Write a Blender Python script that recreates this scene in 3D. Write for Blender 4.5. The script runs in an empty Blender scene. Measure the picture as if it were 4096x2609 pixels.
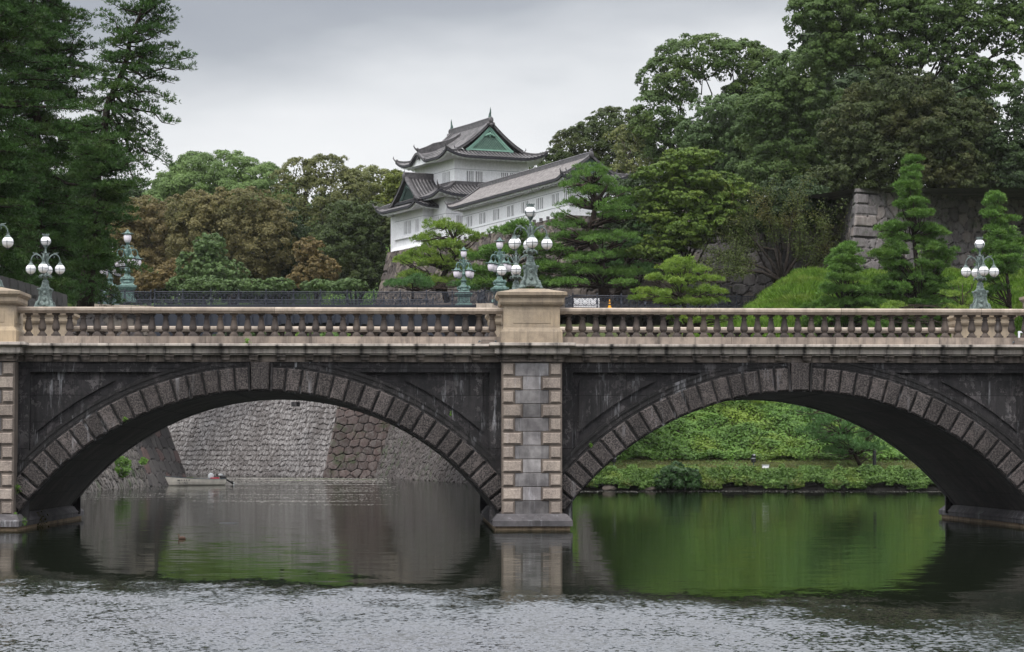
import bpy, math, random
import numpy as np
from mathutils import Vector, Matrix
R = math.radians
random.seed(7)
SC = bpy.context.scene
COL = SC.collection

# ------------------------------------------------------------------ camera
F = 9900.0                      # focal length in pixels of the 4096 wide photograph
CAMZ = 2.38
YAW, PITCH = R(2.2), R(2.98)
cd = bpy.data.cameras.new('camera'); cd.sensor_width = 36.0; cd.lens = 36 * F / 4096
cd.clip_start = 0.5; cd.clip_end = 6000
cam = bpy.data.objects.new('camera', cd); COL.objects.link(cam)
cam.location = (0, 0, CAMZ); cam.rotation_euler = (R(90) + PITCH, 0, -YAW)
SC.camera = cam

# ------------------------------------------------------------------ sky and light
SUN_EL, SUN_AZ = R(58), R(205)   # sun behind the clouds, high and behind the camera to the left
w = bpy.data.worlds.new('World'); SC.world = w; w.use_nodes = True
nt = w.node_tree; nt.nodes.clear()
def wn(t, **k):
    n = nt.nodes.new(t)
    for a, b in k.items(): setattr(n, a, b)
    return n
out = wn('ShaderNodeOutputWorld'); bg = wn('ShaderNodeBackground')
sky = wn('ShaderNodeTexSky', sky_type='NISHITA', sun_disc=False, sun_elevation=SUN_EL, sun_rotation=SUN_AZ,
         air_density=1.0, dust_density=3.0)
tc = wn('ShaderNodeTexCoord'); sep = wn('ShaderNodeSeparateXYZ')
nt.links.new(tc.outputs['Generated'], sep.inputs[0])
mp = wn('ShaderNodeMapping'); mp.inputs['Scale'].default_value = (1.0, 1.0, 3.0); mp.inputs['Location'].default_value = (0.3, 0.15, 0.02)
nt.links.new(tc.outputs['Generated'], mp.inputs[0])
nz = wn('ShaderNodeTexNoise'); nz.inputs['Scale'].default_value = 5.0; nz.inputs['Detail'].default_value = 5; nz.inputs['Roughness'].default_value = 0.5
nt.links.new(mp.outputs[0], nz.inputs['Vector'])
# cloud deck: bright gap low over the horizon, a darker bank above it, brighter towards the zenith
ra = wn('ShaderNodeMath', operation='MULTIPLY_ADD'); ra.inputs[1].default_value = 0.15; ra.inputs[2].default_value = -0.075
nt.links.new(nz.outputs['Fac'], ra.inputs[0])
rb = wn('ShaderNodeMath', operation='ADD'); nt.links.new(sep.outputs['Z'], rb.inputs[0]); nt.links.new(ra.outputs[0], rb.inputs[1])
# the bank is a little heavier towards the left
rx = wn('ShaderNodeMath', operation='MULTIPLY_ADD'); rx.inputs[1].default_value = -0.12; nt.links.new(sep.outputs['X'], rx.inputs[0]); nt.links.new(rb.outputs[0], rx.inputs[2])
cr = wn('ShaderNodeValToRGB'); nt.links.new(rx.outputs[0], cr.inputs[0])
e = cr.color_ramp.elements
e[0].position = 0.0; e[0].color = (0.36, 0.365, 0.38, 1)
e[1].position = 1.0; e[1].color = (1.0, 1.0, 1.0, 1)
for p, c in ((0.09, (0.386, 0.390, 0.392)), (0.115, (0.364, 0.368, 0.373)), (0.135, (0.319, 0.326, 0.334)), (0.155, (0.252, 0.261, 0.274)), (0.18, (0.185, 0.195, 0.212)), (0.205, (0.162, 0.172, 0.191)),
             (0.25, (0.42, 0.44, 0.475)), (0.34, (0.76, 0.785, 0.84)), (0.6, (0.95, 0.965, 1.0))):
    x = e.new(p); x.color = (*c, 1)
cm = wn('ShaderNodeMixRGB', blend_type='MULTIPLY'); cm.inputs[0].default_value = 1
cm.inputs[2].default_value = (17, 17, 17.1, 1)
nt.links.new(cr.outputs[0], cm.inputs[1])
mx = wn('ShaderNodeMixRGB'); mx.inputs[0].default_value = 0.93
nt.links.new(sky.outputs[0], mx.inputs[1]); nt.links.new(cm.outputs[0], mx.inputs[2])
nt.links.new(mx.outputs[0], bg.inputs[0]); bg.inputs[1].default_value = 0.105
nt.links.new(bg.outputs[0], out.inputs[0])

sl = bpy.data.lights.new('sun', 'SUN'); sl.energy = 1.5; sl.angle = R(22); sl.color = (1.0, 0.965, 0.92)
so = bpy.data.objects.new('sun', sl); COL.objects.link(so); so.location = (0, -20, 80)
# direction towards the sun
sd = Vector((math.sin(SUN_AZ) * math.cos(SUN_EL), math.cos(SUN_AZ) * math.cos(SUN_EL), math.sin(SUN_EL)))
so.rotation_euler = sd.to_track_quat('Z', 'Y').to_euler()
SC.view_settings.view_transform = 'Standard'; SC.view_settings.look = 'None'
SC.view_settings.exposure = 0.48; SC.view_settings.gamma = 1.0
try: SC.view_settings.use_curve_mapping = False
except Exception: pass
SC.render.engine = 'CYCLES'
SC.cycles.max_bounces = 5; SC.cycles.diffuse_bounces = 2; SC.cycles.glossy_bounces = 2
SC.cycles.transmission_bounces = 2; SC.cycles.transparent_max_bounces = 4
SC.cycles.caustics_reflective = False; SC.cycles.caustics_refractive = False
SC.cycles.use_denoising = True

# ------------------------------------------------------------------ surveying: photograph pixel + depth -> place
fw = np.array([math.sin(YAW) * math.cos(PITCH), math.cos(YAW) * math.cos(PITCH), math.sin(PITCH)])
rt = np.array([math.cos(YAW), -math.sin(YAW), 0.0]); up = np.cross(rt, fw)
def ray(px, py): return fw + rt * (px - 2048) / F - up * (py - 1304.5) / F
def P(px, py, Y):
    d = ray(px, py); t = Y / d[1]
    return np.array([d[0] * t, Y, CAMZ + d[2] * t])
def W(px, py, z=0.0):
    d = ray(px, py); t = (z - CAMZ) / d[2]
    return np.array([d[0] * t, d[1] * t, z])
def ZZ(py, Y, px=2124): return float(P(px, py, Y)[2])

# ------------------------------------------------------------------ scene bookkeeping
def tag(o, label=None, cat=None, group=None, kind=None):
    if label: o['label'] = label
    if cat: o['category'] = cat
    if group: o['group'] = group
    if kind: o['kind'] = kind
    return o
def empty(name, loc=(0, 0, 0), rz=0.0, **k):
    o = bpy.data.objects.new(name, None); COL.objects.link(o)
    o.location = loc; o.rotation_euler = (0, 0, rz); o.empty_display_size = 0.3
    return tag(o, **k)
def mesh_obj(name, V, Fc, mats, parent=None, smooth=False, midx=None, origin=None):
    V = np.asarray(V, dtype=np.float64)
    if origin is not None: V = V - np.asarray(origin)
    me = bpy.data.meshes.new(name)
    if isinstance(Fc, np.ndarray) and Fc.ndim == 2:
        n, k = Fc.shape
        me.vertices.add(len(V)); me.vertices.foreach_set('co', V.astype(np.float32).ravel())
        me.loops.add(n * k); me.loops.foreach_set('vertex_index', Fc.astype(np.int32).ravel())
        me.polygons.add(n); me.polygons.foreach_set('loop_start', np.arange(0, n * k, k, dtype=np.int32))
        try: me.polygons.foreach_set('loop_total', np.full(n, k, dtype=np.int32))
        except Exception: pass
    else:
        me.from_pydata([tuple(v) for v in V], [], [tuple(int(i) for i in f) for f in Fc])
    if not isinstance(mats, (list, tuple)): mats = [mats]
    for m in mats: me.materials.append(m)
    me.update(calc_edges=True); me.validate()
    if midx is not None and len(midx) == len(me.polygons): me.polygons.foreach_set('material_index', np.asarray(midx, dtype=np.int32))
    me.polygons.foreach_set('use_smooth', np.full(len(me.polygons), bool(smooth)))
    o = bpy.data.objects.new(name, me); COL.objects.link(o)
    if origin is not None and parent is None: o.location = tuple(origin)
    if parent is not None: o.parent = parent
    return o
def copy_tree(o, parent=None, depth=0):
    c = o.copy(); COL.objects.link(c); c.parent = parent
    for ch in list(o.children): copy_tree(ch, c, depth + 1)
    return c

class MB:
    """collects shapes into one mesh"""
    def __init__(s): s.v = []; s.f = []; s.m = []; s.mi = 0
    def mat(s, i): s.mi = i; return s
    def add(s, vs, fs):
        b = len(s.v); s.v.extend([tuple(map(float, v)) for v in vs])
        for f in fs: s.f.append(tuple(b + i for i in f)); s.m.append(s.mi)
        return s
    def box(s, x0, x1, y0, y1, z0, z1):
        vs = [(x0,y0,z0),(x1,y0,z0),(x1,y1,z0),(x0,y1,z0),(x0,y0,z1),(x1,y0,z1),(x1,y1,z1),(x0,y1,z1)]
        return s.add(vs, [(0,3,2,1),(4,5,6,7),(0,1,5,4),(1,2,6,5),(2,3,7,6),(3,0,4,7)])
    def frustum(s, x0, x1, y0, y1, z0, X0, X1, Y0, Y1, z1):
        vs = [(x0,y0,z0),(x1,y0,z0),(x1,y1,z0),(x0,y1,z0),(X0,Y0,z1),(X1,Y0,z1),(X1,Y1,z1),(X0,Y1,z1)]
        return s.add(vs, [(0,3,2,1),(4,5,6,7),(0,1,5,4),(1,2,6,5),(2,3,7,6),(3,0,4,7)])
    def bevbox(s, x0, x1, z0, z1, y0, y1, b=0.02):
        """block whose face at y0 (towards the viewer) is chamfered"""
        vs = [(x0,y1,z0),(x1,y1,z0),(x1,y1,z1),(x0,y1,z1),
              (x0,y0+b,z0),(x1,y0+b,z0),(x1,y0+b,z1),(x0,y0+b,z1),
              (x0+b,y0,z0+b),(x1-b,y0,z0+b),(x1-b,y0,z1-b),(x0+b,y0,z1-b)]
        return s.add(vs, [(8,9,10,11),(4,5,9,8),(5,6,10,9),(6,7,11,10),(7,4,8,11),(0,1,5,4),(1,2,6,5),(2,3,7,6),(3,0,4,7),(3,2,1,0)])
    def prism(s, poly, y0, y1):
        """poly = list of (x,z), extruded from y0 to y1"""
        n = len(poly)
        vs = [(x, y0, z) for x, z in poly] + [(x, y1, z) for x, z in poly]
        fs = [tuple(range(n)), tuple(range(2*n-1, n-1, -1))] + [(i, i+n, (i+1) % n + n, (i+1) % n) for i in range(n)]
        return s.add(vs, fs)
    def lathe(s, prof, n=14, c=(0,0,0), sx=1.0, sy=1.0, rot=0.0, cap=True):
        """prof = list of (radius, z)"""
        vs = []
        for r, z in prof:
            for k in range(n):
                a = 2*math.pi*k/n + rot
                vs.append((c[0] + r*math.cos(a)*sx, c[1] + r*math.sin(a)*sy, c[2] + z))
        fs = []
        for i in range(len(prof)-1):
            for k in range(n):
                k2 = (k+1) % n
                fs.append((i*n+k, i*n+k2, (i+1)*n+k2, (i+1)*n+k))
        if cap:
            fs.append(tuple(range(n-1, -1, -1))); fs.append(tuple((len(prof)-1)*n + k for k in range(n)))
        return s.add(vs, fs)
    def tube(s, pts, rad, n=6, cap=True):
        pts = [np.asarray(p, float) for p in pts]
        if not hasattr(rad, '__len__'): rad = [rad]*len(pts)
        vs = []; prev = None
        for i, p in enumerate(pts):
            d = pts[min(i+1, len(pts)-1)] - pts[max(i-1, 0)]
            d = d / (np.linalg.norm(d) + 1e-9)
            if prev is None:
                a = np.array([0,0,1.0]) if abs(d[2]) < 0.9 else np.array([1.0,0,0])
                u = np.cross(d, a)
            else: u = prev - d*np.dot(prev, d)
            u = u/(np.linalg.norm(u)+1e-9); prev = u; v = np.cross(d, u)
            for k in range(n):
                t = 2*math.pi*k/n
                vs.append(p + rad[i]*(math.cos(t)*u + math.sin(t)*v))
        fs = []
        for i in range(len(pts)-1):
            for k in range(n):
                k2 = (k+1) % n
                fs.append((i*n+k, i*n+k2, (i+1)*n+k2, (i+1)*n+k))
        if cap and len(pts) > 1:
            fs.append(tuple(range(n-1, -1, -1))); fs.append(tuple((len(pts)-1)*n+k for k in range(n)))
        return s.add(vs, fs)
    def ball(s, c, r, n=12, m=8, sq=(1,1,1)):
        prof = [(max(1e-4, r*math.sin(math.pi*i/m)), -r*math.cos(math.pi*i/m)) for i in range(m+1)]
        vs = []
        for rr, z in prof:
            for k in range(n):
                a = 2*math.pi*k/n
                vs.append((c[0]+rr*math.cos(a)*sq[0], c[1]+rr*math.sin(a)*sq[1], c[2]+z*sq[2]))
        fs = []
        for i in range(m):
            for k in range(n):
                k2 = (k+1) % n
                fs.append((i*n+k, i*n+k2, (i+1)*n+k2, (i+1)*n+k))
        return s.add(vs, fs)
    def mirror_y(s, c):
        """add the mirror image of all so far about the plane y=c/2"""
        b = len(s.v); n = len(s.f)
        s.v.extend([(x, c-y, z) for x, y, z in s.v[:b]])
        for i in range(n): s.f.append(tuple(b+j for j in reversed(s.f[i]))); s.m.append(s.m[i])
        return s
    def xf(s, M, b=0):
        for i in range(b, len(s.v)):
            s.v[i] = tuple(M @ Vector(s.v[i]))
        return s
    def build(s, name, mats, parent=None, smooth=False, origin=None):
        if origin is not None:
            o = np.asarray(origin, float); V = [(x-o[0], y-o[1], z-o[2]) for x, y, z in s.v]
        else: V = s.v
        me = bpy.data.meshes.new(name); me.from_pydata(V, [], s.f)
        if not isinstance(mats, (list, tuple)): mats = [mats]
        for m in mats: me.materials.append(m)
        me.polygons.foreach_set('material_index', s.m)
        me.polygons.foreach_set('use_smooth', [bool(smooth)]*len(s.f))
        me.update()
        ob = bpy.data.objects.new(name, me); COL.objects.link(ob)
        if parent is not None: ob.parent = parent
        elif origin is not None: ob.location = tuple(origin)
        return ob

# ------------------------------------------------------------------ materials
def newmat(name):
    m = bpy.data.materials.new(name); m.use_nodes = True
    t = m.node_tree; t.nodes.clear()
    o = t.nodes.new('ShaderNodeOutputMaterial')
    return m, t, o
def nd(t, typ, ins=None, **k):
    n = t.nodes.new(typ)
    for a, b in k.items(): setattr(n, a, b)
    if ins:
        for a, b in ins.items():
            if hasattr(b, 'links'): t.links.new(b, n.inputs[a])
            else: n.inputs[a].default_value = b
    return n
def c4(c): return (c[0], c[1], c[2], 1)
def ramp(t, fac, stops):
    n = t.nodes.new('ShaderNodeValToRGB'); t.links.new(fac, n.inputs[0])
    el = n.color_ramp.elements
    el[0].position = stops[0][0]; el[0].color = c4(stops[0][1])
    el[1].position = stops[-1][0]; el[1].color = c4(stops[-1][1])
    for p, c in stops[1:-1]:
        x = el.new(p); x.color = c4(c)
    return n.outputs[0]
def ramp1(t, fac, a, b): return ramp(t, fac, [(a, (0,0,0)), (b, (1,1,1))])
def noise(t, vec, scale, detail=4, rough=0.55, dist=0.0):
    return nd(t, 'ShaderNodeTexNoise', {'Vector': vec, 'Scale': scale, 'Detail': detail, 'Roughness': rough, 'Distortion': dist}).outputs['Fac']
def mapping(t, vec, sc=(1,1,1), loc=(0,0,0), rot=(0,0,0)):
    return nd(t, 'ShaderNodeMapping', {'Vector': vec, 'Scale': sc, 'Location': loc, 'Rotation': rot}).outputs[0]
def mixc(t, fac, a, b, bt='MIX'):
    n = t.nodes.new('ShaderNodeMixRGB'); n.blend_type = bt
    for i, v in ((0, fac), (1, a), (2, b)):
        if hasattr(v, 'links'): t.links.new(v, n.inputs[i])
        else: n.inputs[i].default_value = v if i == 0 else c4(v)
    return n.outputs[0]
def math_(t, op, a, b=0.0, clamp=False):
    n = t.nodes.new('ShaderNodeMath'); n.operation = op; n.use_clamp = clamp
    for i, v in ((0, a), (1, b)):
        if hasattr(v, 'links'): t.links.new(v, n.inputs[i])
        else: n.inputs[i].default_value = v
    return n.outputs[0]
def finish(t, o, col, rough=0.8, bump=None, bstr=0.4, bdist=0.02, metal=0.0, spec=0.3, emis=None):
    p = nd(t, 'ShaderNodeBsdfPrincipled')
    if hasattr(col, 'links'): t.links.new(col, p.inputs['Base Color'])
    else: p.inputs['Base Color'].default_value = c4(col)
    if hasattr(rough, 'links'): t.links.new(rough, p.inputs['Roughness'])
    else: p.inputs['Roughness'].default_value = rough
    p.inputs['Metallic'].default_value = metal
    p.inputs['Specular IOR Level'].default_value = spec
    if bump is not None:
        b = nd(t, 'ShaderNodeBump', {'Height': bump, 'Strength': bstr, 'Distance': bdist})
        t.links.new(b.outputs[0], p.inputs['Normal'])
    t.links.new(p.outputs[0], o.inputs[0])
    return p

def stone(name, a, b, dark=(0.02,0.019,0.019), darkamt=0.5, white=0.0, speck=0.0, streak=0.5, joints=None, bstr=0.5, grain=60, warm=None, rough=0.85, bands=None, rand=0.0, jstain=0.0, hard=0.0):
    """weathered cut stone; joints=(width,height) draws ashlar joints in x/z"""
    m, t, o = newmat(name)
    pos = nd(t, 'ShaderNodeNewGeometry').outputs['Position']
    n1 = noise(t, pos, 0.9, 5, 0.6); n2 = noise(t, pos, 5.0, 5, 0.65)
    col = mixc(t, ramp1(t, n1, 0.36+hard, 0.64-hard), a, b)
    if hard:
        n4 = noise(t, mapping(t, pos, (1, 1, 0.8), loc=(31,7,4)), 2.6, 8, 0.75)
        col = mixc(t, math_(t, 'MULTIPLY', ramp1(t, n4, 0.50, 0.60), 0.55), col, tuple(min(1, 1.7*x) for x in a)); col = mixc(t, math_(t, 'MULTIPLY', ramp1(t, n4, 0.46, 0.38), 0.8), col, dark)
    col = mixc(t, math_(t, 'MULTIPLY', ramp1(t, n2, 0.4, 0.75), 0.45), col, tuple(0.55*x for x in b))
    if warm: col = mixc(t, math_(t, 'MULTIPLY', ramp1(t, noise(t, mapping(t, pos, loc=(9,3,1)), 0.7, 3), 0.45, 0.7), 0.6), col, warm)
    if darkamt:
        s1 = noise(t, mapping(t, pos, (1.6, 1.6, 0.33)), 1.3, 6, 0.68)
        col = mixc(t, math_(t, 'MULTIPLY', ramp1(t, s1, 0.5, 0.72), darkamt), col, dark)
    if streak:
        s2 = noise(t, mapping(t, pos, (7, 7, 0.55)), 1.0, 4, 0.6)
        col = mixc(t, math_(t, 'MULTIPLY', ramp1(t, s2, 0.52, 0.72), streak), col, dark)
    if white:
        s3 = noise(t, mapping(t, pos, (4.5, 4.5, 0.5), loc=(3,1,7)), 1.0, 6, 0.7)
        s4 = noise(t, mapping(t, pos, loc=(13,1,2)), 0.45, 2)
        col = mixc(t, math_(t, 'MULTIPLY', math_(t, 'MULTIPLY', ramp1(t, s3, 0.56, 0.72), ramp1(t, s4, 0.42, 0.62)), white), col, (0.42,0.42,0.44))
    hb = n2
    g = noise(t, pos, grain, 2, 0.7)
    if speck: col = mixc(t, math_(t, 'MULTIPLY', ramp1(t, g, 0.42, 0.62), speck), col, tuple(min(1, 1.9*x) for x in a))
    hb = math_(t, 'ADD', math_(t, 'MULTIPLY', n2, 0.5), math_(t, 'MULTIPLY', g, 0.5))
    if joints:
        xz = nd(t, 'ShaderNodeCombineXYZ'); sp = nd(t, 'ShaderNodeSeparateXYZ', {0: pos})
        t.links.new(math_(t, 'ADD', sp.outputs[0], math_(t, 'MULTIPLY', sp.outputs[1], 1.0)) if len(joints) > 2 else sp.outputs[0], xz.inputs[0]); t.links.new(sp.outputs[2], xz.inputs[1])
        br = nd(t, 'ShaderNodeTexBrick', {'Vector': xz.outputs[0], 'Color1': (1,1,1,1), 'Color2': (0.72,0.72,0.72,1), 'Mortar': (0.35,0.35,0.35,1), 'Scale': 1.0,
                'Mortar Size': 0.010, 'Mortar Smooth': 0.2, 'Bias': 0.0, 'Brick Width': joints[0], 'Row Height': joints[1]})
        col = mixc(t, 1.0, col, br.outputs['Color'], 'MULTIPLY')
        hb = math_(t, 'SUBTRACT', hb, math_(t, 'MULTIPLY', br.outputs['Fac'], 0.8))
        if jstain:
            b2 = nd(t, 'ShaderNodeTexBrick', {'Vector': xz.outputs[0], 'Scale': 1.0, 'Mortar Size': 0.13, 'Mortar Smooth': 1.0, 'Brick Width': joints[0], 'Row Height': joints[1]})
            nj = ramp1(t, noise(t, mapping(t, pos, (1.3, 1.3, 3.0), loc=(8,2,1)), 1.0, 4, 0.7), 0.36, 0.60)
            col = mixc(t, math_(t, 'MULTIPLY', math_(t, 'MULTIPLY', ramp1(t, b2.outputs['Fac'], 0.05, 0.9), nj), jstain), col, dark)
    if rand:
        ri = nd(t, 'ShaderNodeNewGeometry').outputs['Random Per Island']
        k_ = math_(t, 'ADD', math_(t, 'MULTIPLY', ri, 2*rand), 1.0-rand); kc = nd(t, 'ShaderNodeCombineXYZ', {0: k_, 1: k_, 2: k_})
        col = mixc(t, 1.0, col, kc.outputs[0], 'MULTIPLY')
    finish(t, o, col, rough, hb, bstr, 0.03)
    return m

def leafmat(name, c1, c2, c3=None, nscale=0.35, trans=0.14, rough=0.6, c3amt=0.5, hscale=2.2, k=0.62):
    m, t, o = newmat(name)
    f_ = lambda c: (c[0]*k*1.0, c[1]*k, c[2]*k*0.72) if c else None
    c1, c2, c3 = tuple(0.72*x for x in f_(c1)), tuple(1.06*x for x in f_(c2)), f_(c3)
    g = nd(t, 'ShaderNodeNewGeometry')
    rnd = g.outputs['Random Per Island']
    n = noise(t, g.outputs['Position'], nscale, 3, 0.6)
    nh = noise(t, g.outputs['Position'], hscale, 1, 0.5)
    fac = math_(t, 'ADD', math_(t, 'MULTIPLY', ramp1(t, n, 0.35, 0.65), 0.4), math_(t, 'ADD', math_(t, 'MULTIPLY', ramp1(t, nh, 0.36, 0.64), 0.38), math_(t, 'MULTIPLY', rnd, 0.28)))
    col = mixc(t, fac, c1, c2)
    if c3:
        n3 = noise(t, mapping(t, g.outputs['Position'], loc=(7,5,3)), nscale*0.8, 2)
        col = mixc(t, math_(t, 'MULTIPLY', ramp1(t, n3, 0.5, 0.68), c3amt), col, c3)
    p = nd(t, 'ShaderNodeBsdfPrincipled', {'Roughness': rough}); t.links.new(col, p.inputs['Base Color'])
    p.inputs['Specular IOR Level'].default_value = 0.25
    tr = nd(t, 'ShaderNodeBsdfTranslucent'); t.links.new(mixc(t, 1.0, col, (1.0, 1.15, 0.5), 'MULTIPLY'), tr.inputs[0])
    mxs = nd(t, 'ShaderNodeMixShader', {0: trans}); t.links.new(p.outputs[0], mxs.inputs[1]); t.links.new(tr.outputs[0], mxs.inputs[2])
    t.links.new(mxs.outputs[0], o.inputs[0])
    return m

def plain(name, col, rough=0.6, metal=0.0, var=0.15, scale=3.0, spec=0.4, col2=None, bstr=0.15):
    m, t, o = newmat(name)
    pos = nd(t, 'ShaderNodeNewGeometry').outputs['Position']
    n = noise(t, pos, scale, 5, 0.65)
    c = mixc(t, ramp1(t, n, 0.35, 0.68), tuple(x*(1-var) for x in col), col2 if col2 else tuple(min(1, x*(1+var)) for x in col))
    finish(t, o, c, rough, noise(t, pos, scale*8, 3), bstr, 0.01, metal, spec)
    return m

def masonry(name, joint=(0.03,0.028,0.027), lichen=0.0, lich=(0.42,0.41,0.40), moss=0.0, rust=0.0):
    """stones carry their own colour in the colour attribute 'stone'; alpha is 0 in the joints"""
    m, t, o = newmat(name)
    g = nd(t, 'ShaderNodeNewGeometry'); pos = g.outputs['Position']
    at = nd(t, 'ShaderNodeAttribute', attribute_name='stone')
    n2 = noise(t, pos, 3.0, 6, 0.7)
    col = mixc(t, math_(t, 'MULTIPLY', ramp1(t, n2, 0.35, 0.7), 0.5), at.outputs['Color'], (0.055,0.05,0.048))
    if lichen:
        l = noise(t, mapping(t, pos, (2.2, 2.2, 1.0)), 1.1, 6, 0.75)
        big = noise(t, mapping(t, pos, loc=(3,3,3)), 0.12, 2)
        col = mixc(t, math_(t, 'MULTIPLY', math_(t, 'MULTIPLY', ramp1(t, l, 0.44, 0.58), ramp1(t, big, 0.3, 0.55)), lichen), col, lich)
    if moss:
        l = noise(t, mapping(t, pos, loc=(5,1,2)), 0.5, 5, 0.7)
        col = mixc(t, math_(t, 'MULTIPLY', ramp1(t, l, 0.55, 0.66), moss), col, (0.035,0.06,0.02))
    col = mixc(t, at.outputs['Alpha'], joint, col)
    finish(t, o, col, 0.9, noise(t, pos, 9, 5, 0.7), 0.6, 0.06)
    return m

M = {}
M['granite_dark'] = stone('dark weathered stone', (0.115,0.105,0.106), (0.045,0.040,0.042), dark=(0.010,0.010,0.011), darkamt=0.95, white=1.2, streak=0.8, joints=(1.7,0.86), bstr=0.9, hard=0.08)
M['voussoir'] = stone('bush hammered arch stone', (0.075,0.063,0.059), (0.036,0.031,0.031), dark=(0.009,0.009,0.009), darkamt=0.95, speck=0.6, streak=0.4, white=0.5, grain=20, bstr=1.0, rand=0.3, hard=0.05)
M['ring'] = stone('arch ring stone', (0.075,0.067,0.067), (0.032,0.029,0.030), dark=(0.008,0.008,0.008), darkamt=0.85, white=1.1, streak=0.5, joints=(1.1,1.1), hard=0.08)
M['soffit'] = stone('arch underside stone', (0.075,0.064,0.058), (0.03,0.027,0.027), darkamt=0.9, streak=0.6, white=0.2, joints=(0.9,0.55,1))
M['beige'] = stone('warm granite', (0.3312,0.27,0.198), (0.2376,0.1908,0.144), dark=(0.07,0.058,0.048), darkamt=0.55, speck=0.10, streak=0.40, grain=45, warm=(0.50,0.38,0.24), rand=0.06)
M['cornice'] = stone('stained cornice stone', (0.62,0.55,0.485), (0.47,0.415,0.37), dark=(0.028,0.026,0.025), darkamt=0.7, streak=0.5, white=0.2, grain=45, joints=(0.895,4.0), jstain=1.0)
M['rail'] = stone('handrail granite', (0.532,0.4465,0.3705), (0.399,0.3277,0.266), dark=(0.10,0.085,0.07), darkamt=0.5, streak=0.3, joints=(4.6,4.0))
M['plinth'] = stone('plinth granite', (0.423,0.351,0.288), (0.279,0.2295,0.1935), dark=(0.05,0.043,0.038), darkamt=0.8, streak=0.5, joints=(3.4,4.0))
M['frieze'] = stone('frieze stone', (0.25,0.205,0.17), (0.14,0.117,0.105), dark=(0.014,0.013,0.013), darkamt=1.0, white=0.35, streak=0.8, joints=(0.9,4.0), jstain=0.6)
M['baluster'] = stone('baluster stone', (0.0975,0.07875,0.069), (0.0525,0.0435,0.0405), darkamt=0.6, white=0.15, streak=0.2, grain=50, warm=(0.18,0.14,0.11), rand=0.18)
M['quoin'] = stone('bush hammered quoin', (0.34,0.285,0.24), (0.23,0.19,0.165), dark=(0.07,0.06,0.055), darkamt=0.6, speck=0.2, streak=0.35, white=0.25, grain=22, bstr=1.0, rand=0.22)
M['quoin_edge'] = stone('quoin margin', (0.2,0.164,0.136), (0.136,0.112,0.096), dark=(0.05,0.043,0.04), darkamt=0.5, streak=0.3)
M['greystone'] = stone('grey infill stone', (0.36,0.34,0.335), (0.14,0.13,0.132), dark=(0.05,0.047,0.048), darkamt=0.6, white=1.0, streak=0.45, rand=0.5)
M['footing'] = stone('footing stone', (0.136,0.124,0.128), (0.068,0.064,0.068), darkamt=0.5, white=1.0, streak=0.4)
M['tan'] = stone('footing tan band', (0.38,0.28,0.18), (0.25,0.18,0.12), darkamt=0.5, streak=0.6)
M['asphalt'] = plain('road', (0.06,0.06,0.06), 0.9)
M['bronze'] = plain('verdigris bronze', (0.06,0.085,0.078), 0.55, 0.0, 0.35, 9.0, 0.5, col2=(0.16,0.21,0.195), bstr=0.6)
M['bronze_green'] = plain('green patina bronze', (0.075,0.13,0.115), 0.55, 0.0, 0.35, 6.0, 0.4, col2=(0.15,0.25,0.225), bstr=0.5)
M['iron'] = plain('dark blue painted iron', (0.022,0.026,0.038), 0.5, 0.0, 0.2, 2.0, 0.4)
M['globe'] = plain('opal glass', (0.80,0.79,0.80), 0.25, 0.0, 0.02, 1.0, 0.5, bstr=0)
M['globe_pink'] = plain('opal glass pinkish', (0.74,0.68,0.74), 0.25, 0.0, 0.02, 1.0, 0.5, bstr=0)
M['cage'] = plain('dark globe cage', (0.07,0.09,0.10), 0.5)
M['plaster'] = stone('white plaster', (0.80,0.80,0.81), (0.75,0.75,0.765), dark=(0.50,0.50,0.51), darkamt=0.25, streak=0.35, bstr=0.05)
M['plaster_trim'] = plain('eave plaster', (0.76,0.77,0.78), 0.85, 0, 0.04, 0.5, 0.2, bstr=0.05)  # plain off-white plaster for eaves, bands and brackets
M['seam'] = plain('plaster band groove', (0.28,0.28,0.29), 0.9)
M['winback'] = plain('window recess', (0.085,0.085,0.09), 0.9)
M['windark'] = plain('window opening', (0.07,0.06,0.06), 0.9)
M['tile'] = plain('grey roof tile', (0.09,0.085,0.09), 0.55, 0, 0.3, 1.6, 0.4, col2=(0.17,0.16,0.163), bstr=0.3)
M['tile_groove'] = plain('shaded pan tile', (0.018,0.017,0.019), 0.6, 0, 0.3, 1.6, 0.4)
M['tile_light'] = plain('bleached roof tile', (0.15,0.138,0.135), 0.6, 0, 0.35, 2.5, 0.35, col2=(0.235,0.215,0.21), bstr=0.3)
M['tile_dark'] = plain('dark ridge tile', (0.06,0.056,0.06), 0.55, 0, 0.3, 3.0, 0.4, col2=(0.112,0.104,0.108))
M['tile_black'] = plain('black eave tile', (0.02,0.02,0.026), 0.6)
M['copper'] = plain('green copper gable', (0.13,0.20,0.165), 0.7, 0, 0.2, 2.0, 0.3)
M['copper_light'] = plain('pale green copper trim', (0.20,0.35,0.28), 0.7, 0, 0.15, 2.0, 0.3)
M['copper_dark'] = plain('dark green copper', (0.05,0.085,0.075), 0.7)
M['bark'] = plain('brown bark', (0.032,0.026,0.022), 0.95, 0, 0.4, 4.0, 0.1, bstr=0.8)
M['bark_red'] = plain('red pine bark', (0.045,0.034,0.028), 0.95, 0, 0.4, 3.0, 0.1, bstr=0.8)
M['bark_pale'] = plain('pale bark', (0.14,0.115,0.09), 0.95, 0, 0.3, 4.0, 0.1)
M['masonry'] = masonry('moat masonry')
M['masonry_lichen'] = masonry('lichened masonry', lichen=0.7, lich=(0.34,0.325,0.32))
M['masonry_moss'] = masonry('mossy masonry', lichen=0.15, moss=0.7)
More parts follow.
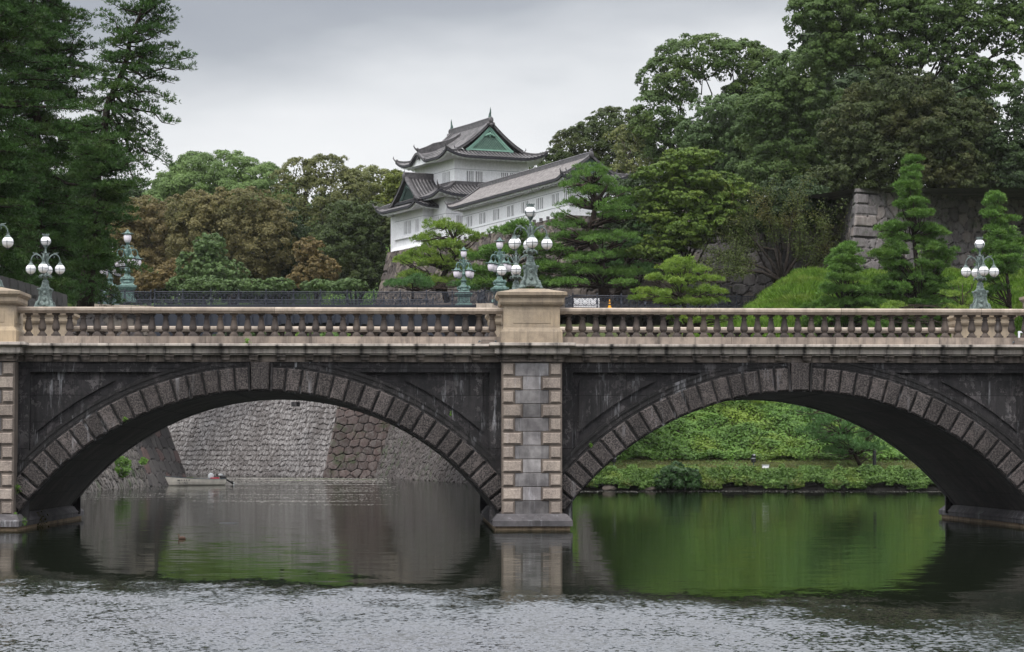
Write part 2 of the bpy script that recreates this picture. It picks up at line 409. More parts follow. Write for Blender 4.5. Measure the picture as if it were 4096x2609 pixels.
M['earth'] = plain('earth', (0.07,0.055,0.035), 0.95, 0, 0.4, 0.7, 0.1, col2=(0.05,0.075,0.02))
M['turf'] = plain('turf', (0.055,0.10,0.02), 0.95, 0, 0.3, 0.5, 0.1, col2=(0.09,0.13,0.03))
M['bed'] = plain('moat bed', (0.02,0.025,0.015), 0.95)
# ------------------------------------------------------------------ water and ground
def build_water():
    m, t, o = newmat('moat water')
    pos = nd(t, 'ShaderNodeNewGeometry').outputs['Position']
    sp = nd(t, 'ShaderNodeSeparateXYZ', {0: pos})
    # a breeze ruffles the water in front of the bridge, less on the right
    edge = math_(t, 'ADD', sp.outputs[1], math_(t, 'MULTIPLY', sp.outputs[0], 0.55))
    wob = math_(t, 'MULTIPLY', math_(t, 'SUBTRACT', noise(t, mapping(t, pos, (0.42, 0.20, 1)), 1.0, 4, 0.65), 0.5), 20.0)
    edge = math_(t, 'ADD', edge, wob)
    mr = nd(t, 'ShaderNodeMapRange', {'Value': edge, 'From Min': 34.0, 'From Max': 49.0, 'To Min': 1.0, 'To Max': 0.0}); mr.interpolation_type = 'SMOOTHSTEP'
    side = nd(t, 'ShaderNodeMapRange', {'Value': sp.outputs[0], 'From Min': 1.0, 'From Max': 8.0, 'To Min': 1.0, 'To Max': 0.45}).outputs[0]
    patch = nd(t, 'ShaderNodeMapRange', {'Value': noise(t, mapping(t, pos, (0.35, 0.12, 1), loc=(1,8,0)), 1.0, 4), 'From Min': 0.3, 'From Max': 0.6, 'To Min': 0.6, 'To Max': 1.0}).outputs[0]
    gust = math_(t, 'MULTIPLY', math_(t, 'MULTIPLY', mr.outputs[0], side), patch)
    streak = ramp1(t, noise(t, mapping(t, pos, (0.05, 0.22, 1), loc=(2,5,0)), 1.0, 3), 0.42, 0.62)
    def ncol(sc, loc, det, dist=0.0):
        n_ = nd(t, 'ShaderNodeTexNoise', {'Vector': mapping(t, pos, sc, loc), 'Scale': 1.0, 'Detail': det, 'Roughness': 0.6, 'Distortion': dist})
        v_ = nd(t, 'ShaderNodeVectorMath', operation='SUBTRACT'); t.links.new(n_.outputs['Color'], v_.inputs[0]); v_.inputs[1].default_value = (0.5, 0.5, 0.5); return v_.outputs[0]
    def vscale(v, vec):
        n_ = nd(t, 'ShaderNodeVectorMath', operation='MULTIPLY'); t.links.new(v, n_.inputs[0])
        if hasattr(vec, 'links'): t.links.new(vec, n_.inputs[1])
        else: n_.inputs[1].default_value = vec
        return n_.outputs[0]
    def vadd(a, b_):
        n_ = nd(t, 'ShaderNodeVectorMath', operation='ADD'); t.links.new(a, n_.inputs[0])
        if hasattr(b_, 'links'): t.links.new(b_, n_.inputs[1])
        else: n_.inputs[1].default_value = b_
        return n_.outputs[0]
    ripple = vadd(vscale(ncol((13.0, 7.0, 1), (0,0,0), 3, 0.4), (0.45, 1.05, 0)), vscale(ncol((1.1, 0.55, 1), (5,0,0), 3), (0.1, 0.40, 0)))
    ripple = vadd(ripple, (0.0, -0.19, 0.0))
    gv = nd(t, 'ShaderNodeCombineXYZ', {0: gust, 1: gust, 2: gust}).outputs[0]
    calmn = vscale(ncol((1.2, 3.0, 1), (7,0,0), 3), (0.008, 0.040, 0))
    sv_ = nd(t, 'ShaderNodeCombineXYZ', {0: streak, 1: streak, 2: streak}).outputs[0]
    calmn = vadd(calmn, vscale(vscale(ncol((2.0, 5.0, 1), (1,3,0), 3), (0.012, 0.05, 0)), sv_))
    nsum = vadd(vadd(vscale(ripple, gv), calmn), (0.0, 0.0, 1.0))
    b = nd(t, 'ShaderNodeVectorMath', operation='NORMALIZE'); t.links.new(nsum, b.inputs[0])
    wcol = mixc(t, gust, (0.76, 0.77, 0.76), (0.95, 0.93, 0.98))  # reflection brightness put into the tint: dim where calm, brighter lavender where ruffled
    df = nd(t, 'ShaderNodeBsdfDiffuse', {'Color': (0.006, 0.010, 0.004, 1)}); gl = nd(t, 'ShaderNodeBsdfGlossy', {'Color': wcol, 'Roughness': 0.045})
    fr = nd(t, 'ShaderNodeFresnel', {'IOR': 1.33}); nn_ = b.outputs[0]
    for n_ in (df, gl, fr): t.links.new(nn_, n_.inputs['Normal'])
    mxw = nd(t, 'ShaderNodeMixShader'); t.links.new(fr.outputs[0], mxw.inputs[0]); t.links.new(df.outputs[0], mxw.inputs[1]); t.links.new(gl.outputs[0], mxw.inputs[2])
    t.links.new(mxw.outputs[0], o.inputs[0])
    xs = [-120, 140]; ys = [-60, 420]
    V = [(xs[0], ys[0], 0), (xs[1], ys[0], 0), (xs[1], ys[1], 0), (xs[0], ys[1], 0)]
    tag(mesh_obj('water', V, [(0, 1, 2, 3)], m), kind='structure')
    V = [(-3000, -1500, -2.5), (3000, -1500, -2.5), (3000, 4500, -2.5), (-3000, 4500, -2.5)]
    tag(mesh_obj('ground', V, [(0, 1, 2, 3)], M['turf']), kind='structure')
WIND_SLANT = 0.85
build_water()

# ------------------------------------------------------------------ the stone bridge
Y0 = 80.0; DEPTH = 12.4; YC2 = 2*Y0 + DEPTH + 0.0     # mirror constant: y -> YC2 - y
PX = float(P(2124, 1500, Y0)[0]); SPAN = 17.45; PHW = 0.97
ACX = [PX - SPAN/2, PX + SPAN/2]
Z_CROWN = ZZ(1566, 79.9); Z_SPR = ZZ(2050, 79.9)
RI = 9.46; ZC = Z_CROWN - RI
z_frieze_b = ZZ(1449, 79.85); z_frieze_t = ZZ(1419, 79.85)
z_fascia_b = ZZ(1417, 79.6); z_fascia_t = ZZ(1396, 79.55); z_corn_t = ZZ(1376, 79.4)
z_pl_t = ZZ(1349, 79.95); z_rail_b = ZZ(1252, 80.0); z_rail_t = ZZ(1231.5, 80.0)
bridge = empty('stone_bridge', (PX, Y0, 0), label='weathered two arched stone bridge with balustrade crossing the moat', cat='bridge')
BO = (PX, Y0, 0)
XL, XR = PX - SPAN, PX + SPAN
def bpart(mb, name, mats, parent=bridge, smooth=False): return mb.build(name, mats, parent, smooth, origin=BO)
def fb(mb, name, mats, parent=bridge):
    """the part on the near face and its twin on the far face of the bridge"""
    o = mb.build(name, mats, parent, False, origin=BO)
    mb.v = [(x, YC2-y, z) for x, y, z in mb.v]; mb.f = [tuple(reversed(f)) for f in mb.f]
    mb.build(name, mats, parent, False, origin=BO); return o

def arc(cx, r, a): return cx + r*math.sin(a), ZC + r*math.cos(a)
AH = math.acos((Z_SPR - ZC)/RI)         # half opening angle
key = 0.305/RI
RT = 0.80; RB = 0.27
for si, cx in enumerate(ACX):
    # voussoir backing ring, band, bosses
    ring = MB(); boss = MB()
    N = 96; A = AH + 0.10
    def annulus(mb, r0, r1, ya, yb, a0=-A, a1=A, n=N):
        vs = []
        for i in range(n+1):
            a = a0 + (a1-a0)*i/n
            for r, y in ((r0, ya), (r1, ya), (r1, yb), (r0, yb)):
                x, z = arc(cx, r, a); vs.append((x, y, z))
        fs = []
        for i in range(n):
            b = 4*i
            for k in range(4):
                k2 = (k+1) % 4
                fs.append((b+k, b+4+k, b+4+k2, b+k2))
        mb.add(vs, [tuple(reversed(f)) for f in fs])
    annulus(ring, RI, RI+RT+0.02, 79.90, 80.6)
    annulus(ring, RI+RT+0.04, RI+RT+RB, 79.955, 80.5)
    annulus(ring, RI+RT+RB-0.07, RI+RT+RB+0.02, 79.925, 80.4)
    fb(ring, 'arch_ring', M['ring'])
    nv = 19; da = (AH - key + 0.05)/nv
    def wedge(mb, a0, a1, r0, r1, gap=0.034, y=79.79, yb=79.91, b=0.045):
        g0 = gap/RI
        vs = []
        for inset, yy in ((0.0, yb), (0.0, y+b), (b, y)):
            for (r, s) in ((r0+inset, 0), (r0+inset, 1), (r1-inset, 1), (r1-inset, 0)):
                a = (a0+g0+inset/r) if s == 0 else (a1-g0-inset/r)
                x, z = arc(cx, r, a); vs.append((x, yy, z))
        fs = [(8,9,10,11)] + [(4+i, 4+(i+1)%4, 8+(i+1)%4, 8+i) for i in range(4)] + [(i, (i+1)%4, 4+(i+1)%4, 4+i) for i in range(4)]
        mb.add(vs, fs)
    rr = random.Random(si)
    for sg in (-1, 1):
        for k in range(nv):
            a0, a1 = key + da*k, key + da*(k+1)
            if sg < 0: a0, a1 = -a1, -a0
            wedge(boss, a0, a1, RI+0.035, RI+RT-0.03, y=79.80 + rr.uniform(-0.012, 0.012))
    wedge(boss, -key, key, RI+0.03, RI+RT+0.13, gap=0.03, y=79.70, yb=79.9)
    fb(boss, 'voussoirs', M['voussoir'])
    # keystone side margins
    for s_ in (-1, 1):
        kb = MB()
        x0, z0 = arc(cx, RI+0.0, s_*(key+0.004)); x1, z1 = arc(cx, RI+RT+0.12, s_*(key+0.004))
        kb.prism([(x0-0.03, z0), (x0+0.03, z0), (x1+0.03, z1), (x1-0.03, z1)], 79.76, 79.95)
        fb(kb, 'keystone_frame', M['ring'])
    # underside of the vault
    so_ = MB(); vs = []; n = 120
    ys = [79.99, YC2-79.99]
    for i in range(n+1):
        a = -AH-0.08 + (2*AH+0.16)*i/n; x, z = arc(cx, RI+0.015, a)
        for y in ys: vs.append((x, y, z))
    so_.add(vs, [(2*i, 2*i+2, 2*i+3, 2*i+1) for i in range(n)])
    bpart(so_, 'vault', M['soffit'], smooth=True)
    # spandrels
    sp = MB(); xa, xb = cx - SPAN/2 + PHW - 0.05, cx + SPAN/2 - PHW + 0.05
    ztop = z_frieze_b + 0.02; ro = RI+RT
    def zring(x, r):
        d = r*r-(x-cx)**2
        return ZC + math.sqrt(d) if d > 0 else -0.4
    def strip(mb, x0, x1, flo, fhi, y, n=60):
        vs = []
        for i in range(n+1):
            x = x0+(x1-x0)*i/n; lo, hi = flo(x), fhi(x)
            if hi < lo: lo = hi = (lo+hi)/2
            vs += [(x, y, lo), (x, y, hi)]
        mb.add(vs, [(2*i, 2*i+2, 2*i+3, 2*i+1) for i in range(n)])
    strip(sp, xa, xb, lambda x: max(zring(x, ro-0.05), -0.4), lambda x: ztop, 80.19, 120)   # the sunk ground
    ztb = ZZ(1490, 80)
    sp.box(xa, xb, 80.0, 80.2, ztb, ztop)                                     # top band
    for s_ in (-1, 1):
        xe = xa if s_ < 0 else xb; x2 = xe - s_*0.42
        sp.box(min(xe, x2), max(xe, x2), 80.003, 80.2, 0.2, ztb)                # band beside the pier
        # raised inner panel with chamfer
        xi = xe - s_*0.64; zt2 = ZZ(1520, 80)
        rb_ = ro + 0.60
        xs = []; n = 40
        # reach of the panel along the arch
        dz = zt2 - 0.03 - ZC; xr = math.sqrt(max(rb_*rb_ - dz*dz, 0.01)); xend = cx + s_*xr
        poly = [(xi, zt2)]
        for i in range(n+1):
            x = xend + (xi-xend)*i/n
            poly.append((x, max(min(zring(x, rb_), zt2-0.02), 0.5)))
        if s_ > 0: poly = poly[::-1]
        sp.prism(poly, 80.10, 80.2)
        # second moulding following the arch
    fb(sp, 'spandrel', M['granite_dark'])
    # deck body between the faces, frieze, cornice, plinth, rails
mb = MB()
mb.box(XL-6, XR+6, 80.3, YC2-80.3, z_frieze_b-0.05, z_corn_t-0.06)
bpart(mb, 'deck', M['asphalt'])
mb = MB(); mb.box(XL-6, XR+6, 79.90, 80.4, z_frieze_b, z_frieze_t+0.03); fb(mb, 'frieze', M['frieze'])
mb = MB()
nb = int((XR-XL+8)/0.895)
bk0 = MB(); bk0.prism([(-0.14, z_frieze_t), (-0.14, z_frieze_t-0.07), (-0.12, z_frieze_b+0.06), (0.12, z_frieze_b+0.06), (0.14, z_frieze_t-0.07), (0.14, z_frieze_t)][::-1], -0.2, -0.05)
bk0.box(-0.15, 0.15, -0.28, -0.05, z_frieze_t-0.072, z_frieze_t+0.002); bko = None
for i in range(-20, 21):
    x = PX + i*0.895
    if min(abs(x-PX), abs(x-XL), abs(x-XR)) < 1.2: continue
    for back in (0, 1):
        if bko is None: bko = o_ = bk0.build('bracket', M['frieze'], bridge)
        else: o_ = bko.copy(); COL.objects.link(o_); o_.parent = bridge
        o_.location = (x-PX, DEPTH if back else 0, 0); o_.rotation_euler = (0, 0, math.pi if back else 0)
def cornice(mb, x0, x1, dy):
    """profile in y,z swept along x"""
    prof = [(80.3, z_fascia_b-0.03), (79.72, z_fascia_b-0.03), (79.72, z_fascia_b+0.0), (79.64, z_fascia_b+0.02), (79.64, z_fascia_t), (79.58, z_fascia_t+0.012),
            (79.50, z_fascia_t+0.06), (79.44, z_corn_t-0.085), (79.40, z_corn_t-0.075), (79.40, z_corn_t-0.01), (79.43, z_corn_t), (80.3, z_corn_t+0.02)]
    vs = [(x0, y-dy, z) for y, z in prof] + [(x1, y-dy, z) for y, z in prof]; n = len(prof)
    mb.add(vs, [(i, i+n, i+n+1, i+1) for i in range(n-1)] + [tuple(range(n))[::-1], tuple(range(n, 2*n))])
mb = MB(); cornice(mb, XL-6, XR+6, 0); fb(mb, 'cornice', M['cornice'])
mb = MB(); mb.box(XL+0.8, XR-0.8, 79.93, 80.55, z_corn_t+0.01, z_pl_t); mb.box(XL+0.8, XR-0.8, 79.97, 80.51, z_pl_t, z_pl_t+0.012); fb(mb, 'plinth', M['plinth'])
mb = MB()
prof = [(79.98, z_rail_b), (80.00, z_rail_b-0.03), (80.48, z_rail_b-0.03), (80.50, z_rail_b), (80.54, z_rail_b+0.05), (80.54, z_rail_t-0.045), (80.50, z_rail_t), (79.98, z_rail_t), (79.93, z_rail_t-0.045), (79.93, z_rail_b+0.05)]
vs = [(XL+0.8, y, z) for y, z in prof] + [(XR-0.8, y, z) for y, z in prof]; n = len(prof)
mb.add(vs, [(i, i+n, (i+1) % n+n, (i+1) % n) for i in range(n)][::1] + [tuple(range(n)), tuple(range(2*n-1, n-1, -1))])
fb(mb, 'handrail', M['rail'])

# balusters
HB = z_rail_b - 0.03 - z_pl_t - 0.012
def baluster_mesh():
    mb = MB(); k = HB/0.80
    mb.box(-0.135, 0.135, -0.135, 0.135, 0, 0.075*k)
    mb.lathe([(0.125, 0.075*k), (0.10, 0.13*k), (0.075, 0.165*k), (0.072, 0.19*k), (0.095, 0.20*k), (0.095, 0.215*k), (0.115, 0.235*k), (0.128, 0.28*k), (0.124, 0.34*k), (0.10, 0.45*k), (0.082, 0.56*k), (0.073, 0.60*k),
              (0.098, 0.612*k), (0.098, 0.635*k), (0.070, 0.645*k), (0.068, 0.70*k), (0.078, 0.725*k), (0.11, 0.745*k)], 14)
    mb.box(-0.115, 0.115, -0.115, 0.115, 0.74*k, 0.80*k)
    return mb
bal0 = baluster_mesh()
front_bal = []
for side, x_c in ((-1, PX-SPAN/2), (1, PX+SPAN/2)):
    for yy in (0, 1):
        y = 80.24 if yy == 0 else YC2-80.24
        for k in range(35):
            x = x_c + (k-17)*(0.4400)
            if yy == 0 or k % 2 == 0 and side > -2 and len(front_bal) < 999: front_bal.append((x, y))
front = [b for b in front_bal if b[1] < 82]; back = [b for b in front_bal if b[1] > 82][:30]
allback = [(x_c + (k-17)*0.44, YC2-80.24) for x_c in (PX-SPAN/2, PX+SPAN/2) for k in range(35)]
backset = set((round(a, 3), round(b, 3)) for a, b in back)
me0 = None
for x, y in front + back:
    if me0 is None:
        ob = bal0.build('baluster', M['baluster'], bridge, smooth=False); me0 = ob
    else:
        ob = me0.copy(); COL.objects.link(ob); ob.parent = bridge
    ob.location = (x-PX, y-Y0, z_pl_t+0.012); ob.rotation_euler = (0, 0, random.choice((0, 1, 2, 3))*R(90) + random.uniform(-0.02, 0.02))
rest = MB()
for x, y in allback:
    if (round(x, 3), round(y, 3)) in backset: continue
    b = len(rest.v); rest.add(bal0.v, bal0.f)
    for i in range(b, len(rest.v)):
        a, c_, d = rest.v[i]; rest.v[i] = (a+x, c_+y, d+z_pl_t+0.012)
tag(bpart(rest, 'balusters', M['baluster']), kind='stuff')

# piers with pedestals
def zl(py, Y=79.3): return ZZ(py, Y)
def build_pier(px_c, hide=False):
    x = px_c; Yp = 79.33
    blks = {-1: MB(), 1: MB()}; mid = MB(); edge = MB()
    zb, zt = zl(2059), zl(1450); rows = 11; h = (zt-zb)/rows
    edge.box(x-PHW+0.0, x+PHW-0.0, Yp+0.06, 81.0, -1.0, zt)
    rr = random.Random(int(x*10))
    for r in range(rows):
        z1 = zt - r*h; z0 = z1-h
        long_ = r % 2 == 1
        wl = 0.67 if long_ else 0.42
        for s_ in (-1, 1):
            a = x + s_*PHW; b = x + s_*(PHW-wl)
            lo, hi = min(a, b), max(a, b)
            edge.bevbox(lo+0.004, hi-0.004, z0+0.006, z1-0.006, Yp, Yp+0.08, 0.012)
            blks[s_].bevbox(lo+0.055, hi-0.055, z0+0.055, z1-0.055, Yp-0.045+rr.uniform(-.006, .006), Yp+0.01, 0.02)
            # the return on the side of the pier
        if r < 8 or True:
            mid.bevbox(x-PHW+wl+0.01, x+PHW-wl-0.01, z0+0.008, z1-0.008, Yp+0.022+rr.uniform(0, .012), Yp+0.08, 0.012)
    fb(edge, 'pier_shaft', M['quoin_edge']); fb(mid, 'infill_stones', M['greystone'])
    for b_ in blks.values(): fb(b_, 'quoins', M['quoin'])
    # footing
    ft = MB(); tn = MB()
    z1, z2, z3, z4 = zl(2059, 78.9), zl(2084, 78.55), zl(2106, 78.55), zl(2117, 78.6)
    w1, w2 = 1.10, 1.25
    yb = YC2-78.55
    n1 = 0.25
    def ring8(w, y0, z): return [(x-w, y0, z), (x+w, y0, z), (x+w, YC2-y0, z), (x-w, YC2-y0, z)]
    lv = [ring8(0.99, 79.2, z1+0.02), ring8(1.12, 79.05, z1), ring8(1.26, 78.55, z2), ring8(1.26, 78.55, z3)]
    vs = sum(lv, []); fs = [(0, 1, 2, 3)]
    for i in range(3):
        for k in range(4): k2 = (k+1) % 4; fs.append((i*4+k, (i+1)*4+k, (i+1)*4+k2, i*4+k2))
    fs.append((12, 15, 14, 13))
    ft.add(vs, fs)
    # springing block of the vaults on both sides
    ft.frustum(x-1.30, x+1.30, 79.9, YC2-79.9, z2-0.02, x-0.99, x+0.99, 79.9, YC2-79.9, Z_SPR+0.05)
    tn.box(x-1.18, x+1.18, 78.68, YC2-78.68, -0.6, z3)
    bpart(ft, 'footing', M['footing']); bpart(tn, 'footing_base', M['tan'])
    # frieze, brackets and cornice of the pier
    fz = MB(); fz.box(x-PHW-0.01, x+PHW+0.01, Yp-0.03, 80.2, z_frieze_b-0.0, z_frieze_t+0.03)
    fz.box(x-PHW-0.04, x+PHW+0.04, Yp-0.07, 80.2, z_frieze_b-0.005, z_frieze_b+0.04)
    for dx in (-PHW+0.15, 0, PHW-0.15):
        fz.prism([(x+dx-0.13, z_frieze_t), (x+dx-0.11, z_frieze_b+0.07), (x+dx+0.11, z_frieze_b+0.07), (x+dx+0.13, z_frieze_t)], Yp-0.13, Yp)
        fz.box(x+dx-0.14, x+dx+0.14, Yp-0.2, Yp, z_frieze_t-0.07, z_frieze_t)
    for s_ in (-1, 1):
        a = x + s_*(PHW+0.01)
        poly = [(a, z_frieze_t), (a+s_*0.15, z_frieze_t), (a+s_*0.15, z_frieze_t-0.06), (a+s_*0.07, z_frieze_b+0.14), (a+s_*0.05, z_frieze_b+0.05), (a, z_frieze_b+0.05)]
        fz.prism(poly if s_ < 0 else poly[::-1], Yp+0.02, Yp+0.24)
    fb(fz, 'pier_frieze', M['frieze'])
    cn = MB()
    zt_ = z_corn_t + 0.015
    def slab(mb, w, y0, z0, w2, y02, z1_): mb.frustum(x-w, x+w, y0, 81.6, z0, x-w2, x+w2, y02, 81.6, z1_)
    slab(cn, 1.13, Yp-0.30, z_fascia_b-0.03, 1.13, Yp-0.30, z_fascia_b+0.0)
    slab(cn, 1.20, Yp-0.36, z_fascia_b+0.0, 1.20, Yp-0.36, z_fascia_t)
    slab(cn, 1.22, Yp-0.38, z_fascia_t, 1.36, Yp-0.54, zt_-0.09)
    slab(cn, 1.385, Yp-0.57, zt_-0.09, 1.385, Yp-0.57, zt_-0.01)
    slab(cn, 1.385, Yp-0.57, zt_-0.01, 1.33, Yp-0.52, zt_)
    fb(cn, 'pier_cornice', M['cornice'])
    # pedestal: base, die with panel, moulded cap with hipped top
    for back in (0, 1):
        pd = MB(); yc = 80.34
        def fr(w, d, z0, w2, d2, z1_): pd.frustum(x-w, x+w, yc-d, yc+d, z0, x-w2, x+w2, yc-d2, yc+d2, z1_)
        za = z_corn_t+0.01
        zq = lambda py: ZZ(py, 79.45)
        fr(0.985, 0.985, za, 0.985, 0.985, zq(1327)); fr(0.985, 0.985, zq(1327), 0.93, 0.93, zq(1314))
        fr(0.93, 0.93, zq(1314), 0.905, 0.905, zq(1311)); fr(0.905, 0.905, zq(1311), 0.905, 0.905, zq(1226))
        fr(0.92, 0.92, zq(1226), 0.96, 0.96, zq(1219)); fr(1.0, 1.0, zq(1219), 1.04, 1.04, zq(1210))
        fr(1.03, 1.03, zq(1210), 1.03, 1.03, zq(1192)); fr(1.05, 1.05, zq(1192), 1.12, 1.12, zq(1182)); fr(1.13, 1.13, zq(1182), 1.13, 1.13, zq(1170))
        fr(1.13, 1.13, zq(1170), 0.42, 0.42, zq(1151))
        # raised fields on the four sides of the die
        a, b = x-0.60, x+0.60; z0, z1_ = zq(1294), zq(1244)
        pd.bevbox(a, b, z0, z1_, yc-0.92, yc-0.89, 0.008)
        for s_ in (-1, 1): pd.box(min(x+s_*0.9, x+s_*0.925), max(x+s_*0.9, x+s_*0.925), yc-0.55, yc+0.55, z0, z1_)
        if back:
            for i in range(len(pd.v)): vx, vy, vz = pd.v[i]; pd.v[i] = (vx, YC2-vy, vz)
            pd.f = [tuple(reversed(f)) for f in pd.f]
        bpart(pd, 'pedestal', M['beige'])
build_pier(PX); build_pier(XL); build_pier(XR)
# wing walls and approaches beyond the end piers
mb = MB(); mb.box(XL-14, XL-0.9, 80.0, YC2-80.0, -1, z_frieze_b); mb.box(XR+0.9, XR+14, 80.0, YC2-80.0, -1, z_frieze_b)
bpart(mb, 'abutment', M['granite_dark'])
# small tufts that grow out of the joints
LEAF = leafmat('wall plant leaf', (0.12, 0.28, 0.03), (0.20, 0.40, 0.06), nscale=3)
def leaf_quads(pos, nrm, size, asp=0.5, tilt=0.5, rng=None, up=None):
    """one rhombic leaf per position"""
    n = len(pos); rng = rng or np.random.default_rng(1)
    nr = nrm + rng.normal(0, tilt, (n, 3)); nr /= np.linalg.norm(nr, axis=1, keepdims=True)+1e-9
    a = rng.normal(0, 1, (n, 3))
    u = np.cross(nr, a); u /= np.linalg.norm(u, axis=1, keepdims=True)+1e-9
    v = np.cross(nr, u)
    s = (size*np.ones(n)*rng.uniform(0.65, 1.35, n))[:, None]
    V = np.empty((n, 4, 3)); V[:, 0] = pos - u*s; V[:, 1] = pos - v*s*asp; V[:, 2] = pos + u*s; V[:, 3] = pos + v*s*asp
    return V.reshape(-1, 3)
def quads(n): return np.arange(n*4, dtype=np.int32).reshape(n, 4)
def tuft(c, r, n, size, seed, label, drop=0.6, mat=None):
    rng = np.random.default_rng(seed)
    d = rng.normal(0, 1, (n, 3)); d[:, 1] = -abs(d[:, 1]); d /= np.linalg.norm(d, axis=1, keepdims=True)
    pos = np.asarray(c) + d*r*rng.uniform(0.2, 1, (n, 1)); pos[:, 2] -= drop*r*rng.uniform(0, 1, n)
    o = mesh_obj('wall_plant', leaf_quads(pos, d, size, 0.5, 0.6, rng), quads(n), mat or LEAF, origin=c)
    tag(o, label, 'plant', 'plants in the bridge joints')
tuft(P(990, 1358, 79.5), 0.15, 60, 0.035, 1, 'small green plant growing below the left balustrade')
tuft(P(70, 1945, 79.6), 0.14, 60, 0.03, 2, 'leafy plant beside the left pier at the arch foot', 1.2)
tuft(P(66, 2060, 79.3), 0.13, 60, 0.03, 3, 'leafy clump on top of the left pier footing')
tuft(P(96, 2075, 79.3), 0.12, 50, 0.03, 4, 'trailing plant hanging over the left pier footing', 1.6)
tuft(P(160, 2068, 83), 0.35, 100, 0.05, 5, 'yellowing fern on the footing under the left arch', 0.6, leafmat('fern', (0.10,0.10,0.02), (0.16,0.12,0.04), nscale=3))
tuft(P(500, 1674, 79.8), 0.10, 25, 0.04, 6, 'tiny fern on the left arch ring')
tuft(P(2365, 1776, 79.8), 0.09, 25, 0.03, 7, 'tiny fern on the right arch ring')
tuft(P(1803, 1652, 79.9), 0.10, 25, 0.03, 8, 'tiny fern on the left spandrel moulding')
# a broken stone block with fixings left on the cornice
def debris(px0, px1, py, label):
    a = P(px0, py, 79.6); b = P(px1, py, 79.6)
    t = empty('stone_block', ((a[0]+b[0])/2, 79.68, z_corn_t+0.012), label=label, cat='block')
    mb = MB(); w_ = (b[0]-a[0])/2
    mb.frustum(-w_*.7, w_*.7, -0.12, 0.12, 0.0, -w_*.66, w_*.66, -0.11, 0.10, 0.13)
    o = mb.build('block', M['quoin_edge'], t)
    mb = MB(); mb.ball((-w_*.85, -0.05, 0.08), 0.03, 8, 6); mb.ball((w_*.82, -0.05, 0.08), 0.03, 8, 6); mb.tube([(-w_, -0.05, 0.03), (-w_*.85, -0.05, 0.08), (w_*.82, -0.05, 0.08), (w_, -0.05, 0.02)], 0.012, 5)
    mb.build('cable', M['cage'], t)
debris(1912, 1990, 1365, 'reddish stone block with cable lying left of the central pedestal')
debris(4050, 4110, 1365, 'grey stone block with cable lying at the right end of the bridge')
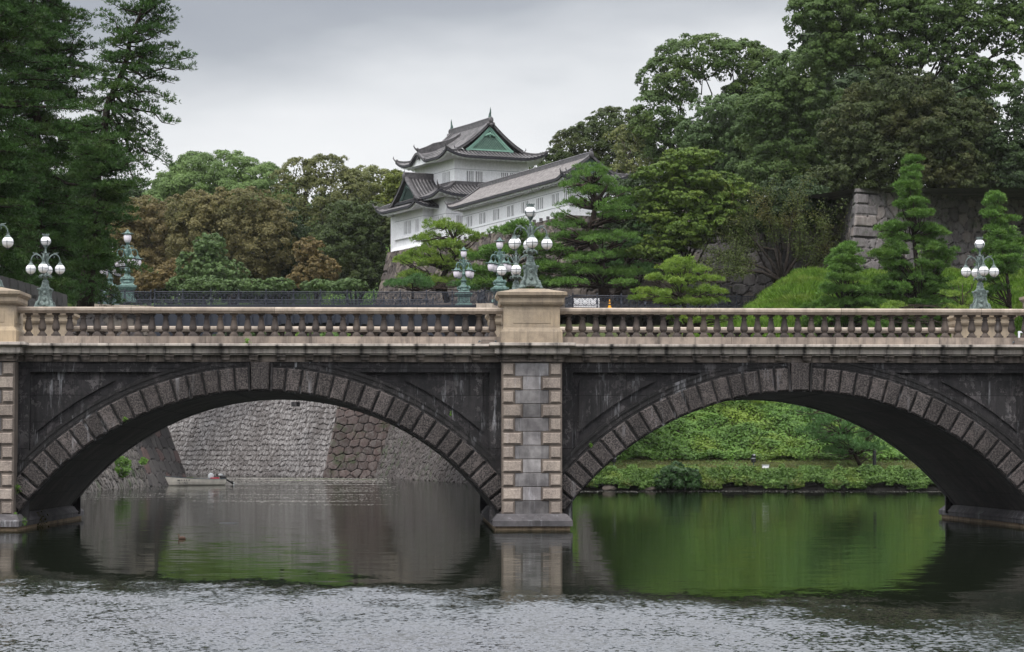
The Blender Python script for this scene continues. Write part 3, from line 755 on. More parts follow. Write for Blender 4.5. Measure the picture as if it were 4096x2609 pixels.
# ------------------------------------------------------------------ lamps of the stone bridge
def globe_part(t, name, c, r, mat, cage=True, top=False):
    mb = MB(); mb.ball(c, r, 20, 12); g = mb.build(name, M[mat], t, smooth=True)
    return g
def stone_lamp(loc, rz, label, twist=0.0):
    t = empty('bridge_lamp', loc, rz, label=label, cat='lamp', group='five globe bronze lamps on the stone bridge pedestals')
    b = MB()
    # clawed feet
    for sx in (-1, 1):
        for sy in (-1, 1):
            b.ball((sx*0.26, sy*0.26, 0.07), 0.10, 8, 6, (1.2, 1.2, 0.7)); b.ball((sx*0.33, sy*0.33, 0.04), 0.06, 8, 5)
            b.tube([(sx*0.28, sy*0.28, 0.08), (sx*0.27, sy*0.27, 0.2), (sx*0.20, sy*0.20, 0.32), (sx*0.17, sy*0.17, 0.5), (sx*0.19, sy*0.19, 0.66), (sx*0.21, sy*0.21, 0.72), (sx*0.18, sy*0.18, 0.76)], [0.085, 0.06, 0.045, 0.04, 0.04, 0.055, 0.03], 8)
            b.ball((sx*0.225, sy*0.225, 0.73), 0.05, 8, 6); b.ball((sx*0.27, sy*0.27, 0.24), 0.05, 8, 6)
    # square flared body with concave sides
    prof = [(0.25, 0.10), (0.245, 0.2), (0.20, 0.30), (0.165, 0.45), (0.15, 0.60), (0.165, 0.72), (0.17, 0.80), (0.13, 0.84)]
    for i in range(len(prof)-1):
        (a, z0), (c, z1) = prof[i], prof[i+1]
        b.frustum(-a, a, -a, a, z0, -c, c, -c, c, z1)
    for (dx, dy) in ((0, -1), (0, 1), (1, 0), (-1, 0)):       # lion mask, cartouche and garland on each face
        def at(u, out_, z): return (u if dx == 0 else dx*out_, dy*out_ if dx == 0 else u, z)
        b.ball(at(0, 0.205, 0.36), 0.06, 10, 7); b.ball(at(0, 0.245, 0.335), 0.028, 8, 5)
        b.ball(at(0.045, 0.20, 0.40), 0.025, 6, 4); b.ball(at(-0.045, 0.20, 0.40), 0.025, 6, 4)
        b.ball(at(0, 0.21, 0.16), 0.08, 8, 6, (1, 1, 1.1)); b.ball(at(0, 0.165, 0.62), 0.06, 10, 6, (1, 0.6, 1.3) if dx == 0 else (0.6, 1, 1.3))
        arcp = [at(0.125*math.cos(a), 0.165, 0.66+0.12*math.sin(a)) for a in np.linspace(0, math.pi, 9)]
        b.tube(arcp, 0.018, 5)
        b.tube([at(-0.13, 0.165, 0.66), at(-0.125, 0.17, 0.48), at(-0.17, 0.22, 0.28), at(-0.19, 0.25, 0.16)], 0.016, 5)
        b.tube([at(0.13, 0.165, 0.66), at(0.125, 0.17, 0.48), at(0.17, 0.22, 0.28), at(0.19, 0.25, 0.16)], 0.016, 5)
        b.tube([at(u, 0.225+0.03*math.cos(u*12), 0.20-0.06*math.cos(u*11)) for u in np.linspace(-0.16, 0.16, 7)], 0.022, 5)
    b.build('lamp_base', M['bronze'], t)
    s = MB()
    s.lathe([(0.16, 0.80), (0.155, 0.86), (0.14, 0.88), (0.145, 0.92), (0.125, 0.94), (0.12, 1.02), (0.13, 1.04), (0.11, 1.06), (0.07, 1.10), (0.065, 1.14), (0.10, 1.17), (0.16, 1.20), (0.185, 1.24), (0.12, 1.27), (0.08, 1.34), (0.06, 1.42), (0.05, 1.5),
             (0.045, 1.75), (0.055, 1.80), (0.05, 1.95), (0.04, 2.06), (0.06, 2.10), (0.035, 2.14), (0.035, 2.24), (0.05, 2.28), (0.085, 2.33), (0.10, 2.38)], 14)
    for k in range(8):
        a = k*math.pi/4 + 0.2; ca, sa = math.cos(a), math.sin(a)
        s.tube([(0.07*ca, 0.07*sa, 1.36), (0.14*ca, 0.14*sa, 1.27), (0.21*ca, 0.21*sa, 1.25), (0.235*ca, 0.235*sa, 1.19), (0.215*ca, 0.215*sa, 1.155)], [0.02, 0.03, 0.034, 0.026, 0.012], 6)
    for k in range(4):
        a = k*math.pi/2 + twist + math.pi/4; ca, sa = math.cos(a), math.sin(a)
        s.tube([(0.05*ca, 0.05*sa, 1.52), (0.09*ca, 0.09*sa, 1.66), (0.06*ca, 0.06*sa, 1.85), (0.10*ca, 0.10*sa, 2.02)], [0.02, 0.03, 0.025, 0.012], 6)
    s.build('lamp_stem', M['bronze'], t)
    RA = 0.535; ZG = 1.49; GR = 0.186
    for k in range(4):
        a = k*math.pi/2 + twist; ca, sa = math.cos(a), math.sin(a)
        def q(r, z, dt=0.0): return (r*ca - dt*sa, r*sa + dt*ca, z)
        m = MB()
        m.tube([q(0.03, 1.60), q(0.06, 1.74), q(0.11, 1.87), q(0.20, 1.985), q(0.30, 2.04), q(0.39, 2.035), q(0.465, 1.985), q(0.515, 1.90), q(0.535, 1.80), q(0.535, 1.76)],
               [0.022, 0.024, 0.027, 0.03, 0.03, 0.027, 0.024, 0.021, 0.019, 0.02], 7)
        m.tube([q(0.22, 2.0), q(0.32, 2.075), q(0.40, 2.075), q(0.46, 2.095), q(0.475, 2.125)], [0.012, 0.028, 0.024, 0.016, 0.005], 6)      # acanthus tail
        m.tube([q(0.10, 1.9), q(0.09, 2.02), q(0.14, 2.10), q(0.17, 2.06)], [0.015, 0.02, 0.018, 0.006], 5)
        m.tube([q(0.30, 2.0), q(0.33, 1.94), q(0.30, 1.90), q(0.27, 1.93)], [0.014, 0.014, 0.01, 0.004], 5)
        for dt in (-1, 1): m.tube([q(0.535, 1.775, 0), q(0.535, 1.775, dt*0.045), q(0.535, 1.80, dt*0.06)], [0.012, 0.010, 0.005], 5)
        m.tube([q(0.535, 1.775), q(0.58, 1.775), q(0.595, 1.80)], [0.012, 0.010, 0.005], 5); m.tube([q(0.535, 1.775), q(0.49, 1.775), q(0.475, 1.80)], [0.012, 0.010, 0.005], 5)
        arm = m.build('lamp_arm', M['bronze'], t)
        c = q(RA, 0)
        m = MB(); m.lathe([(0.028, 1.765), (0.035, 1.74), (0.055, 1.73), (0.06, 1.715), (0.085, 1.69), (0.09, 1.675), (0.11, 1.655), (0.115, 1.635), (0.135, 1.615)], 14, (c[0], c[1], 0))
        m.build('lamp_cap', M['bronze'], arm)
        gl = MB(); gl.ball((c[0], c[1], ZG), GR, 22, 14); gl.build('globe', M['globe'], arm, smooth=True)
        cg = MB(); rr = GR+0.004
        cg.tube([(c[0]+rr*math.cos(u), c[1]+rr*math.sin(u), ZG) for u in np.linspace(0, 2*math.pi, 25)], 0.009, 4, cap=False)
        for ph in (a, a+math.pi/2):
            cg.tube([(c[0]+rr*math.sin(u)*math.cos(ph), c[1]+rr*math.sin(u)*math.sin(ph), ZG-rr*math.cos(u)) for u in np.linspace(-2.3, 2.3, 21)], 0.009, 4, cap=False)
        cg.lathe([(0.004, -0.235), (0.05, -0.21), (0.06, -0.19), (0.02, -0.18)], 8, (c[0], c[1], ZG))
        cg.build('globe_cage', M['cage'], arm)
    zt = 2.535
    m = MB(); m.ball((0, 0, zt), 0.186, 22, 14); m.build('top_globe', M['globe'], t, smooth=True)
    m = MB(); rr = 0.19
    m.tube([(rr*math.cos(u), rr*math.sin(u), zt-0.03) for u in np.linspace(0, 2*math.pi, 25)], 0.010, 4, cap=False)
    for k in range(4):
        a = k*math.pi/2+twist+0.5
        m.tube([(0.20*math.sin(u)*math.cos(a), 0.20*math.sin(u)*math.sin(a), zt-0.20*math.cos(u)) for u in np.linspace(0.3, 1.45, 8)], 0.012, 5)
        m.ball((0.20*math.cos(a), 0.20*math.sin(a), zt+0.0), 0.022, 6, 5, (1, 1, 1.8))
    m.build('globe_cradle', M['cage'], t)
    m = MB(); m.lathe([(0.105, zt+0.155), (0.115, zt+0.17), (0.112, zt+0.22), (0.13, zt+0.235), (0.125, zt+0.25), (0.05, zt+0.252)], 16)
    for k in range(10):
        a = k*math.pi/5; m.tube([(0.12*math.cos(a), 0.12*math.sin(a), zt+0.23), (0.135*math.cos(a), 0.135*math.sin(a), zt+0.275)], [0.022, 0.006], 5)
    m.build('crown', M['bronze'], t)
    return t
zped = ZZ(1151, 79.45) + 0.0
stone_lamp((PX, 80.34, zped), R(0), 'nearest bronze lamp with five caged globes on the central pedestal', twist=R(3))
stone_lamp((XL, 80.34, zped), R(0), 'bronze lamp on the left end pedestal, cut by the left picture edge', twist=R(0))
stone_lamp((XL, YC2-80.34, zped), 0, 'bronze five globe lamp at the far left, seen whole above the balustrade', twist=R(0))
stone_lamp((PX, YC2-80.34, zped), 0, 'bronze lamp on the rear central pedestal, half hidden behind the nearest lamp', twist=R(-2))
stone_lamp((XR, YC2-80.34, zped), 0, 'bronze five globe lamp standing at the far right before the grass bank', twist=R(2))

# ------------------------------------------------------------------ iron bridge behind
def iron_lamp(loc, rz, label, hs=1.0):
    t = empty('urn_lamp', loc, rz, label=label, cat='lamp', group='urn globe lamps of the iron bridge')
    t.scale = (hs, hs, hs)
    m = MB()
    m.frustum(-0.62, 0.62, -0.62, 0.62, 0, -0.55, 0.55, -0.55, 0.55, 0.25); m.frustum(-0.42, 0.42, -0.42, 0.42, 0.25, -0.40, 0.40, -0.40, 0.40, 0.80)
    m.frustum(-0.48, 0.48, -0.48, 0.48, 0.80, -0.60, 0.60, -0.60, 0.60, 0.98); m.frustum(-0.60, 0.60, -0.60, 0.60, 0.98, -0.60, 0.60, -0.60, 0.60, 1.10)
    m.frustum(-0.50, 0.50, -0.50, 0.50, 1.10, -0.30, 0.30, -0.30, 0.30, 1.32)
    for k in range(4):
        a = k*math.pi/2+math.pi/4; ca, sa = math.cos(a), math.sin(a)
        m.tube([(0.50*ca, 0.50*sa, 1.35), (0.56*ca, 0.56*sa, 1.50), (0.44*ca, 0.44*sa, 1.66)], [0.06, 0.09, 0.05], 6)
    m.build('lamp_base', M['bronze_green'], t)
    m = MB()
    m.lathe([(0.44, 1.30), (0.40, 1.38), (0.30, 1.45), (0.36, 1.52), (0.34, 1.62), (0.22, 1.75), (0.18, 1.95), (0.24, 2.02), (0.26, 2.10), (0.17, 2.18), (0.13, 2.4), (0.17, 2.6), (0.11, 2.75), (0.09, 3.1), (0.14, 3.2), (0.09, 3.3), (0.08, 3.8), (0.12, 3.86), (0.16, 3.92)], 12)
    m.build('lamp_stem', M['bronze_green'], t)
    urn = [(0.10, -0.29), (0.16, -0.26), (0.225, -0.12), (0.25, 0.03), (0.245, 0.14), (0.20, 0.24)]
    capp = [(0.20, 0.23), (0.33, 0.27), (0.34, 0.30), (0.22, 0.33), (0.14, 0.40), (0.12, 0.46), (0.06, 0.50), (0.05, 0.56), (0.02, 0.58)]
    for k in range(4):
        a = k*math.pi/2 + 0.35; ca, sa = math.cos(a), math.sin(a); q = lambda r, z: (r*ca, r*sa, z)
        m = MB()
        m.tube([q(0.05, 3.0), q(0.14, 3.25), q(0.25, 3.42), q(0.42, 3.50), q(0.60, 3.46), q(0.70, 3.30), q(0.70, 3.08)], [0.05, 0.06, 0.06, 0.055, 0.05, 0.04, 0.035], 6)
        m.tube([q(0.12, 3.5), q(0.2, 3.7), q(0.34, 3.72), q(0.42, 3.62), q(0.36, 3.55)], [0.03, 0.035, 0.035, 0.03, 0.015], 5)
        m.tube([q(0.42, 3.48), q(0.46, 3.34), q(0.38, 3.26)], [0.03, 0.03, 0.01], 5)
        arm = m.build('lamp_arm', M['bronze_green'], t)
        c = q(0.70, 2.58)
        m = MB(); m.lathe(urn, 14, c); m.build('globe', M['globe_pink'], arm, smooth=True)
        m = MB(); m.lathe(capp, 12, c)
        for j in range(8):
            b_ = j*math.pi/4; m.ball((c[0]+0.36*math.cos(b_), c[1]+0.36*math.sin(b_), c[2]+0.31), 0.035, 5, 4)
        m.lathe([(0.05, -0.34), (0.11, -0.30), (0.11, -0.27)], 8, c)
        m.build('lamp_cap', M['bronze_green'], arm)
    m = MB(); m.lathe(urn, 14, (0, 0, 4.2)); m.build('top_globe', M['globe_pink'], t, smooth=True)
    m = MB(); m.lathe(capp, 12, (0, 0, 4.2))
    for j in range(8):
        b_ = j*math.pi/4; m.ball((0.36*math.cos(b_), 0.36*math.sin(b_), 4.51), 0.035, 5, 4)
    m.build('top_cap', M['bronze_green'], t)
    return t

# railing of the iron bridge: posts and lattice panels
def rail_panel_mesh(L, Hh=1.05):
    m = MB()
    for z in (0.06, 0.20, Hh-0.14, Hh): m.tube([(0, 0, z), (L, 0, z)], 0.022 if z < Hh else 0.04, 4)
    n = 3; u = L/n
    for i in range(n):
        c = (i+0.5)*u
        for rr, zz in ((0.27, 0.55), (0.16, 0.55), (0.08, 0.82)):
            m.tube([(c+rr*math.cos(a)*1.05, 0, zz+rr*math.sin(a)) for a in np.linspace(0, 2*math.pi, 11)], 0.017, 3, cap=False)
        for s_ in (-1, 1):
            m.tube([(c, 0, 0.2), (c+s_*0.12, 0, 0.28), (c+s_*0.30, 0, 0.40), (c+s_*0.22, 0, 0.58), (c+s_*0.32, 0, 0.78), (c+s_*0.2, 0, 0.9)], 0.018, 3)
            m.tube([(c+s_*0.33, 0, 0.2), (c+s_*0.25, 0, 0.5), (c+s_*0.33, 0, 0.9)], 0.016, 3)
            m.tube([(c+s_*(0.17+0.07*math.cos(a)), 0, 0.30+0.07*math.sin(a)) for a in np.linspace(0, 2*math.pi, 8)], 0.015, 3, cap=False)
        m.tube([(c, 0, 0.2), (c, 0, Hh-0.14)], 0.016, 3)
    for i in range(int(L/0.14)):
        x = (i+0.5)*0.14; m.tube([(x, 0, 0.06), (x, 0, 0.20)], 0.013, 3); m.tube([(x, 0, Hh-0.14), (x, 0, Hh)], 0.013, 3)
    return m
panel_cache = {}
def railing(parent, a, b, z, npan, oa=(0, 0, 0)):
    """parts of a railing from a to b (x,y), added to parent whose origin is oa"""
    a = np.array(a, float); b = np.array(b, float); L = np.linalg.norm(b-a)/npan; d = (b-a)/np.linalg.norm(b-a)
    ang = math.atan2(d[1], d[0]); za, zb = z if hasattr(z, '__len__') else (z, z)
    key_ = round(L, 2)
    for i in range(npan):
        p = a + d*L*i; zi = za+(zb-za)*i/npan
        if key_ not in panel_cache:
            ob = rail_panel_mesh(L).build('rail_panel', M['iron'], parent); panel_cache[key_] = ob
        else:
            ob = panel_cache[key_].copy(); COL.objects.link(ob); ob.parent = parent
        ob.location = (p[0]-oa[0], p[1]-oa[1], zi-oa[2]); ob.rotation_euler = (0, -math.atan2((zb-za)/npan, L), ang)
    for i in range(npan+1):
        p = a + d*L*i; zi = za+(zb-za)*i/npan
        if 'post' not in panel_cache:
            m = MB(); m.lathe([(0.09, 0), (0.09, 0.08), (0.055, 0.12), (0.05, 0.3), (0.08, 0.36), (0.09, 0.45), (0.06, 0.55), (0.045, 0.62), (0.045, 1.0), (0.075, 1.04), (0.075, 1.09), (0.03, 1.12), (0.065, 1.17), (0.05, 1.22), (0.01, 1.25)], 8)
            ob = m.build('rail_post', M['iron'], parent); panel_cache['post'] = ob
        else:
            ob = panel_cache['post'].copy(); COL.objects.link(ob); ob.parent = parent
        ob.location = (p[0]-oa[0], p[1]-oa[1], zi-oa[2])
IYL, IYR = 190.0, 199.0
il = P(618, 1222, IYL); ir = P(1912, 1222, IYR)
zdk = float(il[2]); zdr = float(ir[2])
ib = empty('iron_bridge', (float(il[0]), float(il[1]), zdk), label='dark blue iron bridge with lattice railing spanning high above the moat behind the stone bridge', cat='bridge')
io = (float(il[0]), float(il[1]), zdk)
railing(ib, il[:2], ir[:2], (zdk, zdr), 12, io)
dirv = (ir[:2]-il[:2]); Lb = float(np.linalg.norm(dirv)); dirv = dirv/Lb; nrm = np.array([-dirv[1], dirv[0]])   # away from the camera
WB = 10.5
railing(ib, il[:2]+nrm*WB, ir[:2]+nrm*WB, (zdk, zdr), 12, io)
m = MB(); n = 24
def bpt(s, off, z): 
    q = il[:2] + dirv*s + nrm*off; return (q[0]-io[0], q[1]-io[1], z)
# deck slab edge and arched plate girder, then ribs underneath
for off in (0.0, 3.4, 7.0, WB):
    vs = []
    for i in range(n+1):
        s = Lb*i/n; u = 2*i/n-1; zc = (zdr-zdk)*i/n
        zbt = -1.35 - 2.3*abs(u)**2.2 + zc
        vs += [bpt(s, off-0.1, zbt), bpt(s, off-0.1, zc-0.12), bpt(s, off+0.1, zc-0.12), bpt(s, off+0.1, zbt)]
    fs = []
    for i in range(n):
        for k in range(4): fs.append((4*i+k, 4*i+4+k, 4*i+4+(k+1) % 4, 4*i+(k+1) % 4))
    m.add(vs, [tuple(reversed(f)) for f in fs])
m.build('girder', M['iron'], ib)
m = MB()
vs = []
for off, z0, z1 in ((-0.25, -0.12, 0.02),):
    pass
a0, a1 = bpt(0, -0.25, -0.14), bpt(Lb, -0.25, zdr-zdk-0.14); b0, b1 = bpt(0, WB+0.25, -0.14), bpt(Lb, WB+0.25, zdr-zdk-0.14)
up_ = lambda p: (p[0], p[1], p[2]+0.15)
m.add([a0, a1, b1, b0, up_(a0), up_(a1), up_(b1), up_(b0)], [(0, 3, 2, 1), (4, 5, 6, 7), (0, 1, 5, 4), (1, 2, 6, 5), (2, 3, 7, 6), (3, 0, 4, 7)])
m.build('deck_slab', M['iron'], ib)
m = MB()
for i in range(1, 24):
    m = MB(); s = Lb*i/24; u = 2*i/24-1
    p0 = bpt(s, -0.14, -1.2-2.2*abs(u)**2.2); p1 = bpt(s, -0.14, -0.2)
    m.tube([p0, p1], 0.06, 4); m.build('stiffener', M['iron'], ib)
pass

# ------------------------------------------------------------------ masonry walls with real stones
def voro(U, V, su, sv, jit, seed, off=0.5):
    """jittered grid cells in metres: returns id, distance to edge"""
    gu = U/su; gv = V/sv
    iu = np.floor(gu).astype(int); iv = np.floor(gv).astype(int)
    rng = np.random.default_rng(seed); T = rng.uniform(0, 1, (257, 257, 3))
    best = np.full(U.shape, 1e9); sec = np.full(U.shape, 1e9); idb = np.zeros(U.shape, int)
    bx = np.zeros(U.shape); by = np.zeros(U.shape); dx2 = np.zeros(U.shape); dy2 = np.zeros(U.shape)
    for a in (-1, 0, 1):
        for b in (-1, 0, 1):
            cu = iu+a; cv = iv+b
            t = T[cu % 257, cv % 257]
            shift = np.where(cv % 2 == 0, 0.0, off)
            px = (cu + 0.5 + shift + (t[..., 0]-0.5)*jit[0])*su; py = (cv + 0.5 + (t[..., 1]-0.5)*jit[1])*sv
            ddx, ddy = U-px, V-py
            d = (ddx/su)**2*min(su, sv)**2*1.0*(1) + (ddy/sv)**2*min(su, sv)**2
            m1 = d < best
            sec = np.where(m1, best, np.minimum(sec, d))
            idb = np.where(m1, (cu % 257)*257+(cv % 257), idb); best = np.where(m1, d, best)
    e = np.sqrt(sec)-np.sqrt(best)
    return idb, e, T
def masonry_wall(name, pts, ztop, zbot, mat, label, cat='wall', su=0.8, sv=0.5, jit=(0.5, 0.25), depth=0.14, res=0.12, batter=0.35, curve=1.3, pal=((0.10,0.085,0.08),(0.17,0.145,0.135)), seed=1, side=1, thick=3.0,
                 quoin=0.0, warp=0.3, ztops=None, off=0.5, tilt=0.0, group=None, ledge=0.0, segs_=None):
    """wall along a polyline (foot line), leaning back by batter*(height) on the left hand side (side=1) of the walk"""
    pts = [np.array(p[:2], float) for p in pts]
    # mitred normals
    segs = [(pts[i+1]-pts[i])/np.linalg.norm(pts[i+1]-pts[i]) for i in range(len(pts)-1)]
    ns = [side*np.array([-d[1], d[0]]) for d in segs]
    vn = []
    for i in range(len(pts)):
        if i == 0: vn.append(ns[0])
        elif i == len(pts)-1: vn.append(ns[-1])
        else:
            b = ns[i-1]+ns[i]; b /= np.linalg.norm(b); vn.append(b/max(0.35, np.dot(b, ns[i])))
    rng = np.random.default_rng(seed)
    AV = []; AF = []; AC = []; AM = []; base = 0; u0 = 0
    for i, d in enumerate(segs):
        smat = 0
        if segs_: su, sv, jit, depth, pal, ledge, warp = segs_[i][:7]; smat = segs_[i][7] if len(segs_[i]) > 7 else 0
        L = np.linalg.norm(pts[i+1]-pts[i]); nu = max(2, int(L/res)); 
        zt0 = ztop if ztops is None else ztops[i]; zt1 = ztop if ztops is None else ztops[i+1]
        H = max(zt0, zt1)-zbot; nv = max(2, int(H/res))
        s = np.linspace(0, 1, nu+1)[:, None]*np.ones((1, nv+1)); hh = np.linspace(0, 1, nv+1)[None, :]*np.ones((nu+1, 1))
        zt = zt0+(zt1-zt0)*s; z = zbot+(zt-zbot)*hh
        U = u0+s*L; Vv = z
        wu = U + warp*0.3*np.sin(z*1.7+U*0.9) + tilt*z; wv = Vv + warp*0.35*np.sin(U*0.55+1.0)*np.sin(z*0.31+seed) + warp*0.12*np.sin(U*2.1)
        idb, e, T = voro(wu, wv, su, sv, jit, seed, off)
        if quoin > 0:        # big squared corner stones alternating in length
            row = np.floor(z/0.95).astype(int)
            for end, isq in ((0, i > 0), (1, i < len(segs)-1)):
                if not isq and not (quoin > 10): continue
                dist = (s*L) if end == 0 else (1-s)*L
                ql = np.where((row + end) % 2 == 0, quoin % 10, (quoin % 10)*0.55)
                inq = dist < ql
                eq = np.minimum(np.minimum(np.abs(z/0.95-row), np.abs(1-(z/0.95-row)))*0.95, np.where(dist < ql, ql-dist, 9))
                idb = np.where(inq, 9000+row*7+end*3+i*31, idb); e = np.where(inq, eq*1.2, e)
        k = np.clip(e/0.16, 0, 1); prof = (1-(1-k)**2)
        rs = np.random.default_rng(seed+5).uniform(0, 1, (70000, 3))
        idm = np.clip(idb, 0, 69999)
        disp = depth*(prof-0.5) + depth*0.5*(rs[idm, 0]-0.5)*k + rng.normal(0, depth*0.02, U.shape)
        if ledge: disp = disp + ledge*(0.5-(wv/sv-np.floor(wv/sv)))*(0.3+1.4*rs[idm, 2])*k
        disp[:, :] = np.where((s < 1e-6) | (s > 1-1e-6), 0.0, disp)
        hgt = z-zbot
        lean = batter*(hgt - (curve-1.0)*0.0) * (1.0) 
        if curve > 1.0: # steeper towards the top
            Ht = ztop-zbot
            lean = batter*(hgt - hgt**2/(2*Ht)*(curve-1.0))
        nvx = vn[i][None, None, :]*(1-s[..., None]) + vn[i+1][None, None, :]*s[..., None]
        xy = pts[i][None, None, :]*(1-s[..., None]) + pts[i+1][None, None, :]*s[..., None] + nvx*lean[..., None] - ns[i][None, None, :]*disp[..., None]
        Vtx = np.dstack([xy[..., 0], xy[..., 1], z]).reshape(-1, 3)
        c0, c1 = np.array(pal[0]), np.array(pal[1])
        t_ = rs[idm, 1][..., None]; colr = c0*(1-t_)+c1*t_
        if len(pal) > 2: colr = np.where(rs[idm, 2][..., None] > 0.8, np.array(pal[2]), colr)
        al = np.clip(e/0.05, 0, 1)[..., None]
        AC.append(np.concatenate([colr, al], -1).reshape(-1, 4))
        g = np.arange((nu+1)*(nv+1)).reshape(nu+1, nv+1)
        q = np.stack([g[:-1, :-1], g[1:, :-1], g[1:, 1:], g[:-1, 1:]], -1).reshape(-1, 4)
        if side > 0: q = q   # faces look to the right hand side of the walk
        else: q = q[:, ::-1]
        AM += [smat]*(len(q)+len(s)-1); AV.append(Vtx); AF.append(q+base); base += len(Vtx)
        # cap running back
        top = g[:, -1]; tv = Vtx[top]; bk = tv.copy(); bk[:, :2] += ns[i]*thick
        AV.append(bk); idx = np.arange(len(bk))+base; 
        cap = np.stack([top[:-1]+base-len(Vtx), top[1:]+base-len(Vtx), idx[1:], idx[:-1]], -1)
        if side < 0: cap = cap[:, ::-1]
        AF.append(cap); AC.append(np.tile(np.array([*pal[0], 1.0]), (len(bk), 1))); base += len(bk)
        u0 += L
    V = np.concatenate(AV); Fq = np.concatenate(AF); C = np.concatenate(AC)
    o_ = np.array([pts[0][0], pts[0][1], zbot])
    me = bpy.data.meshes.new(name)
    ob = mesh_obj(name, V, Fq, mat, origin=o_, midx=AM)
    a = ob.data.color_attributes.new('stone', 'FLOAT_COLOR', 'POINT')
    a.data.foreach_set('color', C.astype(np.float32).ravel())
    bpy.data.meshes.remove(me)
    return tag(ob, label, cat, group)
# ------------------------------------------------------------------ castle turret and long gallery
def roof_side(mb, p0, e, n, L, D, dmax, z0, prof, lift=0.45, liftL=3.2, ends=(1, 1), rib=0.42, ribh=0.13, steps=10, bump=None):
    """tiled roof slope: eave starts at p0=(x,y), runs along e, rises along n; ribs are real"""
    nx = max(8, int(round(L/rib))*4); xs = np.linspace(0, L, nx+1); rib = L/(nx/4); vs = []
    for x in xs:
        dm = max(0.0, min(D, dmax(x)))
        l = 0.0
        if ends[0]: l += max(0, 1-x/liftL)**2.2
        if ends[1]: l += max(0, 1-(L-x)/liftL)**2.2
        rz = ribh*abs(math.cos(math.pi*x/rib))**1.5
        for k in range(steps+1):
            d = dm*k/steps
            z = z0 + prof(d) + lift*l*max(0, 1-d/3.0) + rz
            if bump: z += bump(x, d)
            vs.append((p0[0]+e[0]*x+n[0]*d, p0[1]+e[1]*x+n[1]*d, z))
    m = steps+1
    cross = e[0]*n[1]-e[1]*n[0]
    fs = []
    for i in range(nx):
        for k in range(steps):
            q = (i*m+k, (i+1)*m+k, (i+1)*m+k+1, i*m+k+1)
            fs.append(q if cross > 0 else tuple(reversed(q)))
    b = len(mb.f); mb.add(vs, fs)
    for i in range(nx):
        if (i % 4) in (1, 2):  # groove faces take the darker tile, standing for shade between ribs
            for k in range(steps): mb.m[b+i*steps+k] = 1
def eave_trim(dark, white, p0, e, n, L, z0, lift=0.45, liftL=3.2, ends=(1, 1), over=1.5, zwall=None, trim=(0, 0), bump=None):
    nx = max(10, int(L/0.08)); dv = []; wv = []
    for i in range(nx+1):
        x = L*i/nx; l = 0
        if ends[0]: l += max(0, 1-x/liftL)**2.2
        if ends[1]: l += max(0, 1-(L-x)/liftL)**2.2
        z = z0 + lift*l + (bump(x, 0) if bump else 0)
        xx = min(max(x, 0), L)
        def pt(inn, zz):
            xi = min(max(x, inn if ends[0] else 0), L-inn if ends[1] else L)
            return (p0[0]+e[0]*xi+n[0]*inn, p0[1]+e[1]*xi+n[1]*inn, zz)
        for inn, dz in ((0.0, 0.05), (0.02, -0.19), (0.16, -0.21), (0.2, -0.10)): dv.append(pt(inn, z+dz))
        wave = 0.06*math.cos(x*2*math.pi/0.6)
        for inn, zz in ((0.22, z-0.12), (0.26, z-0.31+wave), (0.34, z-0.31+wave), (over*0.6, z-0.24-lift*l*0.4), (over+0.05, (zwall if zwall else z0-0.2))): wv.append(pt(inn, zz))
    cross = e[0]*n[1]-e[1]*n[0]
    for mb, vs, m in ((dark, dv, 4), (white, wv, 5)):
        fs = []
        for i in range(nx):
            for k in range(m-1):
                q = (i*m+k, i*m+k+1, (i+1)*m+k+1, (i+1)*m+k)
                fs.append(q if cross > 0 else tuple(reversed(q)))
        mb.add(vs, fs)
def bar(mb, pts, w_, h, lo=0.1):
    """ridge of stacked tiles along a path of (x,y,z)"""
    pts = [np.array(p, float) for p in pts]; vs = []
    for i, p in enumerate(pts):
        d = pts[min(i+1, len(pts)-1)]-pts[max(0, i-1)]; d[2] = 0; d /= np.linalg.norm(d)+1e-9
        s = np.array([-d[1], d[0], 0])
        for a, b in ((-w_/2, -lo), (w_/2, -lo), (w_/2, h*0.8), (w_*0.62, h*0.82), (w_*0.3, h), (-w_*0.3, h), (-w_*0.62, h*0.82), (-w_/2, h*0.8)):
            vs.append(p + s*a + np.array([0, 0, b]))
    fs = []; m = 8
    for i in range(len(pts)-1):
        for k in range(m): fs.append((i*m+k, i*m+(k+1) % m, (i+1)*m+(k+1) % m, (i+1)*m+k))
    fs.append(tuple(range(m-1, -1, -1))); fs.append(tuple((len(pts)-1)*m+k for k in range(m)))
    mb.add(vs, [tuple(f) for f in fs])
def horn(mb, p, d, s=0.35):
    """upturned end tile"""
    p = np.array(p, float); d = np.array([d[0], d[1], 0.0]); d /= np.linalg.norm(d)
    mb.ball(p+np.array([0, 0, 0.1]), s*0.42, 7, 5)
    mb.tube([p, p+d*s*0.5+np.array([0, 0, s*0.35]), p+d*s*0.9+np.array([0, 0, s*0.9]), p+d*s*0.8+np.array([0, 0, s*1.3])], [s*0.2, s*0.17, s*0.12, s*0.04], 6)
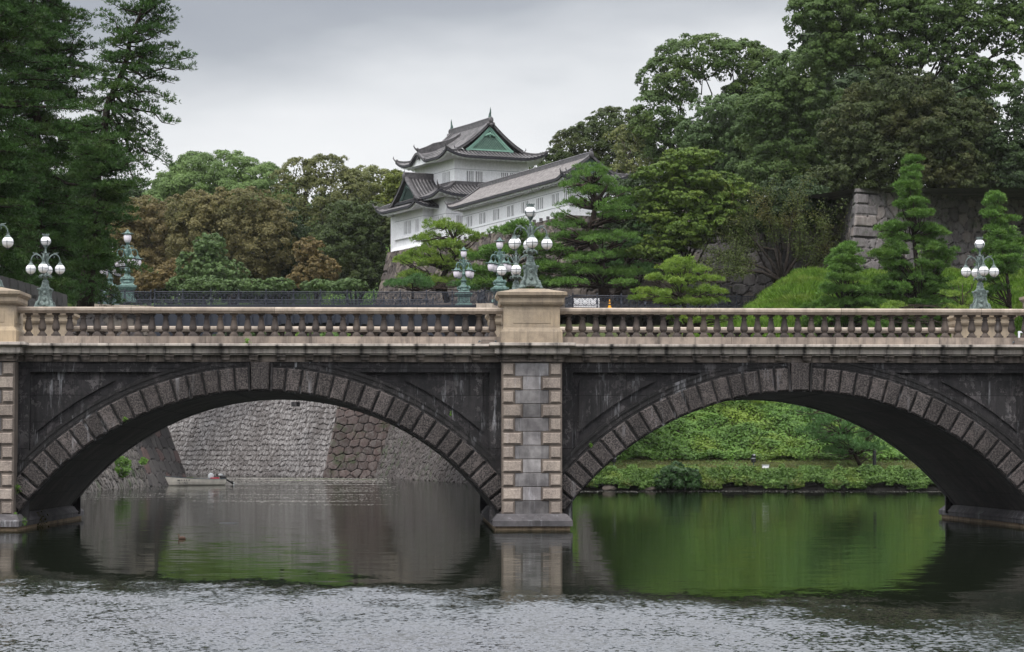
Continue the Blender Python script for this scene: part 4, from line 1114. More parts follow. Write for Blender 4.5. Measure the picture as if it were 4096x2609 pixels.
def shachi(mb, p, s=1.0, d=(0, 1)):
    p = np.array(p, float); d = np.array([d[0], d[1], 0.0])
    mb.tube([p, p+d*0.16*s+np.array([0, 0, 0.15*s]), p+d*0.16*s+np.array([0, 0, 0.45*s]), p+d*0.02*s+np.array([0, 0, 0.75*s]), p+np.array([0, 0, 1.05*s]), p+d*0.03+np.array([0, 0, 1.4*s])], [0.13*s, 0.22*s, 0.16*s, 0.11*s, 0.08*s, 0.012], 7)
    mb.tube([p+np.array([0, 0, 0.5*s]), p-d*0.22*s+np.array([0, 0, 0.62*s])], [0.07*s, 0.02], 5); mb.tube([p+np.array([0, 0, 0.8*s]), p+d*0.2*s+np.array([0, 0, 1.0*s])], [0.06*s, 0.015], 5)
    mb.tube([p+np.array([0, 0, 0.9*s]), p-d*0.17*s+np.array([0, 0, 1.12*s])], [0.06*s, 0.012], 5)

class Frame:
    def __init__(s, name, loc, ang, **k):
        s.o = empty(name, tuple(loc), ang, **k); s.loc = np.array(loc, float); s.c, s.s = math.cos(ang), math.sin(ang)
    def world(s, x, y): return np.array([s.loc[0]+x*s.c-y*s.s, s.loc[1]+x*s.s+y*s.c])
    def local_on(s, px, axis, const):
        """position along a wall (x=const or y=const) seen at photo column px"""
        d = ray(px, 1820)[:2]; lx = lambda v: (v[0]*s.c+v[1]*s.s, -v[0]*s.s+v[1]*s.c)
        o = lx(-s.loc[:2]); dd = lx(d)
        if axis == 'x': t = (const-o[0])/dd[0]; return o[1]+dd[1]*t
        t = (const-o[1])/dd[1]; return o[0]+dd[0]*t
    def zl(s, py, D): return (1820-py)*D/F + CAMZ - s.loc[2]
def window(fr, axis, const, pos, z0, z1, w_, nb, dark=False):
    """recessed window with plaster bars on the wall x=const or y=const (facing -x or -y)"""
    m = MB(); h = w_/2; M1 = 'windark' if dark else 'winback'
    def bx(mb, u0, u1, d0, d1, a, b):
        if axis == 'x': mb.box(const+d0, const+d1, u0, u1, a, b)
        else: mb.box(u0, u1, const+d0, const+d1, a, b)
    bx(m, pos-h, pos+h, -0.012, 0.05, z0, z1)
    o = m.build('window', M[M1], fr.o)
    f = MB(); bw = w_/(2*nb+1)
    for i in range(nb): bx(f, pos-h+bw*(2*i+1), pos-h+bw*(2*i+2), -0.05, -0.012, z0, z1)
    bx(f, pos-h-0.05, pos-h, -0.035, 0.0, z0-0.05, z1+0.05); bx(f, pos+h, pos+h+0.05, -0.035, 0.0, z0-0.05, z1+0.05)
    bx(f, pos-h, pos+h, -0.035, 0.0, z1, z1+0.05); bx(f, pos-h, pos+h, -0.045, 0.0, z0-0.06, z0)
    f.build('window_bars', M['plaster'], o)

Kp = P(1817, 745, 268)
ZB = 25.0
T = Frame('castle_turret', (Kp[0], Kp[1], ZB), R(22.4), label='white three tiered castle turret with green gables above the moat wall', cat='castle turret')
z_ = lambda z: z-ZB
m = MB()
m.box(0, 8.8, 0, 11.3, z_(30.6), z_(34.75))            # upper storey
m.box(-1.7, 9.5, -1.7, 12.6, z_(25.0), z_(30.6))        # lower storey
m.box(-2.9, -1.0, 1.9, 10.1, z_(25.5), z_(29.4))
m.box(-3.15, -2.85, 2.1, 9.9, z_(26.3), z_(26.55)); 
m.frustum(-3.3, -1.0, 1.6, 10.4, z_(25.0), -3.1, -1.0, 1.8, 10.2, z_(25.5))
m.box(-2.9, -1.0, 10.1, 11.3, z_(25.2), z_(29.0))
m.build('wall', M['plaster'], T.o)
m = MB()   # thin grooves of the plaster bands
m.box(-0.012, 8.8, -0.012, 0, z_(33.45), z_(33.50)); m.box(-0.012, 0, -0.012, 11.3, z_(33.45), z_(33.50))
m.box(-2.912, -2.9, 1.89, 10.1, z_(28.35), z_(28.40)); m.box(-2.912, -1.7, 1.888, 1.9, z_(28.35), z_(28.40)); m.box(-1.712, -1.7, -1.7, 1.9, z_(28.35), z_(28.40)); m.box(-1.7, 3, -1.712, -1.7, z_(28.35), z_(28.40))
m.build('groove', M['seam'], T.o)
m = MB(); m.box(-0.06, 8.8, -0.06, 0.0, z_(31.7), z_(31.95)); m.box(-0.06, 0, 0.0, 11.3, z_(31.7), z_(31.95))
m.build('sill_band', M['plaster_trim'], T.o)
for px in (1879, 1915, 2018, 2054): window(T, 'y', 0, T.local_on(px, 'y', 0), z_(32.05), z_(33.3), 0.78, 3, dark=px in (1915, 2054))
for px in (1775, 1792): window(T, 'x', 0, T.local_on(px, 'x', 0), z_(32.05), z_(33.3), 0.8, 2)
for px in (1620, 1635.5, 1667): window(T, 'x', -2.9, T.local_on(px, 'x', -2.9), z_(26.75), z_(28.15), 0.75, 2)
for px in (1749, 1765): window(T, 'x', -1.7, T.local_on(px, 'x', -1.7), z_(26.9), z_(28.2), 0.8, 2)
for px in (1832, 1842): window(T, 'y', -1.7, T.local_on(px, 'y', -1.7), z_(26.9), z_(28.2), 0.4, 2, dark=True)

OV = 1.7; ze = z_(34.75); RUN = 4.4+OV; RISE = 4.0; DG = 2.35
prof = lambda d: RISE*(0.30*(d/RUN)+0.70*(d/RUN)**1.9)
roofT = MB(); dark = MB(); white = MB(); rdg = MB()
Lf = 8.8+2*OV; Ls = 11.3+2*OV
kc = 8.2; khw = 2.3      # cusped gable (karahafu) over the left eave
kb = lambda x, d: (0.85*(0.5+0.5*math.cos(math.pi*(x-kc)/khw)) if abs(x-kc) < khw else 0.0)*max(0, 1-d/5.5)
roof_side(roofT, (-OV, -OV), (1, 0), (0, 1), Lf, DG, lambda x: min(x, Lf-x), ze, prof, 0.75)
roof_side(roofT, (-OV, 11.3+OV), (1, 0), (0, -1), Lf, DG, lambda x: min(x, Lf-x), ze, prof, 0.75)
roof_side(roofT, (-OV, -OV), (0, 1), (1, 0), Ls, RUN, lambda x: (min(x, Ls-x) if min(x, Ls-x) < DG-0.35 else RUN), ze, prof, 0.75, bump=kb)
roof_side(roofT, (8.8+OV, -OV), (0, 1), (-1, 0), Ls, RUN, lambda x: (min(x, Ls-x) if min(x, Ls-x) < DG-0.35 else RUN), ze, prof, 0.75)
roof = roofT.build('upper_roof', [M['tile'], M['tile_groove']], T.o)
for p0, e_, n_, L_ in (((-OV, -OV), (1, 0), (0, 1), Lf), ((-OV, 11.3+OV), (1, 0), (0, -1), Lf), ((-OV, -OV), (0, 1), (1, 0), Ls), ((8.8+OV, -OV), (0, 1), (-1, 0), Ls)):
    eave_trim(dark, white, p0, e_, n_, L_, ze, 0.75, over=OV, zwall=ze-0.15, bump=kb if (n_ == (1, 0)) else None)
rx_, ry0, ry1 = 4.4, -OV+DG-0.55, 11.3+OV-DG+0.55
zr = ze+RISE
bar(rdg, [(rx_, ry0, zr), (rx_, (ry0+ry1)/2, zr-0.04), (rx_, ry1, zr)], 0.42, 0.62)
def hipline(cx, cy, sx, sy, Dg=DG, pr=prof, lf=0.75, z0=ze):
    return [(cx+sx*d, cy+sy*d, z0+pr(d)+lf*max(0, 1-d/3.2)**2.2*max(0, 1-d/3.0)+0.04) for d in np.linspace(0.1, Dg, 8)]
for cx, cy, sx, sy in ((-OV, -OV, 1, 1), (8.8+OV, -OV, -1, 1), (-OV, 11.3+OV, 1, -1), (8.8+OV, 11.3+OV, -1, -1)):
    pts = hipline(cx, cy, sx, sy); bar(rdg, pts, 0.28, 0.24); horn(rdg, (cx+sx*0.15, cy+sy*0.15, pts[0][2]), (-sx, -sy), 0.5)
    # verge ridge from the top of the hip up to the main ridge
    yv = cy+sy*(DG-0.3)
    vp = [(cx+sx*d, yv, ze+prof(d)+0.05) for d in np.linspace(DG-0.2, RUN-0.1, 12)]
    bar(rdg, vp, 0.50, 0.30); vp2 = [(x, yv+sy*0.65, z-0.02) for x, y, z in vp[1:]]; bar(rdg, vp2, 0.26, 0.22)
    horn(rdg, (vp[0][0], vp[0][1], vp[0][2]), (-sx, -sy*0.3), 0.42)
# karahafu crest: ridge that runs from the cusp into the slope
kz = ze+0.85
kp = [(-OV+d, -OV+kc, ze+prof(d)+kb(kc, d)+0.10+0.55*max(0, 1-abs(d-2.0)/2.6)) for d in np.linspace(0.05, 5.2, 12)]
bar(rdg, kp, 0.34, 0.40, lo=0.8); horn(rdg, (-OV+0.05, -OV+kc, kp[0][2]+0.25), (-1, 0), 0.5)
for s_ in (-1, 1):
    q = [(-OV+0.02, -OV+kc+s_*u, ze+kb(kc+s_*u, 0)+0.1) for u in np.linspace(0, khw*0.95, 8)]; bar(rdg, q, 0.22, 0.18)
for y_, s_ in ((ry0, -1), (ry1, 1)):
    rdg.ball((rx_, y_+s_*0.05, zr+0.30), 0.34, 9, 6, (0.9, 0.5, 1.15)); rdg.ball((rx_-0.3, y_+s_*0.02, zr-0.1), 0.2, 7, 5); rdg.ball((rx_+0.3, y_+s_*0.02, zr-0.1), 0.2, 7, 5); rdg.ball((rx_, y_+s_*0.02, zr-0.2), 0.24, 7, 5)
rdg.build('ridge', M['tile_dark'], roof)
dark.build('eave_tiles', M['tile_black'], roof); white.build('eave_soffit', M['plaster_trim'], roof)
fin = MB(); shachi(fin, (rx_, ry0+0.1, zr+0.55), 0.85, (0, 1)); shachi(fin, (rx_, ry1-0.1, zr+0.55), 0.85, (0, -1))
fin.build('finial', M['copper_dark'], roof)
# karahafu tympanum
m = MB(); vs = [(-OV+0.25, -OV+kc+u, ze+kb(kc+u, 0)-0.22) for u in np.linspace(-khw, khw, 17)]
m.prism([(0, 0)], 0, 0) if False else None
poly = [(-OV+kc+u, ze+kb(kc+u, 0)-0.20) for u in np.linspace(-khw*.9, khw*.9, 17)]
n = len(poly); V_ = [(-OV+0.30, y, z) for y, z in poly]+[(-OV+0.6, y, z) for y, z in poly]+[(-OV+0.30, y, ze-0.28) for y, z in poly]
m.add(V_, [(i, i+1, 2*n+i+1, 2*n+i) for i in range(n-1)]+[(i, i+n, i+n+1, i+1) for i in range(n-1)])
m.build('cusped_gable', M['plaster_trim'], T.o)
# green copper gables
def gable(fr, parent, plane, c, hw, zb, za, axis, sgn, light=True, thick=0.12, pr=1.25):
    """triangular gable with curved barge boards; axis: 'y' -> plane is y=plane facing sgn"""
    def pt(u, z, o=0.0): return (c+u, plane+sgn*o, z) if axis == 'y' else (plane+sgn*o, c+u, z)
    curve = [(hw*(1-t), zb+(za-zb)*(0.80*t+0.20*t**2)) for t in np.linspace(0, 1, 10)]
    m = MB(); poly = [(-u, z) for u, z in curve] + [(u, z) for u, z in curve[::-1][1:]]
    vs = [pt(u, z, 0.0) for u, z in poly]; m.add(vs, [tuple(range(len(vs)))]); m.add(vs, [tuple(range(len(vs)))[::-1]])
    gb = m.build('gable', M['copper'] if light else M['copper_dark'], parent)
    b = MB()
    for s_ in (-1, 1):
        for w0, w1, o in ((-0.02, 0.16, 0.16), (0.18, 0.32, 0.10)):
            vs = []
            for u, z in curve:
                vs += [pt(s_*u, z-w0*1.3, o), pt(s_*u*0.985, z-w1*1.35, o), pt(s_*u*0.985, z-w1*1.35, 0.0), pt(s_*u, z-w0*1.3, 0.0)]
            fs = []
            for i in range(len(curve)-1):
                for k in range(4): fs.append((4*i+k, 4*i+4+k, 4*i+4+(k+1) % 4, 4*i+(k+1) % 4))
            b.add(vs, fs)
    x0, x1 = -hw, hw
    a = pt(x0, zb-0.05, 0.0); d = pt(x1, zb+0.12, 0.14)
    b.box(min(a[0], d[0]), max(a[0], d[0]), min(a[1], d[1]), max(a[1], d[1]), zb-0.05, zb+0.12)
    # hanging ornament and lattice
    bb = b.build('barge_board', M['copper_light'] if light else M['copper_dark'], gb)
    o_ = MB(); zo = za-0.85
    p = pt(0, zo, 0.16); o_.ball(p, 0.17, 8, 6)
    for s_ in (-1, 1):
        o_.tube([pt(0, zo-0.1, 0.14), pt(s_*0.25, zo-0.05, 0.14), pt(s_*0.5, zo-0.22, 0.13), pt(s_*0.72, zo-0.2, 0.12)], [0.13, 0.12, 0.09, 0.03], 6)
    o_.tube([pt(0, zo, 0.14), pt(0, zo-0.42, 0.14)], [0.14, 0.03], 6)
    o_.build('gable_pendant', M['copper_light'] if light else M['copper_dark'], gb)
    g_ = MB(); k = int(hw*2/0.28)
    for i in range(-k, k+1):
        for sl in (-1, 1):
            u0 = i*0.28; pts = []
            for j in range(30):
                z = zb+0.16+j*0.09; u = u0+sl*(z-zb)*0.9
                lim = hw*(1-(z-zb+0.35)/(za-zb))*0.88
                if z < za-0.5 and abs(u) < lim: pts.append(pt(u, z, 0.02))
            if len(pts) > 1: g_.tube([pts[0], pts[-1]], 0.016, 3)
    g_.build('gable_lattice', M['copper_light'] if light else M['copper_dark'], gb)
gable(T, T.o, ry0+0.38, 4.4, 2.85, ze+prof(DG)+0.05, zr-0.35, 'y', -1)
gable(T, T.o, ry1-0.38, 4.4, 2.85, ze+prof(DG)+0.05, zr-0.35, 'y', 1)
# lower skirt roof
ze2 = z_(30.30); D2 = 3.25; prof2 = lambda d: 1.55*(0.6*(d/D2)+0.4*(d/D2)**2)
r2 = MB(); dark = MB(); white = MB(); rdg = MB()
roof_side(r2, (-3.25, -3.25), (1, 0), (0, 1), 14.0, D2, lambda x: x, ze2, prof2, 0.55, ends=(1, 0))
roof_side(r2, (-3.25, -3.25), (0, 1), (1, 0), 16.5, D2, lambda x: x, ze2, prof2, 0.55, ends=(1, 0))
eave_trim(dark, white, (-3.25, -3.25), (1, 0), (0, 1), 14.0, ze2, 0.55, ends=(1, 0), over=1.55, zwall=ze2-0.1)
eave_trim(dark, white, (-3.25, -3.25), (0, 1), (1, 0), 16.5, ze2, 0.55, ends=(1, 0), over=1.55, zwall=ze2-0.1)
pts = hipline(-3.25, -3.25, 1, 1, 3.1, prof2, 0.55, ze2); bar(rdg, pts, 0.34, 0.34); horn(rdg, (-3.1, -3.1, pts[0][2]+0.15), (-1, -1), 0.6)
bar(rdg, [(0.0, -0.12, ze2+1.55), (8.8, -0.12, ze2+1.55)], 0.3, 0.28); bar(rdg, [(-0.12, 0.0, ze2+1.55), (-0.12, 11.3, ze2+1.55)], 0.3, 0.28)
ro2 = r2.build('lower_roof', [M['tile'], M['tile_groove']], T.o); rdg.build('ridge', M['tile_dark'], ro2); dark.build('eave_tiles', M['tile_black'], ro2); white.build('eave_soffit', M['plaster_trim'], ro2)
# roof of the left bay with its gable facing left
ze3 = z_(29.35); RUN3 = 5.8; RI3 = 3.55; DG3 = 1.7
prof3 = lambda d: RI3*(0.35*(d/RUN3)+0.65*(d/RUN3)**1.7)
r3 = MB(); dark = MB(); white = MB(); rdg = MB(); x0 = -4.6; L3 = 11.6; yb0 = 0.2
roof_side(r3, (x0, yb0), (0, 1), (1, 0), L3, DG3, lambda x: min(x, L3-x), ze3, prof3, 0.6, 2.4)
cut = lambda x: (x if x < DG3-0.3 else RUN3)
roof_side(r3, (x0, yb0), (1, 0), (0, 1), 4.65, RUN3, cut, ze3, prof3, 0.6, 2.4, ends=(1, 0))
roof_side(r3, (x0, yb0+L3), (1, 0), (0, -1), 4.65, RUN3, cut, ze3, prof3, 0.6, 2.4, ends=(1, 0))
eave_trim(dark, white, (x0, yb0), (0, 1), (1, 0), L3, ze3, 0.6, 2.4, over=1.7, zwall=ze3-0.12)
eave_trim(dark, white, (x0, yb0), (1, 0), (0, 1), 3.0, ze3, 0.6, 2.4, ends=(1, 0), over=1.7, zwall=ze3-0.12)
eave_trim(dark, white, (x0, yb0+L3), (1, 0), (0, -1), 3.0, ze3, 0.6, 2.4, ends=(1, 0), over=1.7, zwall=ze3-0.12)
yc3 = yb0+L3/2; zr3 = ze3+RI3
bar(rdg, [(x0+DG3-0.55, yc3, zr3+0.05), (0.0, yc3, zr3)], 0.4, 0.62); shachi(rdg, (x0+DG3-0.5, yc3, zr3+0.55), 0.3)
rdg.ball((x0+DG3-0.6, yc3, zr3+0.2), 0.3, 8, 6, (0.5, 0.9, 1.2))
for sy, cy in ((1, yb0), (-1, yb0+L3)):
    pts = [(x0+d, cy+sy*d, ze3+prof3(d)+0.6*max(0, 1-d/2.4)**2.2+0.05) for d in np.linspace(0.1, DG3, 6)]
    bar(rdg, pts, 0.26, 0.22); horn(rdg, (x0+0.12, cy+sy*0.12, pts[0][2]), (-1, -sy), 0.5)
    vp = [(x0+DG3-0.35, cy+sy*d, ze3+prof3(d)+0.05) for d in np.linspace(DG3-0.2, RUN3-0.1, 10)]
    bar(rdg, vp, 0.40, 0.26); horn(rdg, vp[0], (-1, -sy), 0.4)
ro3 = r3.build('bay_roof', [M['tile'], M['tile_groove']], T.o); rdg.build('ridge', M['tile_dark'], ro3); dark.build('eave_tiles', M['tile_black'], ro3); white.build('eave_soffit', M['plaster_trim'], ro3)
gable(T, T.o, x0+DG3-0.02, yc3, 2.9, ze3+prof3(DG3)+0.05, zr3-0.15, 'x', -1, light=False)

# long gallery
tip = P(1787, 832, 262); ga = R(18.8)
gx, gy = math.cos(ga), math.sin(ga)
G0 = np.array([tip[0]+1.3*(gx+gy)*1.0, tip[1]+1.3*(gy-gx), ZB])      # wall corner: tip + 1.3 h + 1.3 g
G = Frame('gallery_building', (G0[0], G0[1], ZB), ga, label='long white gallery with bleached tile roof running down from the turret to the right', cat='castle gallery')
GL = 29.6; GW = 4.3; zeg = z_(28.45)
m = MB(); m.box(0, GW, -GL, 0, 0.0, zeg-0.1); m.build('wall', M['plaster'], G.o)
m = MB(); m.box(-0.012, 0, -GL, 0, z_(27.55), z_(27.60)); m.box(-0.012, 0, -GL, 0, z_(26.02), z_(26.06)); m.build('groove', M['seam'], G.o)
m = MB(); m.box(-0.05, 0, -GL, 0, z_(26.06), z_(26.25)); m.build('sill_band', M['plaster_trim'], G.o)
for a_, b_ in ((850, 873), (943, 968), (1043, 1068), (1145, 1172), (1250, 1280), (1358, 1385), (1470, 1500)):
    for q in (a_, b_):
        window(G, 'x', 0, G.local_on(q/1.805+1400, 'x', 0), z_(26.3), z_(27.4), 0.62, 1)
for q in (1560, 1590): window(G, 'x', 0, G.local_on(q/1.805+1400, 'x', 0), z_(26.3), z_(27.4), 0.62, 1)
RG = GW/2+1.3; RIG = 2.25; DGg = 1.25
profg = lambda d: RIG*(0.75*(d/RG)+0.25*(d/RG)**2)
rg = MB(); dark = MB(); white = MB(); rdg = MB(); LG = GL+2.6; WG = GW+2.6
cutg = lambda x: (min(x, LG-x) if min(x, LG-x) < DGg-0.3 else RG)
roof_side(rg, (-1.3, 1.3), (0, -1), (1, 0), LG, RG, cutg, zeg, profg, 0.35, 2.0, rib=0.30)
roof_side(rg, (GW+1.3, 1.3), (0, -1), (-1, 0), LG, RG, cutg, zeg, profg, 0.35, 2.0, rib=0.30)
rog = rg.build('gallery_roof', [M['tile_light'], M['tile']], G.o)
re = MB()
roof_side(re, (-1.3, -GL-1.3), (1, 0), (0, 1), WG, DGg, lambda x: min(x, WG-x), zeg, profg, 0.35, 2.0)
roof_side(re, (-1.3, 1.3), (1, 0), (0, -1), WG, DGg, lambda x: min(x, WG-x), zeg, profg, 0.35, 2.0)
re.build('hip_end', [M['tile'], M['tile_groove']], rog)
eave_trim(dark, white, (-1.3, 1.3), (0, -1), (1, 0), LG, zeg, 0.35, 2.0, over=1.3, zwall=zeg-0.12)
eave_trim(dark, white, (GW+1.3, 1.3), (0, -1), (-1, 0), LG, zeg, 0.35, 2.0, over=1.3, zwall=zeg-0.12)
eave_trim(dark, white, (-1.3, -GL-1.3), (1, 0), (0, 1), WG, zeg, 0.35, 2.0, over=1.3, zwall=zeg-0.12)
eave_trim(dark, white, (-1.3, 1.3), (1, 0), (0, -1), WG, zeg, 0.35, 2.0, over=1.3, zwall=zeg-0.12)
zrg = zeg+RIG
bar(rdg, [(GW/2, 1.3-DGg+0.4, zrg), (GW/2, -GL-1.3+DGg-0.4, zrg)], 0.36, 0.46)
for sx, cx in ((1, -1.3), (-1, GW+1.3)):
    for sy, cy in ((-1, 1.3), (1, -GL-1.3)):
        pts = [(cx+sx*d, cy+sy*d, zeg+profg(d)+0.35*max(0, 1-d/2)**2.2+0.04) for d in np.linspace(0.1, DGg, 5)]
        bar(rdg, pts, 0.24, 0.2); horn(rdg, (cx+sx*.1, cy+sy*.1, pts[0][2]), (-sx, -sy), 0.42)
        vp = [(cx+sx*d, cy+sy*(DGg-0.25), zeg+profg(d)+0.05) for d in np.linspace(DGg-0.2, RG-0.1, 8)]
        bar(rdg, vp, 0.36, 0.26); horn(rdg, vp[0], (-sx, -sy), 0.4)
for y_ in (1.3-DGg+0.45, -GL-1.3+DGg-0.45):
    rdg.ball((GW/2, y_, zrg+0.2), 0.28, 8, 6, (0.9, 0.6, 1.2)); rdg.ball((GW/2, y_, zrg+0.62), 0.12, 7, 5)
rdg.build('ridge', M['tile_dark'], rog); dark.build('eave_tiles', M['tile_black'], rog); white.build('eave_soffit', M['plaster_trim'], rog)
m = MB()
for i in range(30):   # paired brackets under the eave
    y = -i*1.0-0.3
    if y > -GL: m.box(-0.75, -0.02, y-0.22, y+0.22, zeg-0.36, zeg-0.26)
m.build('eave_brackets', M['plaster_trim'], G.o)
gable(G, G.o, -GL-1.3+DGg-0.02, GW/2, RG-DGg, zeg+profg(DGg)+0.02, zrg-0.1, 'y', -1, light=False)
# walls that continue to the right of the gallery
c1 = G.world(GW*0.5, -GL+2.0); e1 = P(2535, 860, 238)
t = empty('parapet_wall', (c1[0], c1[1], 24.2), math.atan2(e1[1]-c1[1], e1[0]-c1[0]), label='low white plastered wall to the right of the gallery, between the pine and the dark tree', cat='wall')
m = MB(); L_ = float(np.hypot(e1[0]-c1[0], e1[1]-c1[1])); m.box(0, L_, 0, 0.5, 0.0, 2.6); m.build('wall', M['plaster'], t)
m = MB(); m.prism([(0, 2.6), (0, 2.75), (L_, 2.75), (L_, 2.6)], -0.3, 0.8); m.build('coping', M['tile_dark'], t)

# ------------------------------------------------------------------ stone walls
def offset_poly(pts, dist, side=1):
    pts = [np.array(p[:2], float) for p in pts]
    segs = [(pts[i+1]-pts[i])/np.linalg.norm(pts[i+1]-pts[i]) for i in range(len(pts)-1)]
    ns = [side*np.array([-d[1], d[0]]) for d in segs]; outp = []
    for i in range(len(pts)):
        if i == 0: v = ns[0]
        elif i == len(pts)-1: v = ns[-1]
        else: b = ns[i-1]+ns[i]; b /= np.linalg.norm(b); v = b/max(0.35, np.dot(b, ns[i]))
        outp.append(pts[i]-v*dist)
    return outp
BR = ((0.06, 0.05, 0.046), (0.125, 0.103, 0.092), (0.18, 0.15, 0.125))
DK = ((0.055, 0.05, 0.052), (0.115, 0.103, 0.10), (0.19, 0.165, 0.14))
LT = ((0.085, 0.072, 0.068), (0.16, 0.145, 0.14), (0.22, 0.205, 0.20))
top = [T.world(14, 11.0), T.world(-3.4, 11.0), T.world(-3.4, 0.6), G.world(-0.25, -0.5), G.world(-0.25, -GL-0.5), G.world(GW+4.5, -GL-0.5), P(2720, 0, 236)[:2]]
H_ = 12.0; lean = 0.36*16.0*(1-0.3)
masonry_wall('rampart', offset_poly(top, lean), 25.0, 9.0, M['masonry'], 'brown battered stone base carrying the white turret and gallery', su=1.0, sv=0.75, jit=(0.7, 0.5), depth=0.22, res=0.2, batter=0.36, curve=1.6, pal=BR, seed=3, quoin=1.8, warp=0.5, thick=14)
cm_ = MB()   # stub row of coping stones under the plaster
for i in range(34):
    p = G.world(-0.42, -0.2-i*0.9); 
    if i % 2 == 0: cm_.box(p[0]-0.16, p[0]+0.16, p[1]-0.16, p[1]+0.16, 25.0, 25.28)
tag(cm_.build('edge_stones', M['tile_dark']), 'row of dark stub stones along the foot of the gallery wall', 'stones')
C0 = P(1286, 1910, 262); A0 = P(767, 1898, 302); C1 = P(1495, 1910, 264); E0 = P(1885, 1933, 207); E1 = P(2160, 1950, 184); E2 = P(2300, 1950, 166)
AX = P(400, 1886, 338)
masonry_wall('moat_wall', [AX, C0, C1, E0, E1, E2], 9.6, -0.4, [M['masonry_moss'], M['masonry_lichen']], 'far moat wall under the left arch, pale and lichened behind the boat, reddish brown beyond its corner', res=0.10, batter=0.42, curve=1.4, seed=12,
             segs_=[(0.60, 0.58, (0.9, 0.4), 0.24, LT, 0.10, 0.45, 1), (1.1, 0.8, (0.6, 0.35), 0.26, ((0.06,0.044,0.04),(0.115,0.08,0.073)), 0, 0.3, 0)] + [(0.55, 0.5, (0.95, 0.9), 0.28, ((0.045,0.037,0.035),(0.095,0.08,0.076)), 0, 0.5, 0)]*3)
B0, B1, B2 = W(310, 1971), W(606, 1946), P(777, 0, 198.5)
MG = ((0.075,0.066,0.06),(0.17,0.15,0.135)); BG = ((0.055,0.05,0.05),(0.115,0.105,0.10),(0.13,0.085,0.078))
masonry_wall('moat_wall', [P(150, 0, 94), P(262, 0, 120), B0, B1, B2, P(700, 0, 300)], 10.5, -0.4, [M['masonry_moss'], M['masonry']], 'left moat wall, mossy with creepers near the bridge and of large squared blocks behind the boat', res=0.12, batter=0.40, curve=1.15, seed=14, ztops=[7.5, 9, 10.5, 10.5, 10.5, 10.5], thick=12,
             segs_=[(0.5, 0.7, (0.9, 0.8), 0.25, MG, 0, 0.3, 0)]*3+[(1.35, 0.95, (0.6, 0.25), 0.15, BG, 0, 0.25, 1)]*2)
# abutments of the iron bridge
la = [P(210, 0, 186), P(640, 0, 190.5), P(650, 0, 203)]
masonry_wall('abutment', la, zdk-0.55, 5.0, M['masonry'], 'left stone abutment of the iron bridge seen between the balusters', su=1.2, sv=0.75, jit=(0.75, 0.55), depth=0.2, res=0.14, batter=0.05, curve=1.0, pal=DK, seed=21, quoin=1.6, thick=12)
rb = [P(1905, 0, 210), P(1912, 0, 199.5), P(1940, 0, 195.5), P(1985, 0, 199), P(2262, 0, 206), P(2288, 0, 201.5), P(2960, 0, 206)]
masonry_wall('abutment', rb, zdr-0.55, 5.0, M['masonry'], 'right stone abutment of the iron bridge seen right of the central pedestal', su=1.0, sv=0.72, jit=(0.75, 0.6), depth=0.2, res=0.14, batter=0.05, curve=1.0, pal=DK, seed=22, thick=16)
def coping(parent, pts, z, w_=0.7, h=0.5):
    m = MB()
    for a, b in zip(pts[:-1], pts[1:]):
        a = np.array(a[:2]); b = np.array(b[:2]); d = (b-a)/np.linalg.norm(b-a); n_ = np.array([-d[1], d[0]])
        k = max(1, int(np.linalg.norm(b-a)/1.9))
        for i in range(k):
            p = a+(b-a)*i/k + d*0.012; q = a+(b-a)*(i+1)/k - d*0.012
            c_ = [p-n_*0.12, q-n_*0.12, q+n_*w_, p+n_*w_]
            m.add([(x, y, z) for x, y in c_]+[(x, y, z+h) for x, y in c_], [(0, 3, 2, 1), (4, 5, 6, 7), (0, 1, 5, 4), (1, 2, 6, 5), (2, 3, 7, 6), (3, 0, 4, 7)])
    return m
m = coping(None, la[:2], zdk-0.54); tag(m.build('coping_stones', M['rail']), 'pale coping stones on the left abutment under the iron railing', 'coping')
m = coping(None, rb[1:], zdr-0.54); tag(m.build('coping_stones', M['rail']), 'pale coping stones on the right abutment under the iron railing', 'coping')
def rail_thing(label, pts, zs, ns, group='iron railings with scrollwork'):
    o0 = (float(pts[0][0]), float(pts[0][1]), zs[0])
    t = empty('iron_railing', o0, label=label, cat='railing', group=group)
    for i in range(len(pts)-1): railing(t, pts[i][:2], pts[i+1][:2], (zs[i], zs[i+1]), ns[i], o0)
    return t
rail_thing('scrollwork iron railing on the left abutment behind the pine branches', [P(300, 0, 187.3), P(612, 0, 190.3)], [zdk-0.02, zdk-0.02], [3])
rail_thing('scrollwork iron railing on the right abutment with the white banner behind it', [P(1914, 0, 199.7), P(1940, 0, 195.8), P(1985, 0, 199.3)], [zdr-0.02]*3, [2, 1])
rail_thing('long scrollwork railing right of the central pedestal above the stone abutment', [P(2262, 0, 206.2), P(2290, 0, 201.9), P(2860, 0, 205)], [zdr-0.02]*3, [2, 6])
rail_thing('short dark railing at the top left edge of the grass bank', [P(2870, 0, 216), P(3080, 0, 217)], [15.2, 15.3], [3])
# lamps and people of the iron bridge
def on(px, D, z): q = P(px, 0, D); return (float(q[0]), float(q[1]), z)
iron_lamp(on(518, 190.5, ZZ(1215, 190.5)), R(8), 'green urn globe lamp at the left end of the iron bridge railing', 1.18)
iron_lamp(on(450, 201, ZZ(1215, 199)-0.3), R(20), 'green urn globe lamp mostly hidden behind the left pine branches', 1.13)  # pan tiles darkened, shade between the ribs put into the colour
iron_lamp(on(1999, 200, ZZ(1213, 200)), R(5), 'green urn globe lamp just left of the nearest bronze lamp', 1.12)
iron_lamp(on(1856, 212, ZZ(1228, 212)), R(12), 'green urn globe lamp second from the central pedestal, behind the lattice railing', 1.08)
